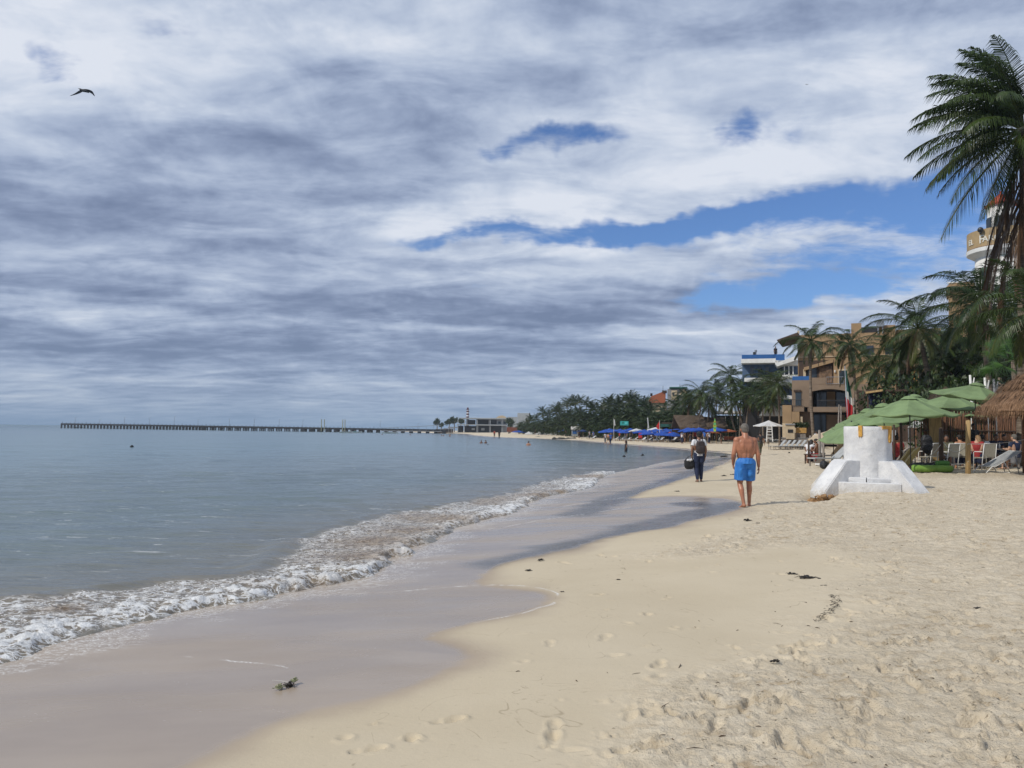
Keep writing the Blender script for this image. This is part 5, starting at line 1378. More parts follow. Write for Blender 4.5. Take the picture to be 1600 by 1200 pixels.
me = fuse(mb, .035, 2, lambda c: (fbm(c[:, 0] * 7, c[:, 2] * 9, 3) - .5) * .06); me.materials.append(ML['black']); o = bpy.data.objects.new('tarp_heap', me); COL.objects.link(o); o.location = p; tag(o, 'low heap of black tarpaulin on the sand behind the green rolls', 'tarpaulin')
p = at_g(1404, 27.6); mb = MB(); mb.box((0, 0, .22), (.80, .16, .05), ry=R(3)); mb.box((-.3, 0, .09), (.06, .14, .2)); mb.box((.3, 0, .09), (.06, .14, .2)); o = mb.build('plank_bench', ML['post_wood'], loc=p); tag(o, 'low brown plank right behind the white drum', 'plank')
def roll(label, px0, px1, Y, r, mat_, z=0, spiral=False):
    a = at_g(px0, Y); b = at_g(px1, Y); a.z = b.z = max(a.z, b.z) + r * .93 + z; d = b - a; L = d.length
    mb = MB(); N = 22; pts = []; rad = []
    for i in range(N + 1): u = i / N; pts.append((0 + L * u, 0, 0)); rad.append(r * (1 + .05 * math.sin(i * 2.3) + (-.25 if i in (0, N) else 0)))
    mb.tube(pts, rad, 18)
    root = thing('foam_roll', label, 'float', a, math.atan2(d.y, d.x), 'green rolled floats'); mb.build('roll', ML[mat_], root, smooth=True)
    mb = MB(); pts = [(L + .004, math.cos(t_) * r * (.15 + .8 * t_ / 16), math.sin(t_) * r * (.15 + .8 * t_ / 16)) for t_ in [k * .4 for k in range(40)]]
    mb.tube(pts, .009, 5); mb.tube([(L - .03, 0, 0), (L + .012, 0, 0)], r * .22, 10); mb.build('rolled_edge', ML['mid_green'], root)
roll('long lime green foam roll lying on the sand in front', 1424, 1486.5, 27.2, .125, 'lime')
roll('darker lime foam roll lying right behind the long one', 1432, 1480, 27.5, .115, 'lime')
roll('short green roll resting on top, its coiled end facing right', 1462, 1481, 27.45, .105, 'mid_green', .19)
# ---- stacked sun beds left of the drum
def sunbed(label, px, Y, rz, back=38, L=1.9, m_='grey_wood', mat_='slat_grey', group=None, name='sun_lounger', lo=False, z=0, w=.62):
    p = at_g(px, Y) + Vector((0, 0, z)); root = thing(name, label, 'sun lounger', p, rz, group)
    hb = R(back); bl = L * .38
    mb = MB(); mb.box((-L * .19, 0, .32), (L * .62, w, .05)); mb.build('seat', ML[mat_], root)
    mb = MB(); mb.box((L * .12 + math.cos(hb) * bl / 2, 0, .335 + math.sin(hb) * bl / 2), (bl, w, .045), ry=-hb); mb.build('backrest', ML[mat_], root)
    for sx_ in (-.44, .14):
        for sy_ in (-1, 1): q = MB(); q.box((L * sx_, sy_ * w * .42, .13), (.05, .05, .34)); q.build('leg', ML[m_], root)
    if not lo:
        q = MB(); q.tube([(L * .12 + math.cos(hb) * bl * .7, 0, .335 + math.sin(hb) * bl * .7), (L * .30, 0, .02)], .018, 6); q.build('prop', ML[m_], root)
    return root
for k, (px, Y, rz, bk, z, mt_, lab) in enumerate([(1298, 33.6, R(10), 40, .0, 'slat_grey', 'grey slatted sun bed with raised back left of the drum, lowest and nearest'),
                                    (1304, 34.6, R(12), 42, .10, 'grey_wood', 'brown slatted sun bed with raised back directly behind the nearest one'),
                                    (1309, 36.0, R(8), 45, .05, 'slat_grey', 'grey sun bed third in line left of the drum'),
                                    (1296, 38.5, R(6), 50, .0, 'pale_wood', 'pale sun bed with steep back near the seated pair')]):
    sunbed(lab, px, Y, rz, bk, z=z, mat_=mt_, group='sun beds beside the drum')
p = at_g(1291, 32.2); mb = MB(); mb.box((0, 0, .12), (.75, .5, .06)); o = mb.build('white_board', ML['white_paint'], loc=p); tag(o, 'white flat board lying by the left end of the bar', 'board')
p = at_g(1298, 30.6); mb = MB(); rg = random.Random(8)
for i in range(16): mb.ball((rg.uniform(-.35, .35), rg.uniform(-.15, .15), rg.uniform(.05, .24)), rg.uniform(.09, .14), 8, 6)
me = fuse(mb, .03, 1, lambda c: (fbm(c[:, 0] * 9, c[:, 2] * 12, 3) - .5) * .10); me.materials.append(ML['black']); o = bpy.data.objects.new('netting_bundle', me); COL.objects.link(o); o.location = p; tag(o, 'crumpled black bundle on the sand left of the drum', 'bundle')
p = at_g(1312, 30.4); mb = MB(); mb.box((0, 0, .20), (.7, .35, .10), ry=R(8)); mb.box((.1, .05, .30), (.6, .3, .06), ry=R(-6)); mb.box((-.2, 0, .08), (.1, .3, .16)); mb.box((.25, 0, .09), (.1, .3, .16)); o = mb.build('folded_lounger', ML['pale_wood'], loc=p); tag(o, 'folded wooden lounger lying on the sand between black bundle and drum', 'lounger')
# stool table and bench by the seated pair
p = at_g(1271, 36.8); root = thing('low_table', 'low dark wooden table in front of the seated pair', 'table', p)
mb = MB(); mb.box((0, 0, .42), (.75, .5, .04)); mb.build('tabletop', ML['dark_wood'], root)
for sx_ in (-1, 1):
    for sy_ in (-1, 1): mb = MB(); mb.box((sx_ * .32, sy_ * .2, .19), (.05, .05, .42)); mb.build('leg', ML['dark_wood'], root)
p = at_g(1278, 39.2); root = thing('wooden_chair', 'white high backed chair behind the seated pair', 'chair', p)
mb = MB(); mb.box((0, .25, .75), (.55, .05, .75), rx=R(-8)); mb.build('backrest', ML['white_paint'], root)
mb = MB(); mb.box((0, 0, .42), (.55, .5, .05)); mb.build('seat', ML['white_paint'], root)
for sx_ in (-1, 1):
    for sy_ in (-1, 1): mb = MB(); mb.box((sx_ * .24, sy_ * .22, .2), (.04, .04, .40)); mb.build('leg', ML['white_paint'], root)

# ---- people at the bar
fs1 = figure('s', SIT, dict(voxel=.016, shirt=1, sleeve=.5, hem=-.04, legs=.85, loose=.02))
fs2 = figure('s', dict(SIT, head=(.03, .10, 1.16), hyaw=.5, elL=(-.27, .05, .76), wrL=(-.05, .26, .98), htilt=-.2), dict(voxel=.016, shirt=1, sleeve=.25, hem=-.04, legs=.85, hairL=.16))
fb_ = figure('s', SIT, dict(voxel=.014, legs=.85))
for px, Y, rz, fg_, sk, hr, sh, lg, lab in [
    (1500, 29.7, .1, fb_, 0, 'dark', None, ('shorts', 'navy'), 'dark haired bare backed man seated left of the pale topped post'),
    (1479, 29.2, 2.6, fs1, 1, 'dark', 'olive', ('shorts', 'grey'), 'person in olive shirt seated by the dark post'),
    (1526, 29.4, -.6, fs2, 2, 'fair', 'red', ('shorts', 'navy'), 'fair haired woman in red top leaning at the table'),
    (1535, 30.4, -.2, fs1, 1, 'dark', 'white', ('shorts', 'black'), 'person in white shirt seated right of the woman in red'),
    (1556, 30.5, 2.9, fs1, 1, 'dark', 'navy', ('shorts', 'grey'), 'person in navy shirt facing the beach behind the table'),
    (1568, 31.2, 3.3, fs1, 0, 'dark', 'black', ('shorts', 'grey'), 'person in black shirt facing the beach deepest under the thatch'),
    (1586, 28.6, .35, fs1, 2, 'grey', 'navy', ('shorts', 'grey'), 'man in dark blue shirt seated at the far right with his back to the beach'),
    (1512, 32.4, 2.4, fs2, 1, 'dark', 'charcoal', ('shorts', 'grey'), 'woman in charcoal top seated far back behind the pale topped post'),
    (1401, 30.6, -.4, fs1, 0, 'dark', 'red', ('shorts', 'navy'), 'person in red shirt seated immediately right of the white drum'),
    (1265, 37.9, -1.0, fs2, 1, 'dark', 'white', ('shorts', 'navy'), 'person in white top seated at the low table, left one of the pair'),
    (1276, 37.6, 1.0, fb_, 1, 'dark', None, ('shorts', 'red'), 'bare shouldered person seated right of the pair at the low table')]:
    dress(fg_, lab, at_g(px, Y) + Vector((0, 0, -.02 if px > 1300 else -.16)), rz, sk, hr, sh, lg)
# black bag hung over a chair back
p = at_g(1448, 29.0); me = fuse(soft_box((0, 0, .95), (.42, .3, .75), 2.3), .02, 2, lambda c: (fbm(c[:, 0] * 7, c[:, 2] * 7, 3) - .5) * .1); me.materials.append(ML['black']); o = bpy.data.objects.new('folded_parasol', me); COL.objects.link(o); o.location = p; tag(o, 'dark bundled cloth hanging left of the dark post', 'cloth')
fw1 = figure('f', STAND, dict(voxel=.016, shirt=1, sleeve=.5, legs=1.85))
fw2 = figure('f', WALK, dict(voxel=.016, shirt=1, sleeve=.5, legs=1.85))
fw3 = figure('f', WALK, dict(voxel=.018, legs=.7))
fw4 = figure('f', dict(STAND, elL=(-.33, .02, 1.2), wrL=(-.22, .1, 1.0)), dict(voxel=.018, shirt=1, sleeve=.2, legs=.5, hairL=.12, bulk=.9))
dress(fw2, 'person in black T-shirt and grey trousers walking behind the man in shorts', G(1188, 711.5), R(3), 1, 'dark', 'charcoal', ('trousers', 'olive'))
dress(fw1, 'dark clothed person half hidden behind the backpack walker', G(1083.5, 712), R(10), 1, 'dark', 'black', ('trousers', 'black'))
dress(fw1, 'person in black standing in the shade deep in the bar behind the stick posts', at_g(1521.5, 33.2), R(190), 1, 'dark', 'black', ('trousers', 'black'))
# ================================================================ BUILDINGS (metres, at their real distance)
class Bld:
    """building pieces laid out in photo columns/rows on a wall plane that squarely faces the anchor column; real metres, real depth"""
    def __init__(s, label, cat, Y, px=None, py=None, name='hotel_building', group=None):
        o = P(px, py or 690, Y); s.az = math.atan2(o.x, o.y); s.n = Vector((math.sin(s.az), math.cos(s.az), 0)); s.e = Vector((math.cos(s.az), -math.sin(s.az), 0))
        s.o = Vector((o.x, Y, gz(o.x, Y) if py is None else o.z)); s.root = thing(name, label, cat, s.o, -s.az, group)
    def hit(s, px, py, dY=0.0):
        d = ray(px, py); c = Vector((0, 0, EYE)); t = ((s.o - c).dot(s.n) - dY) / d.dot(s.n); w = c + d * t - s.o
        return w.dot(s.e), w.dot(s.n), w.z
    def b(s, x0, y0, x1, y1, name, m, dY=0.0, dep=3.0, parent=None):
        zt = s.hit((x0 + x1) / 2, y0, dY)[2]; zb = s.hit((x0 + x1) / 2, y1, dY)[2]; xa, v, _ = s.hit(x0, (y0 + y1) / 2, dY); xb = s.hit(x1, (y0 + y1) / 2, dY)[0]
        mb = MB(); mb.bb(xa, v, zb, xb, v + dep, zt)
        return mb.build(name, m if not isinstance(m, str) else ML[m], parent or s.root)
    def poly(s, pts, name, m, dY=0.0, dep=3.0, parent=None):
        pl = []
        for x, y in pts: q = s.hit(x, y, dY); pl.append((q[0], q[2])); v = q[1]
        mb = MB(); mb.prism(pl, v, v + dep); return mb.build(name, m if not isinstance(m, str) else ML[m], parent or s.root, merge=True)
    def rail(s, x0, y0, x1, y1, n, name='railing', m='dark_metal', dY=.2, parent=None, r=.02):
        a = s.hit(x0, y0, dY); b = s.hit(x1, y1, dY); mb = MB(); z0 = b[2]; v = a[1]; zt = s.hit((x0 + x1) / 2, y0, dY)[2]
        mb.tube([(a[0], v, zt), (b[0], v, zt)], r * 1.4, 5); mb.tube([(a[0], v, z0 + .05), (b[0], v, z0 + .05)], r, 5)
        for i in range(n + 1): x = a[0] + (b[0] - a[0]) * i / n; mb.tube([(x, v, z0), (x, v, zt)], r * .7, 4)
        return mb.build(name, ML[m], parent or s.root)
# ---- ochre hotel
H_ = Bld('ochre and brown four storey beach hotel with balconies behind the palms', 'hotel', 80, 1340)
H_.b(1247, 521, 1400, 691, 'wall', 'tan', 0, 12); H_.b(1400.3, 527, 1500, 691, 'wall', 'tan', -1.5, 10)
H_.b(1330, 505, 1346, 521.2, 'rooftop_block', 'tan', -.5, 4); H_.b(1371, 508, 1399, 521.2, 'rooftop_block', 'tan', -1, 4); H_.b(1400.5, 514, 1470, 527.2, 'rooftop_block', 'tan', -2, 5)
H_.b(1345, 511, 1372, 521.3, 'roof_plant', 'dark_metal', -1, 3)
ac = H_.b(1369.5, 500, 1381.5, 510, 'air_conditioner', 'grey_metal', .3, 1.2); H_.b(1371, 509.8, 1373, 521, 'stand', 'grey_metal', .2, .2, ac); H_.b(1378.5, 509.8, 1380, 521, 'stand', 'grey_metal', .2, .2, ac)
H_.poly([(1213.5, 531), (1246.8, 519), (1246.8, 525.5), (1215, 533.5)], 'roof_canopy', 'dark_wood', 2.0, 6)
H_.b(1246, 517, 1249, 560, 'corner_trim', 'cream', .12, .3)
for px, w in ((1262, .08), (1300, .08)): pass
H_.b(1247, 555.5, 1400, 557, 'cornice', 'cream', .10, .1)
# level three terrace: recess, sloping beam, doors, parapet
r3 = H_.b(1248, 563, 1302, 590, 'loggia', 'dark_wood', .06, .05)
H_.poly([(1256, 574), (1302, 561), (1302, 566), (1256, 579)], 'sloping_beam', 'tan', .6, .5)
H_.b(1262, 575, 1276, 590, 'glazed_door', 'glass', .12, .05, r3); H_.b(1255, 577, 1259, 590, 'column', 'cream', .35, .3, r3)
H_.b(1280, 572, 1300, 598, 'stone_panel', mat('rubble_stone', (0.16, 0.10, 0.06), .9, .5, 4, .5, 8), .14, .08, r3)
H_.b(1302.5, 560, 1326, 600, 'wall', 'tan', .5, .8)
dr = H_.b(1309.5, 576.5, 1325.5, 600, 'door_frame', 'cream', .62, .1); H_.b(1311.2, 579, 1323.6, 600, 'door_pane', 'glass', .68, .05, dr)
H_.b(1303.6, 578, 1305.4, 582, 'wall_lamp', 'white_paint', .66, .12)
# level two: projecting taupe block with arch
H_.b(1237.5, 594, 1269, 636, 'wall', 'taupe', 3.0, 3.2); H_.b(1269, 600, 1335, 607.6, 'wall', 'taupe', 3.0, 3.2); H_.b(1318.5, 589.5, 1335, 600.1, 'wall', 'taupe', 3.0, .5)
H_.b(1266, 590, 1291, 600.2, 'parapet', 'taupe', 3.02, .4); H_.b(1324, 607.3, 1335, 640, 'wall', 'taupe', 3.0, 3.2)
H_.b(1335.3, 600, 1362, 691, 'wall', 'taupe', 1.4, 1.6)
pts = [(1269, 607)] + [(1269 + 55 * i / 14, 611.5 - 3.7 * math.sin(math.pi * i / 14)) for i in range(15)] + [(1324, 607)]
H_.poly(pts, 'arch', 'taupe', 3.04, .3)
H_.b(1269.3, 607.8, 1323.8, 636, 'room_shade_panel', 'interior_shade', .3, .1)  # flat near-black panel carries the room's shade in its colour
H_.b(1276, 613, 1291, 636, 'glazed_door', 'glass', .45, .08); H_.b(1292, 612, 1305, 636, 'inner_wall', 'tan', .5, .1); H_.b(1307, 613, 1321, 636, 'glazed_door', 'glass', .45, .08)
H_.rail(1277, 625.5, 1323, 636, 26, dY=3.1, r=.028); H_.b(1262, 635.8, 1336, 643.6, 'balcony_slab', 'taupe', 3.25, 3.6)
H_.rail(1291.5, 589, 1318, 600, 8, dY=3.1, m='grey_metal'); H_.b(1238, 587.8, 1265.8, 594, 'glass_balustrade', 'blue_glass', 3.0, .06)
# left balcony
H_.b(1236, 634.5, 1256, 643, 'balcony_slab', 'taupe', 3.8, 3); H_.rail(1237.3, 624.5, 1254.8, 634.5, 6, dY=3.9); H_.b(1240, 609, 1251, 611.8, 'ledge', 'dark_wood', 3.2, .2); H_.b(1243, 613, 1252, 634, 'glazed_door', 'glass', 3.05, .06)
# ground floor
H_.b(1237, 643.2, 1268, 688, 'wall', 'taupe', 2.6, 2.8); H_.b(1269.5, 643.9, 1335, 690, 'room_shade_panel', 'interior_shade', .4, .1); H_.b(1272, 648, 1290, 676, 'glazed_door', 'glass', .9, .08); H_.b(1291.5, 648, 1320, 688, 'inner_wall', 'taupe', .8, .1); H_.b(1324, 643.9, 1335.1, 690, 'wall', 'taupe', 2.6, .6)
H_.b(1222.5, 633, 1236.8, 661, 'side_wall', 'tan', 4, 7); H_.b(1222.5, 661.2, 1249, 688, 'side_wall', 'cream', 4, 4); H_.b(1251, 651, 1254, 678, 'column', 'cream', 4.2, .3)
H_.b(1237.2, 643.2, 1249, 661, 'side_wall', 'tan', 4, 1)
# right part seen between fronds
H_.b(1420, 573, 1434, 640, 'round_column', mat('ochre_column', (0.46, 0.22, 0.06), .8, .1), 1.5, 1.4); H_.b(1405, 585, 1419.5, 622, 'room_shade_panel', 'interior_shade', .1, .1); H_.b(1436, 580, 1470, 620, 'room_shade_panel', 'interior_shade', -.9, .2)
H_.rail(1404, 596, 1462, 606, 22, dY=1.2); H_.b(1362.5, 621, 1470, 660, 'wall', 'cream', .9, .8); H_.b(1345, 540, 1365, 556, 'glazed_door', 'glass', .1, .08); H_.b(1383, 566, 1398, 600, 'glazed_door', 'glass', .1, .08); H_.b(1383, 538, 1396, 556, 'glazed_door', 'glass', .1, .08)
for x0 in (1415, 1438, 1460): H_.b(x0, 540, x0 + 11, 562, 'window', 'glass', -1.4, .08)
# ---- terrace in front of the hotel: low wall, planter, grill hut
T_ = Bld('low grey terrace wall running in front of the ochre hotel', 'wall', 76, 1290, name='terrace_wall'); T_.b(1222, 686.2, 1420, 695, 'wall_face', 'grey_wood', 0, .5); T_.b(1221, 684.9, 1421, 686.1, 'coping', 'concrete', .05, .6)
q = Bld('yellow ochre planter box with a dense green hedge on the terrace', 'planter', 76.4, 1251, name='planter_box'); q.b(1243.5, 668.5, 1260, 676.5, 'box', mat('ochre_wood', (0.42, 0.24, 0.07), .8, .2), -.6, .9); q.b(1244, 676.7, 1259, 685, 'plinth', 'grey_wood', -.7, .7)
rg = np.random.default_rng(4); mb = MB(); a = Vector(q.hit(1251.5, 664, -.7))
for i in range(5): leaf_cloud(mb, rg, (a.x + (i - 2) * .27, a.y + .3, a.z), .34, 260, .08)
mb.build('hedge', ML['bush_leaf'], q.root, attr='age')
q = Bld('cream masonry grill kiosk with a dark round oven mouth beside the hotel', 'kiosk', 76.6, 1233, name='grill_kiosk'); q.b(1228, 664, 1241.5, 686, 'body', 'cream', -.3, 1.2); q.b(1231, 671, 1239, 676, 'oven_mouth', 'interior_shade', -.25, .1); q.b(1227, 662, 1242.5, 664.2, 'roof_slab', 'concrete', -.2, 1.5)
# ---- white and blue building with glass roof rail
W_b = Bld('white building with curved balconies and blue glass roof rail left of the ochre hotel', 'building', 108, 1215)
W_b.b(1160, 566, 1247, 632, 'wall', 'blue_wall', -2.5, 6); W_b.b(1160, 632.2, 1247, 684, 'shade_fill', 'interior_shade', -2.6, 6)  # near-black lower box puts the shade down there into its colour
for (x0, y0, x1, y1) in ((1158, 560.5, 1214, 567), (1211, 563, 1247, 570), (1163, 590, 1247, 596), (1168, 618, 1250, 623)): W_b.b(x0, y0, x1, y1, 'white_slab', 'white_paint', 0, 5)
W_b.b(1159, 554, 1212, 560.3, 'glass_rail', 'blue_glass', 0, .1); W_b.b(1212.2, 553.5, 1226, 562.8, 'glass_rail', 'blue_glass', .4, .1)
W_b.poly([(1211, 568), (1246, 555), (1246, 562), (1214, 572.5)], 'sloping_roof_edge', 'white_paint', 1.2, 6)
for x in (1225, 1232, 1238.5): W_b.b(x, 572, x + 1.4, 590, 'column', 'white_paint', .3, .3)
for x0, y0 in ((1217, 573), (1226.8, 573), (1233.8, 574), (1216, 600), (1228, 600), (1172, 573), (1184, 573), (1196, 573)): W_b.b(x0, y0, x0 + 5.5, y0 + 16, 'window', 'glass', -2.35, .1)
W_b.b(1222, 585.5, 1247, 589.9, 'white_parapet', 'white_paint', .6, .2); W_b.poly([(1206, 600), (1247, 588), (1247, 596), (1222, 602)], 'sloping_balcony', 'pale_block', 1.0, 3)
W_b.b(1196, 652, 1226, 676, 'room_shade_panel', 'interior_shade', .5, .2); W_b.poly([(1186, 652), (1200, 633.5), (1226, 634.5), (1226, 648)], 'grey_awning', 'pale_block', 3.5, 3)
for px, lab in ((1213, 'person leaning on the blue glass roof rail of the white building'),):
    g_ = P(px, 560.4, 108.6); dress(fw1, lab, g_ + Vector((0, .3, 0)), R(190), 1, 'dark', 'black', ('trousers', 'black'))
for px, h, lab in ((1178.5, 6.5, 'short dark chimney pipe on the roof of the white building'), (1181, 10, 'taller pale capped pipe on the roof of the white building')):
    g_ = P(px, 560.4, 110); mb = MB(); mb.tube([(0, 0, 0), (0, 0, h * .09)], .10, 8); mb.tube([(0, 0, h * .09), (0, 0, h * .09 + .35)], .18, 8); o = mb.build('roof_vent', ML['grey_metal' if h > 7 else 'dark_metal'], loc=g_); tag(o, lab, 'vent pipe')
# ---- the lighthouse-like hotel tower with its sign
Yt = 62.0; ct = P(1566, 400, Yt); g0 = gz(ct.x, Yt)
tw = thing('lighthouse_tower', 'white round lighthouse tower with ochre sign band and red lantern roof behind the tall palm', 'lighthouse', (ct.x, Yt, g0))
mpx = Yt / F
zt = lambda py: P(1566, py, Yt).z - g0
r_b = 37.5 * mpx; r_s = 48 * mpx
mb = MB(); mb.lathe([(r_b * 1.12, -.3), (r_b * 1.03, zt(520)), (r_b, zt(403))], 40); mb.build('tower_shaft', ML['white_paint'], tw, smooth=True)
mb = MB(); mb.lathe([(r_s * .2, zt(391)), (r_s * .98, zt(391)), (r_s, zt(390)), (r_s, zt(364)), (r_s * .96, zt(364)), (r_s * .96, zt(372)), (.05, zt(372))], 48); SIGN_Z = (zt(394), zt(372))
mb.build('sign_band', mat('ochre_sign', (0.36, 0.255, 0.13), .7, .08), tw, smooth=False)
mb = MB(); mb.lathe([(r_s * 1.0, zt(391)), (r_s * 1.02, zt(389.8)), (r_s * 1.0, zt(388.8))], 48); mb.build('lower_trim', ML['tan'], tw, smooth=True)
mb = MB(); mb.lathe([(r_b * .99, zt(404)), (r_s * 1.02, zt(397)), (r_s * 1.03, zt(391.2)), (r_b * .5, zt(391.1))], 48); mb.build('soffit', ML['white_paint'], tw, smooth=False)
mb = MB(); mb.lathe([(r_b * .52, zt(372)), (r_b * .50, zt(322))], 24); mb.build('lantern_room', ML['white_paint'], tw, smooth=True)
mb = MB()
for k in range(8):
    an = k * math.pi / 4; 
    mb.box((math.cos(an) * r_b * .51, math.sin(an) * r_b * .51, zt(350)), (.10, .5, 1.0), rz=an)
mb.build('lantern_panes', ML['glass'], tw)
mb = MB(); mb.lathe([(r_b * .62, zt(322)), (r_b * .35, zt(312)), (.08, zt(303)), (.05, zt(299))], 24); mb.build('red_roof', mat('red_tiles', (0.45, 0.06, 0.03), .7, .2, 5, .3), tw, smooth=True)
def bent_text(body, size, zc_, ang0, rad, parent, m, name='lettering', extr=.05, sx_=1.0):
    cu = bpy.data.curves.new('t', 'FONT'); cu.body = body; cu.size = size; cu.extrude = extr; cu.align_x = 'CENTER'; cu.offset = .012 * size
    o = bpy.data.objects.new('t', cu); COL.objects.link(o); dg = bpy.context.evaluated_depsgraph_get(); me = bpy.data.meshes.new_from_object(o.evaluated_get(dg), depsgraph=dg)
    bpy.data.objects.remove(o); bm = bmesh.new(); bm.from_mesh(me)
    for v in bm.verts:
        an = ang0 + v.co.x * sx_ / rad; rr_ = rad + v.co.z; z = v.co.y + zc_; v.co = (rr_ * math.cos(an), rr_ * math.sin(an), z)
    bm.to_mesh(me); bm.free(); me.materials.clear(); me.materials.append(m); return part(name, me, parent)
acam = math.atan2(-Yt, -ct.x)
SG = mat('sign_lettering', (0.66, 0.63, 0.55), .6, .03)
# glyph sizes: small capitals after a larger initial, as painted on the band
bent_text('EL', .62, zt(383.6), acam + R(-59), r_s, tw, SG); bent_text('F', .92, zt(385), acam + R(-33.5), r_s, tw, SG)
bent_text('ARO', .66, zt(383.8), acam + R(-15.5), r_s, tw, SG); bent_text('HOTEL', .17, zt(379.5), acam + R(9.7), r_s, tw, SG, 'small_lettering', .04)
mb = MB()
for k in range(5):
    an = acam + R(9.7) + (k - 2) * .045; mb.box((math.cos(an) * (r_s + .02), math.sin(an) * (r_s + .02), zt(375)), (.04, .10, .035), rz=an)
mb.build('small_underline', SG, tw)
for lab, (x0, y0, x1, y1) in (('window', (1534.5, 417, 1554.5, 450)),):
    f_ = MB(); an = acam - math.asin((1566 - 1544.5) * mpx / r_b); f_.box(((r_b + .05) * math.cos(an), (r_b + .05) * math.sin(an), (zt(417) + zt(450)) / 2), (.12, .82, zt(417) - zt(450)), rz=an); fo = f_.build('window_frame', ML['white_paint'], tw)
    f_ = MB(); f_.box(((r_b + .12) * math.cos(an), (r_b + .12) * math.sin(an), (zt(420.5) + zt(446)) / 2), (.08, .56, zt(420.5) - zt(446)), rz=an); f_.build('pane', ML['glass'], fo)
mb = MB()
for px_, hh in ((1516, 3.0),): pass
q = P(1532, 363.9, Yt - 1.2)
mb = MB(); mb.ball((0, 0, .25), .22, 10, 8); mb.tube([(0, 0, -.1), (0, 0, .1)], .08, 6); o = mb.build('rail_lamp', ML['dark_metal'], tw, loc=q - Vector((ct.x, Yt, g0)), smooth=True)
# terracotta wing below the tower
q = Bld('orange tiled hotel wing showing between palms beneath the lighthouse tower', 'building', 66, 1500, name='hotel_wing'); q.b(1484, 449, 1530, 700, 'wall', 'tan', 0, 5); q.poly([(1477, 450), (1486, 441), (1520, 440), (1532, 450)], 'tiled_roof', 'tan', 1, 6.5); q.b(1480, 440, 1508, 441.8, 'white_trim', 'white_paint', 1.05, .2)
q = Bld('shaded brown hotel block deep behind the palms at the right', 'building', 56, 1560, name='hotel_wing'); q.b(1475, 522, 1720, 700, 'wall', 'taupe', 0, 5)
for x0 in (1490, 1515, 1560, 1600, 1640): q.b(x0, 575, x0 + 14, 605, 'window', 'glass', .1, .15); q.b(x0, 535, x0 + 14, 558, 'window', 'glass', .1, .15)
# ---- dark timber pergola with curtain
q = Bld('dark timber pergola with a flat roof and dark curtain behind the parasols', 'pergola', 50, 1398, name='timber_pergola')
q.poly([(1352.5, 612), (1380, 608), (1380, 611), (1352.5, 615)], 'roof_edge', 'pale_wood', .2, .3); q.b(1353, 608.5, 1442, 611.6, 'flat_roof', 'dark_wood', 0, 3.5)
for x in (1355, 1381, 1412, 1436): q.b(x, 611.7, x + 2.4, 690, 'post', 'dark_wood', -.1, .12)
q.poly([(1357, 613), (1379, 613), (1376, 640), (1365, 655), (1357, 655)], 'curtain', CL['navy'], -.6, .05); q.b(1384, 640, 1410, 660, 'counter', 'dark_wood', -.4, .6); q.b(1440, 600, 1452, 690, 'back_screen', 'dark_wood', -2.5, .2)
q.b(1355, 630, 1440, 690, 'back_wall', 'dark_wood', -3.2, .2)
# ---- service counter shade behind the tables (bar back)
q = Bld('dark low bar hut with a pale awning behind the parasol poles', 'bar', 42, 1400, name='bar_hut'); q.b(1345, 664, 1455, 712, 'back_wall', 'dark_wood', -1.5, .3); q.b(1362, 672, 1400, 690, 'pale_curtain', 'pale_block', -1.3, .1); q.b(1345, 690, 1440, 700, 'counter', 'grey_wood', 0, .6)
for x in (1350, 1378, 1404, 1430): q.b(x, 655, x + 2, 712, 'post', 'post_wood', .2, .1)
q = Bld('small white tent roof glimpsed under the front parasol', 'tent', 39, 1432, name='white_tent'); q.poly([(1418, 668), (1428, 658), (1440, 658), (1450, 668)], 'tent_roof', 'white_canvas', 0, 2.2)
for x in (1419, 1448): q.b(x, 668, x + 1.2, 706, 'tent_pole', 'grey_metal', -.1, .05)
# ---- Mexican flag on its pole
pf = P(1320, 576, 44); g1 = gz(pf.x, 44); fl = thing('flag_on_pole', 'limp green, white and red flag hanging from a leaning pole before the hotel', 'flag', (pf.x, 44, g1))
mb = MB(); mb.tube([(.25, 0, -.3), (0, 0, pf.z - g1 + .15)], [.04, .025], 8); mb.build('pole', ML['grey_metal'], fl, smooth=True)
m, t, b, out = new_mat('flag_cloth'); u_ = t.attr('age'); cr_ = t.n.new('ShaderNodeValToRGB'); t.put(cr_.inputs[0], u_); cr_.color_ramp.interpolation = 'CONSTANT'
cr_.color_ramp.elements[0].color = (0.008, 0.07, 0.05, 1); cr_.color_ramp.elements[1].position = .42; cr_.color_ramp.elements[1].color = (0.45, 0.45, 0.42, 1); e = cr_.color_ramp.elements.new(.57); e.color = (0.36, 0.012, 0.015, 1)
t.l.new(cr_.outputs[0], b.inputs['Base Color']); b.inputs['Roughness'].default_value = .8
mb = MB(); zt_ = pf.z - g1; N, K = 26, 14; vs = []; fs = []; ages = []
Lf = (660 - 578) / F * 44
for i in range(N + 1):
    u = i / N; wd = (.07 + .25 * math.sin(math.pi * min(1, u * .72 + .02)) ** .8) * (1 if u < .86 else 1 - (u - .86) * 5.5)
    for k in range(K + 1):
        v = k / K; x = .02 + u * .10 + v * wd - .02; y = .09 * math.sin(v * 9 + u * 3) * (1 - .4 * u); z = zt_ - .05 - u * Lf - v * .20 * (1 - u)
        vs.append((x, y, z)); ages.append(min(1, max(0, u * .95 + (v - .5) * -.14)))
for i in range(N):
    for k in range(K): fs.append((i * (K + 1) + k, i * (K + 1) + k + 1, (i + 1) * (K + 1) + k + 1, (i + 1) * (K + 1) + k))
mb.v = vs; mb.f = fs; mb.a = ages; mb.build('flag', m, fl, smooth=True, attr='age')

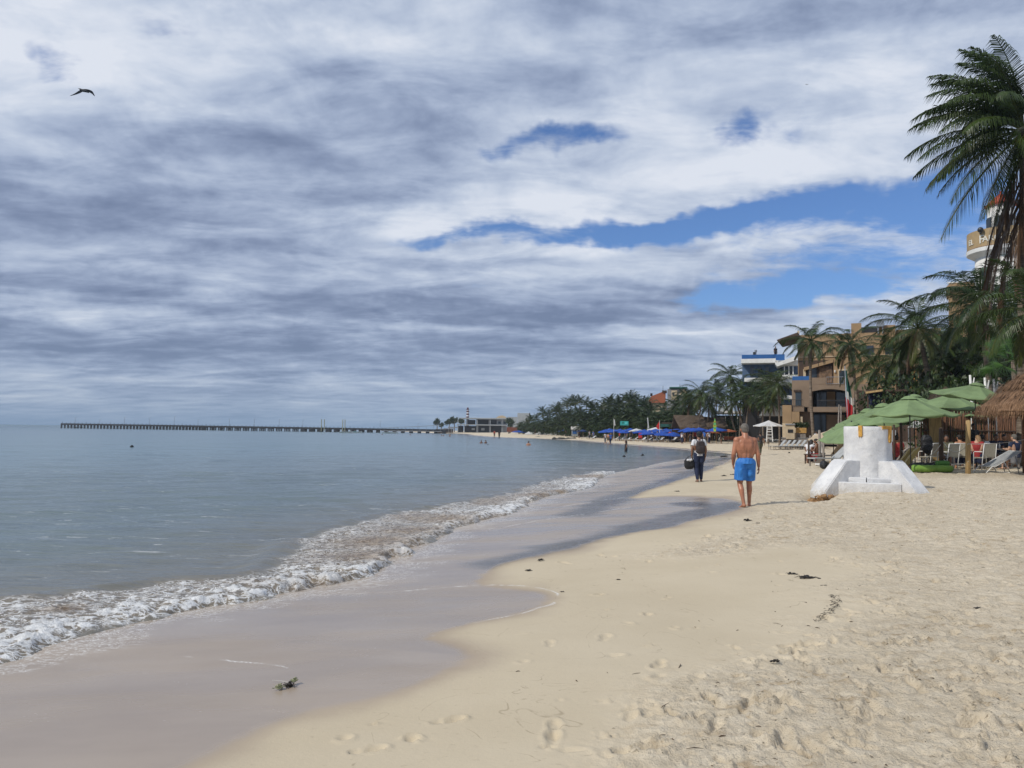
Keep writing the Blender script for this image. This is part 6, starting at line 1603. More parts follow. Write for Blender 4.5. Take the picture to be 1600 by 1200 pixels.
# ---- middle distance: white beach club roof, palapa hall, lifeguard chair
q = Bld('long white flat roof of a beach club on thin posts behind the slim palm trunks', 'building', 122, 1140, name='beach_club')
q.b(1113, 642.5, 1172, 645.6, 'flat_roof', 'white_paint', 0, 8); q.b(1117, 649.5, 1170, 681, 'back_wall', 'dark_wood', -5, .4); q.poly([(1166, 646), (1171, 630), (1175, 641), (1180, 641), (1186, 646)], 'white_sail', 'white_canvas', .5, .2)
for x in (1116, 1133, 1152, 1168): q.b(x, 645.7, x + 1.0, 686, 'post', 'white_paint', -.4, .15)
q.b(1113.2, 641, 1117, 648, 'floodlight', 'white_paint', .4, .4); q.b(1122, 634, 1146, 642.4, 'upper_storey', 'pale_block', -4, 4)
q.b(1131, 682, 1150, 687.6, 'red_planter', mat('terracotta_paint', (.26, .07, .03), .8, .2), 6, .6)
q = Bld('grey sloped roof hall left of the beige side wall of the hotel', 'building', 100, 1205, name='beach_hall'); q.b(1190, 648, 1224, 686, 'back_wall', 'interior_shade', -3, .4); q.poly([(1186, 649.5), (1196, 634), (1226, 634), (1226, 649.5)], 'sloped_roof', 'pale_block', 0, 5)
def ridge_hut(label, x0, x1, yr, ye, Y, posts=3, name='thatched_hall'):
    a = P(x0, ye, Y); b = P(x1, ye, Y); zr = P((x0 + x1) / 2, yr, Y).z; g_ = gz((a.x + b.x) / 2, Y); W2 = (b.x - a.x); D2 = 3.2
    root = thing(name, label, 'thatched hut', ((a.x + b.x) / 2, Y + D2, g_)); ze = a.z - g_; zr -= g_
    mb = MB(); vs = [(-W2 / 2, -D2, ze), (W2 / 2, -D2, ze), (W2 / 2, D2, ze), (-W2 / 2, D2, ze), (-W2 / 2 - .3, 0, zr), (W2 / 2 + .2, 0, zr)]
    vs2 = [(x, y, z - .22) for x, y, z in vs]
    fs = [(0, 1, 5, 4), (2, 3, 4, 5), (7, 6, 10, 11), (9, 8, 11, 10), (0, 6, 7, 1), (2, 8, 9, 3), (0, 4, 10, 6), (4, 3, 9, 10), (1, 7, 11, 5), (5, 11, 8, 2)]
    mb.add(vs + vs2, fs); me = mb.mesh('thatch_roof', ML['thatch_grey'], merge=True); bm = bmesh.new(); bm.from_mesh(me); bmesh.ops.subdivide_edges(bm, edges=bm.edges[:], cuts=7, use_grid_fill=True)
    for v in bm.verts: v.co += Vector((0, 0, mnoise.noise(v.co * 1.7) * .16 + mnoise.noise(v.co * 5) * .05))
    bm.to_mesh(me); bm.free(); part('thatch_roof', me, root)
    mb = MB(); mb.prism([(-W2 / 2, 0), (W2 / 2, 0), (W2 / 2, ze - .3), (-W2 / 2, ze - .3)], D2 - .5, D2 - .3); mb.build('back_wall', ML['dark_wood'], root)
    for i in range(posts):
        for yy in (-D2 * .85,):
            mb = MB(); x = -W2 / 2 + .3 + (W2 - .6) * i / (posts - 1); mb.tube([(x, yy, -.3), (x, yy, ze + .1)], .10, 7); mb.build('post', ML['post_wood'], root)
    return root
ridge_hut('large ridged grey thatched hall beside the blue beach umbrellas', 1063, 1105, 648, 668, 112)
ridge_hut('dark thatched hut joining the large hall on its right', 1107, 1138, 651, 667, 118, name='thatched_hut')
# lifeguard chair + white canopy
q = Bld('white slatted lifeguard chair among the palm trunks', 'lifeguard chair', 80, 1203, name='lifeguard_chair')
for x in (1197.5, 1207): q.poly([(x - .5, 690), (x + 1, 690), (x + 2.0 - (x > 1200) * 2.4, 664), (x + .6 - (x > 1200) * 2.4, 664)], 'side_frame', 'white_paint', 0, .08); q.poly([(x - .5, 690), (x + 1, 690), (x + 2.0 - (x > 1200) * 2.4, 664), (x + .6 - (x > 1200) * 2.4, 664)], 'side_frame', 'white_paint', -.7, .08)
for y in (684, 679, 674): q.b(1199, y, 1207, y + .9, 'rung', 'white_paint', .03, .05)
q.b(1199, 670, 1207, 671.3, 'seat', 'white_paint', .0, .7); q.b(1199.3, 664, 1206.7, 670, 'backrest', 'white_paint', -.72, .06)
parasol('white parasol over the lifeguard chair', 1201, 657, 81.5, 1.7, .55, 'white_canvas', group=None, lo=True, vent=False)
q = Bld('feather shaped green and yellow banner standing on the beach', 'banner', 98, 1117, name='feather_banner')
m, t, b, out = new_mat('banner_print'); co = obj_pos(t); sx3 = t.n.new('ShaderNodeSeparateXYZ'); t.l.new(co, sx3.inputs[0])
st_ = t.m('FRACT', t.m('MULTIPLY', sx3.outputs[2], 2.0)); t.put(b.inputs['Base Color'], t.mix(t.mrange(st_, .45, .55), (0.10, .42, .16), (.50, .50, .03)))
pts = [(1116.8, 653), (1118.2, 658), (1119.3, 666), (1118.6, 674), (1115.2, 675), (1114.6, 668), (1115.2, 660)]
q.poly(pts, 'banner_cloth', m, 0, .03); q.b(1116.9, 650, 1117.3, 688, 'pole', 'dark_metal', -.05, .04)
for k, y in enumerate((658.5, 663.5, 668.5)): q.b(1116.1, y, 1117.9, y + 2.6, 'printed_block', 'bush_leaf' if False else 'mid_green', .02, .015)
q = Bld('red and white flag on a short pole in front of the blue umbrellas', 'flag', 118, 1029, name='beach_flag'); q.b(1030.3, 657, 1030.9, 686, 'pole', 'white_paint', 0, .06); q.poly([(1025.3, 666), (1030.2, 658.5), (1030.2, 671), (1027, 670)], 'flag', 'red', .02, .03)
q = Bld('tall narrow white flag on a pole before the dark palms', 'flag', 125, 1012, name='beach_flag'); q.b(1012, 652, 1012.6, 686, 'pole', 'white_paint', 0, .06); q.poly([(1011, 653), (1012.6, 652.5), (1014, 668), (1012.6, 670)], 'flag', 'white_canvas', .08, .03)
q = Bld('slim white flag hanging left of the turquoise sign', 'flag', 135, 960, name='beach_flag'); q.b(958.8, 654, 959.3, 688, 'pole', 'white_paint', 0, .06); q.poly([(959, 655), (960.5, 656), (961.6, 664.5), (960, 665.2)], 'flag', 'white_canvas', .08, .03)
# turquoise sign
q = Bld('turquoise rectangular billboard standing in front of the palms', 'billboard', 140, 975, name='billboard'); q.b(969, 658, 982, 664.6, 'panel', 'teal', 0, .15); q.b(971, 664.7, 971.6, 688, 'support', 'dark_metal', -.02, .1); q.b(979, 664.7, 979.6, 688, 'support', 'dark_metal', -.02, .1)
q.b(972.5, 659, 974, 662, 'dark_motif', 'green_roof', .03, .03); q.b(976.5, 659.4, 980.5, 663, 'pale_motif', mat('pale_teal', (.10, .5, .48), .6), .03, .03)
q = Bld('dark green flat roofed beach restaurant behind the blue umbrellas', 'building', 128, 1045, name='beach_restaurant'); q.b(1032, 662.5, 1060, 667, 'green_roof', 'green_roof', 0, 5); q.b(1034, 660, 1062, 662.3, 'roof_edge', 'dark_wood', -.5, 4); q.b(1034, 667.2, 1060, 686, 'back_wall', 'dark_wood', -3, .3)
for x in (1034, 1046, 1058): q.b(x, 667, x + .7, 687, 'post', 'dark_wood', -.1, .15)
# house with terracotta roof above the palms
q = Bld('cream villa with red tiled roof and flat dark canopy rising above the palms', 'villa', 165, 1040, name='villa')
q.b(1005, 630, 1042, 690, 'wall', 'cream', 0, 8); q.poly([(1003.5, 629.5), (1019, 618.5), (1037, 611.5), (1040, 612), (1040, 629.5)], 'tiled_roof', 'terracotta', .5, 9); q.b(1043, 608, 1073, 690, 'wall', 'concrete', 1, 9)
q.b(1046, 604.5, 1074, 606.6, 'canopy', 'green_roof', 1.5, 8); q.b(1048, 606.7, 1049, 608, 'post', 'dark_metal', 1.2, .2); q.b(1049, 610, 1058, 625, 'pale_wall_panel', 'cream', 1.2, .15); q.poly([(1061, 617), (1066, 610), (1070, 607.5), (1073, 612), (1073, 618)], 'gable', 'cream', 1.25, .2)
q.b(1016, 614.5, 1019.5, 618.8, 'water_tank', 'black', -1, 1.5); q.b(1035.6, 603, 1036.2, 611.6, 'mast', 'dark_metal', -1, .1); q.b(1062, 600, 1062.5, 604.4, 'mast', 'dark_metal', -1, .1); q.b(1034.5, 610, 1042, 613, 'flat_cap', 'dark_wood', .8, 4)
q.b(1050.5, 613, 1053, 618, 'window', 'glass', 1.4, .1)
q = Bld('pale block of flats glimpsed over the palms right of the tallest belt', 'building', 260, 943, name='apartment_block'); q.b(938, 628.5, 948, 680, 'wall', 'pale_block', 0, 8); q.b(939.5, 630, 947, 631.5, 'window', 'blue_glass', .05, .1)
# far: passenger terminal
q = Bld('two storey waterfront terminal with flat white roof and open decks', 'terminal building', 430, 770, name='terminal_building')
q.poly([(714, 652.6), (792, 653.2), (792, 655.2), (722, 654.3)], 'flat_roof', 'pale_block', 3, 14)
q.b(744, 655.3, 792, 678, 'wall', 'concrete', 0, 10); q.b(714, 663.2, 792, 664.6, 'deck_slab', 'pale_block', 3.2, 14)
for x0, x1 in ((731, 743), (746.5, 763), (766, 776)): q.b(x0, 656, x1, 663, 'deck_shade_panel', 'interior_shade', .6 if x0 < 745 else .2, .2)  # dark panels here and in the bays below paint in the shade
for x0 in (778.5, 787): q.b(x0, 658.5, x0 + 4, 662, 'window', 'glass', .2, .3)
for x0, x1 in ((716, 724), (726, 744), (747.5, 764), (767, 783.5)): q.b(x0, 665.5, x1, 675.5, 'bay_shade_panel', 'interior_shade', .6 if x0 < 745 else .2, .3)
for x in (715, 725, 745, 765.4, 784): q.b(x, 655.5, x + 1, 677, 'column', 'pale_block', 2.6, .5)
q.b(700, 667, 714, 668.5, 'jetty_roof', 'concrete', 2, 8); q.b(704, 677, 735, 680, 'sea_wall', 'rock', 4, 6)
for x in (701, 705, 709): q.b(x, 668.6, x + .5, 677, 'column', 'pale_block', 2, .4)
q.b(724, 676.2, 792, 680, 'plinth', 'cream', 2.5, 8); q.b(737, 669, 742, 672, 'pale_screen', 'pale_block', .9, .2); q.b(752, 669, 757, 672.5, 'pale_screen', 'pale_block', .6, .2)
q = Bld('pale domed low roof rising behind the terminal', 'building', 470, 783, name='domed_hall'); q.poly([(775, 653), (779, 650), (785, 649), (790, 651), (791, 653), (791, 660), (775, 660)], 'domed_roof', 'cream', 0, 10)
q = Bld('large windowless pale grey block standing behind the distant palms', 'building', 520, 808, name='grey_block'); q.b(792.5, 651.5, 808, 690, 'lower_block', 'pale_block', 0, 14); q.b(808.3, 645.5, 828, 690, 'upper_block', 'pale_block', 1.5, 18); q.b(826.8, 645.0, 828.4, 660, 'dark_duct', 'dark_metal', 2, 1)
for x in (812, 817, 822): q.b(x, 651, x + .3, 690, 'panel_joint', 'concrete', 1.56, .1)
Yl = 440; cl_ = P(730.6, 660, Yl); gl = 0.5; lh = thing('striped_beacon', 'slim red and white banded beacon tower rising above the terminal roof', 'lighthouse', (cl_.x, Yl, gl)); zz = lambda py: P(730.6, py, Yl).z - gl
WB = mat('beacon_white', (.70, .70, .70), .6, .05); RB = mat('beacon_dark_red', (.10, .03, .035), .6, .05); ys = [655, 652.6, 650.2, 648.6, 645.4, 643.8, 641.6, 640.2]
mb = MB(); mb.lathe([(1.0, 0), (.7, zz(652)), (.55, zz(640))], 16); mb.build('tower_shaft', WB, lh, smooth=True)
for a_, b_ in ((652.6, 650.4), (648.4, 645.9), (644, 641.8)): mb = MB(); mb.lathe([(.80, zz(a_)), (.78, zz(b_))], 16); mb.build('dark_band', RB, lh, smooth=True)
mb = MB(); mb.lathe([(.9, zz(640.2)), (.9, zz(639.6)), (.5, zz(639.5)), (.5, zz(637.5)), (.05, zz(636.2))], 16); mb.build('lantern', RB, lh)
q = Bld('long red brown hoarding behind the far beach between terminal and palms', 'hoarding', 330, 808, name='hoarding'); q.b(792, 667.5, 822, 675, 'panel', 'redwood', 0, .5); q.b(794, 675, 796, 682, 'support', 'dark_wood', -.1, .3); q.b(816, 675, 818, 682, 'support', 'dark_wood', -.1, .3)
q = Bld('small white roofed rental boat hut by the far waterline', 'hut', 190, 900, name='beach_hut'); q.poly([(892, 671), (892, 666.5), (902, 665.5), (910, 668), (910, 671)], 'roof', 'white_paint', 0, 5); q.b(893, 671.2, 903, 681, 'front_wall', 'pale_block', -.5, .3); q.b(894.5, 673, 901, 678, 'window', 'blue_glass', -.4, .1); q.b(903.3, 671.2, 909.5, 681, 'side_shade_panel', 'interior_shade', -1, .3)
# ================================================================ PALMS
def palm_at(label, cpx, cpy, bpx, Y, scale, crown, r=.15, bow=.3, nuts=False, dYb=0.0, group='coconut palms around the beach hotels', seed=0, rz=0.0, lean_y=0.0):
    top = P(cpx, cpy, Y + lean_y); b = P(bpx, 685, Y + dYb); base = Vector((b.x, Y + dYb, gz(b.x, Y + dYb)))
    return palm(base, top, scale, crown, label, group, r, bow, nuts, rz=rz, seed=seed)
BIGC = P(1600, 205, 31)
big = thing('coconut_palm', 'tallest coconut palm at the right edge with shaggy dead fronds down its trunk', 'palm tree', (P(1597, 685, 31).x, 31, gz(P(1597, 685, 31).x, 31)))
lt_ = BIGC - big.location; rg = np.random.default_rng(77)
trunk_mb((0, 0, -.3), lt_, .20, .14, .05, 14, 2).build('trunk', ML['bark'], big, smooth=True)
mb = MB()
for i in range(11):
    frond(mb, rg, R(175) + rg.normal() * .9, R(-62) - rg.random() * .22, R(20), 3.6 + rg.random() * 2.6, 60, .034, 1.5, 1.0, base=lt_ + Vector((rg.normal() * .08, -.12, -.15 - .24 * i)), narrow=.30)
mb.build('dead_fronds', ML['palm_leaf'], big, attr='age')
mb = MB()
FR = [(182, 82, 62, 4.3), (176, 60, 72, 4.7), (190, 47, 84, 4.8), (168, 36, 80, 4.6), (184, 4, 56, 4.9), (196, 20, 75, 4.6), (186, -42, 28, 6.0), (176, -22, 44, 4.5), (200, -50, 26, 4.6), (215, 66, 80, 4.4), (228, 30, 80, 4.6), (240, -5, 66, 4.6), (150, 70, 72, 4.4),
      (160, 20, 70, 4.6), (145, 5, 60, 4.4), (262, 50, 85, 4.4), (275, 10, 70, 4.4), (300, 40, 80, 4.4), (330, 55, 80, 4.4), (0, 30, 75, 4.4), (30, 60, 80, 4.3), (60, 25, 75, 4.4), (90, 50, 80, 4.4), (110, 15, 70, 4.4), (125, 55, 75, 4.4), (350, 5, 60, 4.2), (188, 70, 90, 4.5), (172, 50, 98, 4.3), (205, 56, 96, 4.5), (194, 2, 70, 4.3), (165, -8, 60, 4.2),
      (192, 74, 74, 4.4), (178, 40, 90, 4.9), (200, 38, 86, 4.7), (183, 30, 84, 4.8), (170, 66, 84, 4.5), (208, 12, 66, 4.6), (182, -14, 50, 5.2), (192, -28, 40, 5.0), (220, 80, 70, 4.4), (174, 80, 60, 4.5), (198, -62, 18, 4.4), (176, -58, 20, 4.2)]
for az, e0, bend, L in FR:
    frond(mb, rg, R(az) + rg.normal() * .05, R(e0), R(bend), L, 62, .040, (1.0 if e0 > 30 else 1.35), .10 + .15 * rg.random() if e0 > 0 else .32, base=lt_, wind=Vector((-.08, 0, -.04)))
mb.build('crown', ML['palm_leaf'], big, attr='age')
mb = MB()
for k in range(9): a_ = k * 2.4; mb.ball(lt_ + Vector((.3 * math.cos(a_), .3 * math.sin(a_), -.28 - .1 * (k % 3))), .13, 10, 8, (1, 1, 1.2))
mb.build('coconuts', ML['coconut'], big, smooth=True)
palm_at('coconut palm with a curved trunk and nuts rising behind the green parasols before the tower', 1530, 474, 1556, 42, 1.0, CROWN_HI[1], .17, -.1, True, seed=3)
palm_at('coconut palm whose thick trunk leans left above the timber pergola', 1434, 514, 1466, 50, .92, CROWN_HI[2], .20, .1, seed=4, rz=.6)
palm_at('slim coconut palm standing between the two leaning ones', 1481, 545, 1484, 56, .92, CROWN_MID[0], .12, .1, seed=5, rz=2.2)
palm_at('dark coconut palm low behind the big thatched palapa', 1582, 520, 1590, 47, 1.0, CROWN_HI[0], .16, .1, seed=6, rz=3.3)
palm_at('coconut palm crowding the tower window from the right', 1592, 462, 1612, 52, 1.0, CROWN_MID[1], .14, .1, seed=7, rz=1.2)
palm_at('coconut palm with drooping yellowish fronds right of the hotel facade', 1404, 560, 1407, 60, .92, CROWN_MID[2], .14, .2, seed=8, rz=.4)
palm_at('bushy coconut palm deep in shade left of the curved nut bearing palm', 1506, 560, 1512, 58, .9, CROWN_MID[4], .14, .2, seed=21, rz=5.0)
palm_at('dim coconut palm low behind the leaning pair', 1458, 566, 1462, 62, .75, CROWN_MID[3], .14, .2, seed=22, rz=4.0)
palm_at('tall slender coconut palm directly before the hotel balconies, free standing', 1267, 533, 1273, 72, .80, CROWN_MID[1], .15, -.5, seed=9, rz=.2)
palm_at('second coconut palm before the hotel, behind the Mexican flag', 1328, 538, 1342, 70, .82, CROWN_MID[2], .15, .2, seed=10, rz=1.9)
palm_at('shorter bushy coconut palm between flag and pergola', 1367, 580, 1371, 66, .78, CROWN_MID[3], .13, .1, seed=11, rz=2.9)
palm_at('coconut palm with a wide drooping crown left of the beige side wall', 1215, 600, 1218, 86, .70, CROWN_MID[4], .11, .1, seed=12, rz=.5)
G2 = 'cluster of slim palms before the white building'
for i, (cx_, cy_, bx_, Y, sc_, lab) in enumerate([(1096, 616, 1090, 112, .86, 'full round coconut palm rising over the big thatched hall'), (1140, 588, 1147, 118, .84, 'tallest coconut palm of the slim cluster, leftmost trunk'),
        (1158, 606, 1155, 112, .76, 'second palm trunk from the left in the slim cluster'), (1184, 590, 1181, 114, .82, 'palm under the blue glass rail of the white building'),
        (1202, 598, 1186, 108, .78, 'palm whose trunk slants right in the slim cluster'), (1172, 618, 1165, 104, .70, 'lower palm in the middle of the slim cluster'),
        (1122, 612, 1152, 116, .74, 'palm leaning left towards the big thatched hall'), (1192, 622, 1193, 100, .66, 'lower palm at the right side of the slim cluster'),
        (1150, 628, 1163, 106, .66, 'lowest palm crown at the left of the slim cluster'), (1108, 632, 1106, 120, .75, 'low palm just behind the dark thatched hut'), (1204, 625, 1200, 98, .62, 'dark low palm beside the lifeguard chair'), (1076, 625, 1078, 122, .78, 'palm left of the full round one over the thatched hall')]):
    palm_at(lab, cx_, cy_, bx_, Y, sc_ * 1.12, CROWN_HI[i % 3], .115, .15 * (-1) ** i, group=G2, seed=30 + i, rz=i * 1.3)
# belt of palms following the shore into the distance
TRUNKS = []
for k in range(4):
    m_ = trunk_mb((0, 0, 0), ((.08, .03, 1.0), (-.07, .04, 1.0), (.02, -.05, 1.0), (-.03, 0, 1.0))[k], .014, .010, (.05, -.05, .03, 0)[k], 6, k); TRUNKS.append(m_.mesh('trunk', ML['bark'], True))
TL = ((.08, .03, 1.0), (-.07, .04, 1.0), (.02, -.05, 1.0), (-.03, 0, 1.0))
tops = [(812, 668), (822, 660), (833, 655), (845, 645), (858, 646), (870, 640), (885, 632), (900, 624), (915, 630), (930, 641), (945, 634), (958, 626), (972, 632), (988, 620), (1003, 634), (1020, 641), (1038, 641), (1058, 634), (1074, 624)]
dep = [(812, 300), (833, 262), (870, 222), (900, 195), (950, 168), (1000, 148), (1060, 128), (1080, 124)]
def interp(tab, x): return float(np.interp(x, [a for a, _ in tab], [b for _, b in tab]))
rb = random.Random(12); cnt = 0
for row, (fr, n_, back) in enumerate([(0.0, 34, 14), (.18, 32, 9), (.30, 32, 6), (.48, 26, 3), (.66, 18, 1)]):
    for i in range(n_):
        px = 814 + (1078 - 814) * (i + rb.random() * .8) / n_
        if row == 0: px = tops[i % len(tops)][0] + rb.uniform(-4, 4) + (7 if i >= len(tops) else 0)
        Y = interp(dep, px) + back + rb.uniform(-2, 2); T_ = interp(tops, px); gy = 683
        cy = T_ + 4 + (gy - T_) * fr + rb.uniform(-2, 5); 
        if row and 1003 < px < 1072 and cy < 632: cy = 634
        cy += -3 if row == 0 else 4; top = P(px, cy, Y); g_ = gz(top.x, Y); h = max(2.5, top.z - g_); k = rb.randrange(4); rz = rb.uniform(0, 6.28)
        tl = Matrix.Rotation(rz, 3, 'Z') @ Vector(TL[k]) * h
        root = thing('coconut_palm', 'distant coconut palm in the dense dark belt behind the far beach umbrellas', 'palm tree', (top.x - tl.x, Y - tl.y, g_), rz, 'distant coconut palms in the dark belt along the curving shore')
        
        if row == 0: root['label'] = 'palm crown on the skyline of the distant belt, ' + ('left end part' if px < 880 else 'highest left part' if px < 930 else 'middle part' if px < 980 else 'right part' if px < 1040 else 'part by the villa'); root['group'] = 'skyline palms of the belt, ' + root['label'][-14:]
        part('trunk', TRUNKS[k], root, (0, 0, 0), (0, 0, 0), (h, h, h)); part('crown', CROWN_STAR[cnt % 4] if row == 0 else CROWN_LO[cnt % 6], root, Vector(TL[k]) * h, (0, 0, -rz + rb.choice((0, .3, -.3, .15))), (rb.uniform(.66, .88) if row == 0 else rb.uniform(.62, .8),) * 3); cnt += 1
# undergrowth below the belt
rg = np.random.default_rng(5); BUSH = []
for k in range(3):
    mb = MB()
    for i in range(5): leaf_cloud(mb, rg, ((i - 2) * 1.3, rg.normal() * .3, 1.2 + rg.normal() * .2), 1.25, 240, .22, (1.1, .9, 1))
    BUSH.append(mb.mesh('foliage', ML['bush_leaf'], False, 'age'))
for i in range(34):
    px = 818 + (1085 - 818) * (i + .5) / 34; Y = interp(dep, px) + 7 + rb.uniform(-1, 3); x = P(px, 680, Y).x
    root = thing('beach_shrub', 'dark shrub at the foot of the distant palm belt', 'shrub', (x, Y, gz(x, Y)), rb.uniform(-.3, .3), 'shrubs under the distant palms'); part('foliage', BUSH[i % 3], root, (0, 0, 0), (0, 0, 0), (1, 1, rb.uniform(.9, 1.7)))
BUSHN = []
for k in range(3):
    mb = MB()
    for i in range(5): leaf_cloud(mb, rg, ((i - 2) * 1.2, rg.normal() * .3, 1.2 + rg.normal() * .2), 1.25, 900, .085, (1.1, .9, 1))
    BUSHN.append(mb.mesh('foliage', ML['bush_leaf'], False, 'age'))
for i, (px, Y, s_, lab) in enumerate([(1098, 130, 1.5, 'dark shrub behind the dark thatched hut'), (1140, 117, .9, 'clipped dark hedge behind the red planter'), (1160, 126, 1.6, 'dark shrub behind the slim palm trunks'), (1180, 120, 1.5, 'dark shrub between palm trunks and grey roof hall'),
        (1480, 50, 1.6, 'dark shrub filling the shade behind the grey thatch'), (1520, 48, 1.7, 'dark shrub behind the tilted green parasol'),
        (1580, 44, 1.7, 'dark shrub behind the big palapa'), (1545, 52, 2.2, 'tall dark shrub behind the curved palm trunk'), (1600, 50, 2.3, 'tall dark shrub at the right edge behind the palapa'), (1495, 60, 2.2, 'tall dark shrub behind the slim straight palm'), (1560, 38, 1.15, 'dark shrub behind the stick screen, right end')]):
    x = P(px, 680, Y).x; root = thing('garden_shrub', lab, 'shrub', (x, Y, gz(x, Y))); part('foliage', BUSHN[i % 3], root, (0, 0, 0), (0, 0, 0), (s_, s_, s_ * 1.25))
# bright fan palm at the right
def fan_palm(label, px, py, Y, n, L, mt, seed):
    o = P(px, py, Y); g_ = gz(o.x, Y); rg = np.random.default_rng(seed); root = thing('fan_palm', label, 'palm tree', (o.x, Y, g_)); h = o.z - g_; mb = MB()
    for i in range(n):
        az = rg.uniform(0, 6.28); e = rg.uniform(-.5, 1.3); d = Vector((math.cos(az) * math.cos(e), math.sin(az) * math.cos(e), math.sin(e))); c = Vector((0, 0, h + rg.normal() * .25)) + d * L * .75
        side = d.cross(Vector((0, 0, 1))).normalized(); upv = side.cross(d)
        for k in range(15):
            a = (k / 14 - .5) * 3.6; dd = (d * math.cos(a) + (side * .75 + upv * .5).normalized() * math.sin(a)).normalized(); tip = c + dd * L * .62 - Vector((0, 0, .10)); w = side.cross(dd).normalized() * .0 + d.cross(dd).normalized() * .02 if abs(a) > .05 else side * .02
            b0 = len(mb.v); mid = c + dd * L * .3; wv = dd.cross(Vector((.3, -.9, .2))).normalized() * .028
            mb.v += [tuple(c), tuple(mid - wv), tuple(tip), tuple(mid + wv)]; mb.f.append((b0, b0 + 1, b0 + 2, b0 + 3)); mb.a += [0] * 4
        mb.tube([(0, 0, h), c], .012, 4)
    mb.build('crown', ML[mt], root, attr='age'); tb = MB(); tb.tube([(0, 0, -.3), (.05, 0, h * .5), (0, 0, h)], [.12, .10, .09], 10); tb.build('trunk', ML['bark'], root, smooth=True)
palm_at('coconut palm filling the gap between tower palm and right edge', 1566, 548, 1572, 50, .8, CROWN_MID[2], .14, .1, seed=41, rz=.9)
palm_at('dark coconut palm half out of frame at the right', 1618, 488, 1622, 28.6, .80, CROWN_MID[3], .14, .1, seed=42, rz=2.9)
palm_at('low coconut palm in the shade above the grey thatch', 1492, 588, 1496, 50, .8, CROWN_MID[0], .13, .1, seed=43, rz=1.9)
palm_at('low coconut palm in deep shade right of the curved trunk', 1560, 575, 1562, 48, .8, CROWN_MID[1], .13, .1, seed=44, rz=4.9)
fan_palm('bright green spiky fan palm above the big thatched roof', 1583, 562, 36, 26, 1.15, 'bright_leaf', 3)
fan_palm('bright green fan palm cut by the right edge of the photo', 1608, 545, 38, 24, 1.2, 'bright_leaf', 4)
fan_palm('small fan palm with stiff leaves below the brighter ones', 1562, 590, 38, 18, .9, 'bush_leaf', 5)
# cut white tree stubs behind the tilted parasol
for k, (px, y0, lab) in enumerate([(1517, 586, 'pale forked stump left behind the tilted parasol'), (1540, 590, 'pale bare stem behind the tilted parasol, middle'), (1554, 592, 'pale bare stem against the palapa roof')]):
    a = P(px, y0, 37); g_ = gz(a.x, 37); mb = MB(); h = a.z - g_; mb.tube([(0, 0, -.2), (.03, 0, h * .6), (-.04, 0, h)], [.08, .07, .05], 8); mb.tube([(0.03, 0, h * .8), (.16, 0, h * .97)], [.05, .03], 6)
    o = mb.build('bare_stem', ML['white_paint'] if k != 2 else ML['concrete'], loc=(a.x, 37, g_), smooth=True); tag(o, lab, 'tree stem')
# thin pale poles by the flag
for k, (px, y0, dx_, lab) in enumerate([(1311, 632, -2.5, 'thin pale stem leaning left of the flag, first'), (1314, 634, .3, 'thin pale stem left of the flag, second'), (1334, 622, .2, 'thin pale stem right of the flag, nearest it'), (1328, 645, -.2, 'short pale stem directly under the flag')]):
    a = P(px, y0, 58); b = P(px + dx_, 690, 58); g_ = gz(b.x, 58); mb = MB(); mb.tube([(0, 0, 0), (a.x - b.x, 0, a.z - g_)], [.07, .045], 7); o = mb.build('slim_stem', ML['grey_wood'], loc=(b.x, 58, g_), smooth=True); tag(o, lab, 'tree stem', None)

ORD = ['first', 'second', 'third', 'fourth', 'fifth', 'sixth', 'seventh', 'eighth', 'ninth', 'tenth', 'eleventh', 'twelfth', 'thirteenth', 'fourteenth', 'fifteenth', 'sixteenth', 'seventeenth', 'eighteenth', 'nineteenth', 'twentieth']
ORD += ['twenty-' + x for x in ORD[:9]] + ['thirtieth']
# ================================================================ FAR BEACH LIFE
BU = 'blue umbrellas on the distant beach'
def umb_master(canvas, r=1.45, h=2.25):
    return None
_um = {}
def far_umb(label, px, py, Y, canvas, group, r=1.45):
    a = P(px, py, Y); g_ = gz(a.x, Y)
    key = canvas
    if key not in _um:
        mb = MB(); n = 8; drop = .42; 
        vs = [(0, 0, 0)] + [(r * math.cos(2 * math.pi * k / n), r * math.sin(2 * math.pi * k / n), -drop) for k in range(n)] + [(r * math.cos(2 * math.pi * k / n), r * math.sin(2 * math.pi * k / n), -drop - .14) for k in range(n)]
        fs = [(0, 1 + k, 1 + (k + 1) % n) for k in range(n)] + [(1 + k, 9 + k, 9 + (k + 1) % n, 1 + (k + 1) % n) for k in range(n)]
        mb.add(vs, fs); c = mb.mesh('canopy', ML[canvas]); mb = MB(); mb.tube([(0, 0, -1), (0, 0, -.02)], .03, 6); p_ = mb.mesh('pole', ML['pale_wood']); _um[key] = (c, p_)
    root = thing('beach_umbrella', label, 'beach umbrella', (a.x, Y, g_), 0, group); h = a.z - g_; part('canopy', _um[key][0], root, (0, 0, h), (R(rb.uniform(-5, 5)), R(rb.uniform(-5, 5)), rb.random())); part('pole', _um[key][1], root, (0, 0, h), (0, 0, 0), (1, 1, h)); return root
for px, py, Y in [(1058, 669, 124), (1049, 670.5, 121), (1041, 669.5, 127), (1032, 671, 124), (1024, 670, 129), (1015, 671.5, 127), (1007, 671, 132), (1000, 672, 136), (985, 669, 142), (977, 671, 139), (969, 670, 144), (961, 671, 146), (952, 669.5, 150), (946, 671, 148)]:
    _bn = globals().get('_bn', -1) + 1
    far_umb(ORD[_bn] + ' cobalt blue umbrella from the right in the long distant row', px, py, Y, 'blue_canvas', BU)
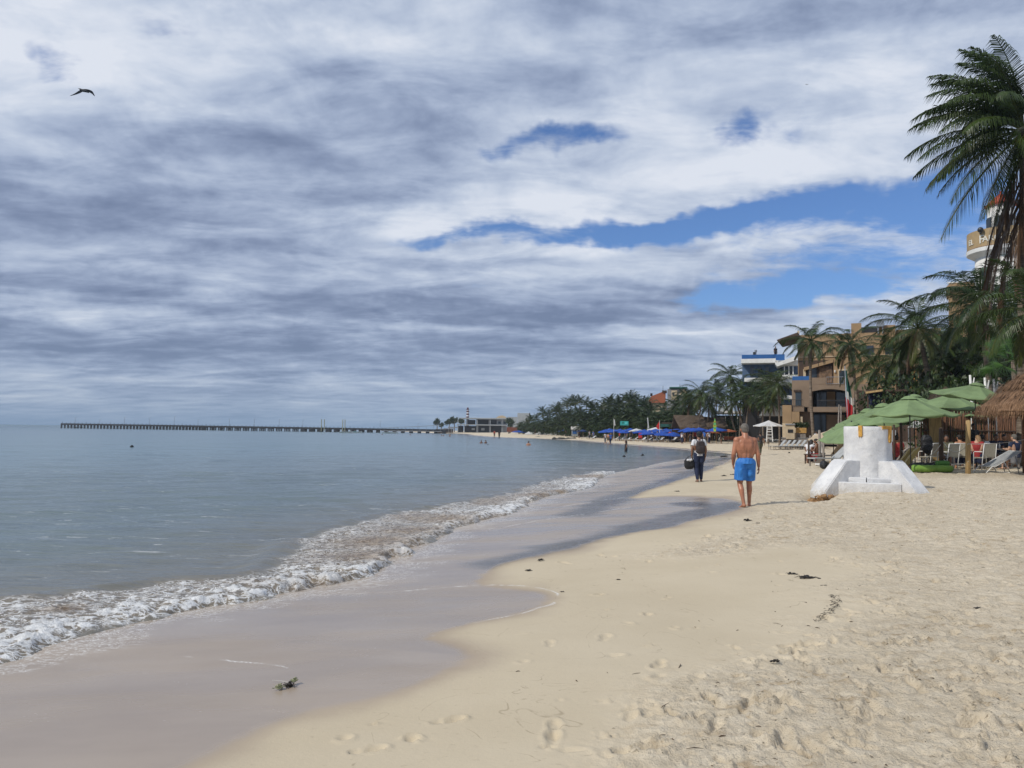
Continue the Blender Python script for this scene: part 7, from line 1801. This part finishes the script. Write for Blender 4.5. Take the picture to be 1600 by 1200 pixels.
for px, py, Y, cv, lab in [(1075, 668, 108, 'blue_canvas', 'blue umbrella under the left end of the large thatched hall'), (1083, 668.5, 106, 'blue_canvas', 'blue umbrella under the middle of the large thatched hall'), (1092, 668, 107, 'blue_canvas', 'blue umbrella under the right end of the large thatched hall'),
        (1012, 674, 122, 'blue_canvas', 'lower front blue umbrella near the middle of the distant row'), (1036, 674.5, 118, 'blue_canvas', 'lower front blue umbrella right of the red flag'), (1053, 675, 115, 'blue_canvas', 'lowest and nearest blue umbrella left of the large thatched hall'),
        (1119, 667.5, 103, 'blue_canvas', 'blue umbrella right behind the feather banner'), (1113, 665.5, 108, 'orange_canvas', 'orange umbrella left of the feather banner'), (1138, 663, 104, 'orange_canvas', 'orange umbrella before the slim palm trunks'),
        (994, 669.5, 138, 'white_canvas', 'white umbrella breaking the blue row at its middle'), (1024, 667.5, 131, 'white_canvas', 'white umbrella peeping above the blue row by the red flag'),
        (886, 670, 208, 'navy_canvas', 'navy umbrella right of the white tents, nearer one'), (880, 671, 214, 'navy_canvas', 'navy umbrella right of the white tents, farther one'), (911, 671, 185, 'navy_canvas', 'navy umbrella beside the boat hut')]:
    far_umb(lab, px, py, Y, cv, None).scale = ((.75,) * 3 if cv == 'orange_canvas' else (1, 1, 1))
for px, py, Y in [(806, 673, 290), (811, 672.5, 285), (816, 673, 280), (820, 673.5, 275)]: _tn = globals().get('_tn', -1) + 1; far_umb(ORD[_tn] + ' from the left of four tiny far blue umbrellas by the hoarding', px, py, Y, 'blue_canvas', 'tiny far blue umbrellas by the hoarding')
def far_tent(px, Y, lab):
    a = P(px, 674, Y); g_ = gz(a.x, Y); root = thing('beach_tent', lab, 'tent', (a.x, Y, g_), 0, 'white tents on the far beach'); h = a.z - g_
    mb = MB(); s_ = 1.3; mb.add([(-s_, -s_, h - .9), (s_, -s_, h - .9), (s_, s_, h - .9), (-s_, s_, h - .9), (0, 0, h), (-s_, -s_, h - 1.25), (s_, -s_, h - 1.25), (s_, s_, h - 1.25), (-s_, s_, h - 1.25)], [(0, 1, 4), (1, 2, 4), (2, 3, 4), (3, 0, 4), (0, 5, 6, 1), (1, 6, 7, 2), (2, 7, 8, 3), (3, 8, 5, 0)]); mb.build('canopy', ML['white_canvas'], root)
    mb = MB()
    for q in (-1, 1):
        for w in (-1, 1): mb.tube([(q * s_ * .96, w * s_ * .96, 0), (q * s_ * .96, w * s_ * .96, h - 1)], .04, 4)
    mb.build('frame', ML['grey_metal'], root)
for i, px in enumerate([826, 831, 837, 843, 849, 855, 861, 867, 873]): far_tent(px, 262 - i * 4 + (i % 3) * 3, ORD[i] + ' small white tent from the left on the far beach')
# slanted loungers in a row in front of the terrace
LG = 'slanted wooden loungers in the row before the terrace'
m0 = sunbed('first pale lounger from the left in the slanted row before the terrace', 1216, 76, 0, 52, 1.9, 'grey_wood', 'slat_grey', LG, lo=True)
for i in range(1, 8): copy_tree(m0, loc=at_g(1216 + 8.0 * i, 76 - i * .55), label=ORD[i] + ' pale lounger from the left in the slanted row before the terrace')
m1 = sunbed('first empty lounger from the right among the distant umbrellas', 1060, 116, .2, 35, 1.9, 'pale_wood', 'white_canvas', 'empty loungers among the distant umbrellas', lo=True)
for px, Y in [(1050, 117), (1040, 119), (1030, 121), (1021, 123), (1012, 125), (1003, 128), (990, 134), (980, 136), (970, 140), (960, 143), (925, 165), (915, 172)]: _ln = globals().get('_ln', 0) + 1; copy_tree(m1, loc=at_g(px, Y), rz=rb.uniform(-.4, .5), label=ORD[_ln] + ' empty lounger from the right among the distant umbrellas')
p = at_g(1000, 126); q = Bld('red beach chair standing at the left of the blue umbrellas', 'chair', 126, 1000, name='beach_chair'); q.b(997.5, 680, 1003, 684, 'seat', 'red', 0, .5); q.b(997.8, 676.5, 1002.5, 680, 'backrest', 'red', -.5, .06); q.b(998, 684, 998.6, 687, 'leg', 'red', 0, .06); q.b(1002, 684, 1002.6, 687, 'leg', 'red', 0, .06)
# people
PL = [(945.5, 691.5, fw1, 0, 'dark', 'white', ('trousers', 'grey'), 'person in white at the left of three walking by the distant waterline', .97), (950, 692, fw3, 0, 'dark', None, ('shorts', 'olive'), 'middle one of three people by the distant waterline', .97), (954, 692.5, fw2, 1, 'fair', 'blue', ('trousers', 'navy'), 'person in blue at the right of three by the distant waterline', 1.0),
      (1012.5, 689.5, fw4, 0, 'dark', 'white', ('shorts', 'black'), 'woman in white top walking in front of the blue umbrellas', .95), (1023, 689, fw3, 2, 'fair', None, ('shorts', 'pink'), 'person in pink walking in front of the blue umbrellas', .95),
      (826, 683.4, fw3, 0, 'dark', None, ('shorts', 'olive'), 'person at the far waterline below the white tents, left', 1.1), (841.5, 682.8, fw1, 1, 'dark', 'black', ('trousers', 'black'), 'dark person at the far waterline below the white tents, right', 1.05),
      (762.5, 682.6, fw3, 1, 'dark', None, ('shorts', 'navy'), 'tiny person wading off the far beach below the terminal', 1.1), (772.5, 681.6, fw1, 0, 'dark', 'red', ('trousers', 'olive'), 'tiny standing person, tallest on the beach below the terminal', 1.1), (780, 681.8, fw2, 1, 'dark', 'black', ('trousers', 'black'), 'tiny dark person on the beach below the terminal', 1.1), (791.5, 681.2, fw1, 1, 'dark', 'navy', ('trousers', 'black'), 'tiny dark person on the beach right of the terminal', 1.1),
      (938, 687, fw1, 0, 'dark', 'grey', ('trousers', 'black'), 'person in grey standing left of the blue row', 1), (932, 686.5, fw4, 1, 'dark', 'teal', ('shorts', 'black'), 'woman in teal standing left of the blue row', 1)]
for px, py, f_, sk, hr, sh, lg, lab, s_ in PL:
    dress(f_, lab, G(px, py), rb.uniform(-1, 1), sk, hr, sh, lg, sc_=s_)
for i, (px, Y) in enumerate([(1066, 108), (1070, 112), (1079, 107), (1086, 109), (1095, 106), (1101, 110), (1108, 103), (1127, 102), (1057, 120), (1047, 118), (1036, 122), (1027, 121), (1018, 125), (986, 135), (978, 138), (968, 141), (957, 146), (927, 166), (921, 172), (905, 182), (893, 203), (884, 206), (871, 225), (859, 236), (848, 246), (836, 254)]):
    f_ = (fw1, fw4, fw2)[i % 3]; dress(f_, ORD[i] + ' distant beachgoer from the right among umbrellas and tents, ' + ('white', 'black', 'navy', 'red', 'grey', 'blue')[i % 6] + ' top', at_g(px, Y), rb.uniform(0, 6), i % 3, 'dark', ('white', 'black', 'navy', 'red', 'grey', 'blue')[i % 6], ('shorts', ('navy', 'black', 'grey')[i % 3]), 'distant beachgoers among umbrellas and tents')
dress(fw1, 'man in white shirt and black trousers standing on the hotel terrace by a palm trunk', at_g(1276, 70) + Vector((0, 0, 0)), R(20), 1, 'dark', 'white', ('trousers', 'black'))
# bathers
def bather(px, py, depth_, lab, f_=fw3, group=None):
    p = on_z(px, py, ZW); dress(f_, lab, (p.x, p.y, ZW - depth_), rb.uniform(0, 6), 1, 'dark', 'black' if f_ is not fw3 else None, ('shorts', 'black'), group)
bather(978, 705.5, .72, 'bather in black standing waist deep off the distant beach', fw4)
for px, py, dp, lab in [(752, 692.5, 1.35, 'head of a swimmer far off the beach, left of a close pair'), (759, 692.5, 1.32, 'head of a swimmer far off the beach, right of a close pair'), (690, 681.3, 1.3, 'swimmer near the pier, left of two'), (693, 681.4, 1.3, 'swimmer near the pier, right of two'), (703, 682, 1.0, 'bather standing chest deep near the pier end'), (641, 680, 1.35, 'lone swimmer head below the right part of the pier'), (597, 679.4, 1.35, 'lone swimmer head below the middle of the pier'), (676, 679.6, 1.35, 'swimmer head just left of the pair near the pier')]: bather(px, py, dp, lab)

# ================================================================ PIER
def pier_pt(px, z=None):
    Y = 463 + (427 - 463) * (px - 98) / (640 - 98); a = P(px, 668, Y); return Vector((a.x, Y, 0))
def deck_z(px): return 2.75 + (1.95 - 2.75) * (px - 98) / (600)
pr_ = thing('long_pier', 'long low dark pier on many piles reaching far out across the sea', 'pier', pier_pt(98) + Vector((0, 0, ZW)), 0)
o0 = pier_pt(98) + Vector((0, 0, ZW)); PM = mat('dark_pier_timber', (0.022, 0.022, 0.026), .9, .3); mb = MB()
for i in range(24):
    x0 = 98 + (700 - 98) * i / 24; x1 = 98 + (700 - 98) * (i + 1) / 24; a = pier_pt(x0) - o0; b = pier_pt(x1) - o0; za = deck_z(x0); zb = deck_z(x1)
    vs = [];
    for q, z in ((a, za), (b, zb)):
        for dy_, dz_ in ((-2.2, 0), (2.2, 0), (2.2, -1.0), (-2.2, -1.0)): vs.append((q.x, q.y + dy_, z - ZW + dz_))
    mb.add(vs, [(0, 1, 5, 4), (1, 2, 6, 5), (2, 3, 7, 6), (3, 0, 4, 7)] + ([(0, 3, 2, 1)] if i == 0 else []) + ([(4, 5, 6, 7)] if i == 23 else []))
mb.build('deck', PM, pr_, merge=True)
xs = [98.6 + i * 5.15 for i in range(43)]
for x in xs:
    a = pier_pt(x) - o0; z = deck_z(x) - ZW - .9; mb = MB()
    for dy_ in (-1.7, 1.7): mb.box((a.x, a.y + dy_, z / 2 - .5), (.75, .6, z + 1))
    mb.build('pile_bent', PM, pr_)
x = 320
while x < 700:
    a = pier_pt(x) - o0; z = deck_z(x) - ZW - .9; mb = MB(); w = 2.6 if x > 470 else 2.3
    if x > 470: mb.box((a.x, a.y, z / 2 - .4), (w if x < 590 else 1.6, 4.2, z + .8))
    else:
        for k in (-1, 0, 1): mb.box((a.x + k * .95, a.y - 1.6, z / 2 - .4), (.5, .6, z + .8)); mb.box((a.x + k * .95, a.y + 1.6, z / 2 - .4), (.5, .6, z + .8))
        mb.box((a.x, a.y, z - .1), (2.6, 4, .5))
    mb.build('pile_cluster', PM, pr_); x += 12.9
mb = MB(); a = pier_pt(112) - o0; b = pier_pt(131) - o0; mb.box(((a.x + b.x) / 2, a.y - 3.4, .75), (b.x - a.x, 2.2, .35)); mb.box(((a.x + b.x) / 2, a.y - 3.4, .2), (.6, 1.6, 1.4)); mb.build('lower_landing', PM, pr_)
mb = MB()
for i in range(90):
    xx = 100 + 560 * i / 90; a = pier_pt(xx) - o0; z = deck_z(xx) - ZW; mb.tube([(a.x, a.y - 2, z - .05), (a.x, a.y - 2, z + (.55 if i % 6 else .9))], .12, 4)
mb.build('bollards_and_rails', PM, pr_)
for k, (px, h) in enumerate([(117, 3.6), (155, 2.4), (194, 4.0), (233, 4.0), (272, 5.0), (309, 3.4), (358, 4.0), (397, 4.2), (436, 4.2), (473, 4.0), (594, 4.0), (653, 3.0)]):
    a = pier_pt(px); mb = MB(); mb.tube([(0, 0, -.1), (0, 0, h)], [.11, .07], 6); mb.tube([(0, 0, h), (.5, 0, h + .12)], .06, 5); mb.box((.6, 0, h + .1), (.4, .2, .10)); o = mb.build('pier_lamp', ML['grey_metal'], loc=(a.x, a.y, deck_z(px))); tag(o, ORD[k] + ' slim lamp post on the long pier counted from its seaward end', 'lamp post', 'lamp posts along the pier')
for k, (px, lab) in enumerate([(504, 'pale tall mooring pole on the pier, first of four from the left'), (508.5, 'pale tall mooring pole on the pier, second of four from the left'), (537, 'pale tall mooring pole on the pier, third of four from the left'), (540.5, 'pale tall mooring pole on the pier, rightmost of four')]):
    a = pier_pt(px); mb = MB(); mb.tube([(0, 0, -2.0), (0, 0, 4.6)], .22, 8); o = mb.build('mooring_pole', mat('pale_pole', (0.33, 0.32, 0.20), .8, .1) if k == 0 else bpy.data.materials['pale_pole'], loc=(a.x, a.y - 2.7, deck_z(px))); tag(o, lab, 'pole')
def boat(label, px, py, L, rz=0.0, mt='white_paint'):
    p = on_z(px, py, ZW); root = thing('small_boat', label, 'boat', p, rz); mb = MB(); vs = []; fs = []; N = 10
    for i in range(N + 1):
        u = i / N; w = L * .16 * (math.sin(math.pi * min(1, .25 + u * .75)) ** .6 if u < 1 else 0.02); x = (u - .5) * L
        vs += [(x, -w, .55 + .25 * u * u), (x, -w * .6, -.1), (x, w * .6, -.1), (x, w, .55 + .25 * u * u)]
    for i in range(N):
        for k in range(3): fs.append((i * 4 + k, (i + 1) * 4 + k, (i + 1) * 4 + k + 1, i * 4 + k + 1))
    fs.append((0, 1, 2, 3)); mb.add(vs, fs); mb.build('hull', ML[mt], root)
    mb = MB(); mb.box((L * .0, 0, .42), (L * .7, L * .22, .06)); mb.build('deck', ML['grey_wood'], root)
    mb = MB(); mb.box((-L * .1, 0, 1.0), (L * .22, L * .16, .08))
    for q in (-1, 1): mb.tube([(-L * .1 + q * L * .09, 0, .4), (-L * .1 + q * L * .09, 0, 1.0)], .05, 5)
    mb.build('canopy_frame', ML['white_canvas'], root)
boat('small white boat moored by the third and fourth mooring poles', 541, 676.6, 6, .1); boat('green hulled boat moored beside the pier', 549, 676.3, 5, -.2, 'teal'); boat('low white boat right of the green hulled one', 557, 676.6, 5, .15); boat('white boat lying under the right part of the pier', 610, 677.3, 7, 0)
q = Bld('thin pale covered gangway rising from the pier towards the terminal', 'gangway', 418, 640, name='covered_gangway')
q.poly([(596, 668.6), (688, 664.2), (688, 665.0), (596, 669.0)], 'roof', 'pale_block', 0, 2.5)
for x in range(600, 690, 11): q.b(x, 668.5 - (x - 596) * .047, x + .35, 674, 'post', 'grey_metal', -.5, .2)
q.b(596, 672.8, 690, 674.2, 'walkway', 'concrete', 0, 2.5)
for k, (px, py, r_, lab) in enumerate([(683, 659, 5.0, 'round tree by the gangway end at the far shore'), (702, 659.5, 5.5, 'dark trees massed left of the terminal, left crown'), (710, 656.5, 6.0, 'dark trees massed left of the terminal, middle crown'), (720, 657.5, 5.0, 'dark trees massed left of the terminal, right crown'), (797, 660, 5.5, 'dark tree before the windowless grey block'), (690, 664, 3.5, 'low tree on the far shore left of the terminal')]):
    Y = 480 if px < 760 else 380; a = P(px, py, Y); mb = MB(); rg = np.random.default_rng(50 + k); root = thing('broadleaf_tree', lab, 'tree', (a.x, Y, .4)); h = a.z - .4
    for i in range(7): leaf_cloud(mb, rg, (rg.normal() * r_ * .20, rg.normal() * r_ * .2, h + rg.normal() * r_ * .12), r_ * .36, 130, r_ * .09)
    mb.build('crown', ML['far_leaf'], root, attr='age'); mb = MB(); mb.tube([(0, 0, -.5), (.1, 0, h * .5), (0, 0, h)], [.4, .3, .12], 7); mb.build('trunk', ML['bark'], root)
    for q_ in (-1, 1): pass
for k, (px, y0, lab) in enumerate([(702, 672.5, 'low dark far shore hut left of the terminal'), (690, 673.5, 'low dark far shore structure beside the gangway')]):
    q = Bld(lab, 'hut', 440, px, name='shore_hut'); q.b(px - 8, y0 - 2, px + 6, 678, 'wall', 'dark_wood', 0, 3); q.b(px - 9, y0 - 3.2, px + 7, y0 - 2.1, 'roof', 'concrete', .4, 4)
# rocks at the far waterline
def rocks(label, px0, px1, py, seed, hgt):
    a = on_z(px0, py, ZW); b = on_z(px1, py + (px1 - px0) * .012, ZW); rg = random.Random(seed); mb = MB(); n = max(10, int((b - a).length / 1.0))
    for i in range(n): q = (b - a) * ((i + .5) / n); mb.ball((q.x + rg.uniform(-.4, .4), q.y + rg.uniform(-.8, .8), rg.uniform(-.1, hgt * .5)), rg.uniform(.5, .85), 8, 6, (1.3, 1, .6))
    me = fuse(mb, .14, 1, lambda c: (fbm(c[:, 0] * 1.4, c[:, 1] * 1.4 + c[:, 2] * 3, 3) - .5) * .35); me.materials.append(ML['rock']); o = bpy.data.objects.new('rock_groyne', me); COL.objects.link(o); o.location = a; tag(o, label, 'rocks')
rocks('long low dark rock groyne at the distant waterline below the boat hut', 866, 924, 686.6, 1, .4); rocks('short dark rock strip at the far waterline below the white tents', 834, 853, 684.4, 2, .3)
for k, (px, py, w, lab) in enumerate([(970, 694.6, 26, None)]): pass
bpy.context.view_layer.update()
# ---------------------------------------------------------------- the sea air
mb = MB(); mb.bb(-420, -60, -6, 420, 900, 40)
m = bpy.data.materials.new('sea_haze'); m.use_nodes = True; t = NT(m.node_tree); t.n.clear(); out = t.n.new('ShaderNodeOutputMaterial'); v = t.n.new('ShaderNodeVolumePrincipled')
v.inputs['Color'].default_value = (.80, .90, 1.0, 1); v.inputs['Density'].default_value = .00022; v.inputs['Anisotropy'].default_value = .2; t.l.new(v.outputs[0], out.inputs['Volume'])
o = mb.build('haze', m); tag(o, 'thin pale sea haze over the beach and water', None, kind='stuff')
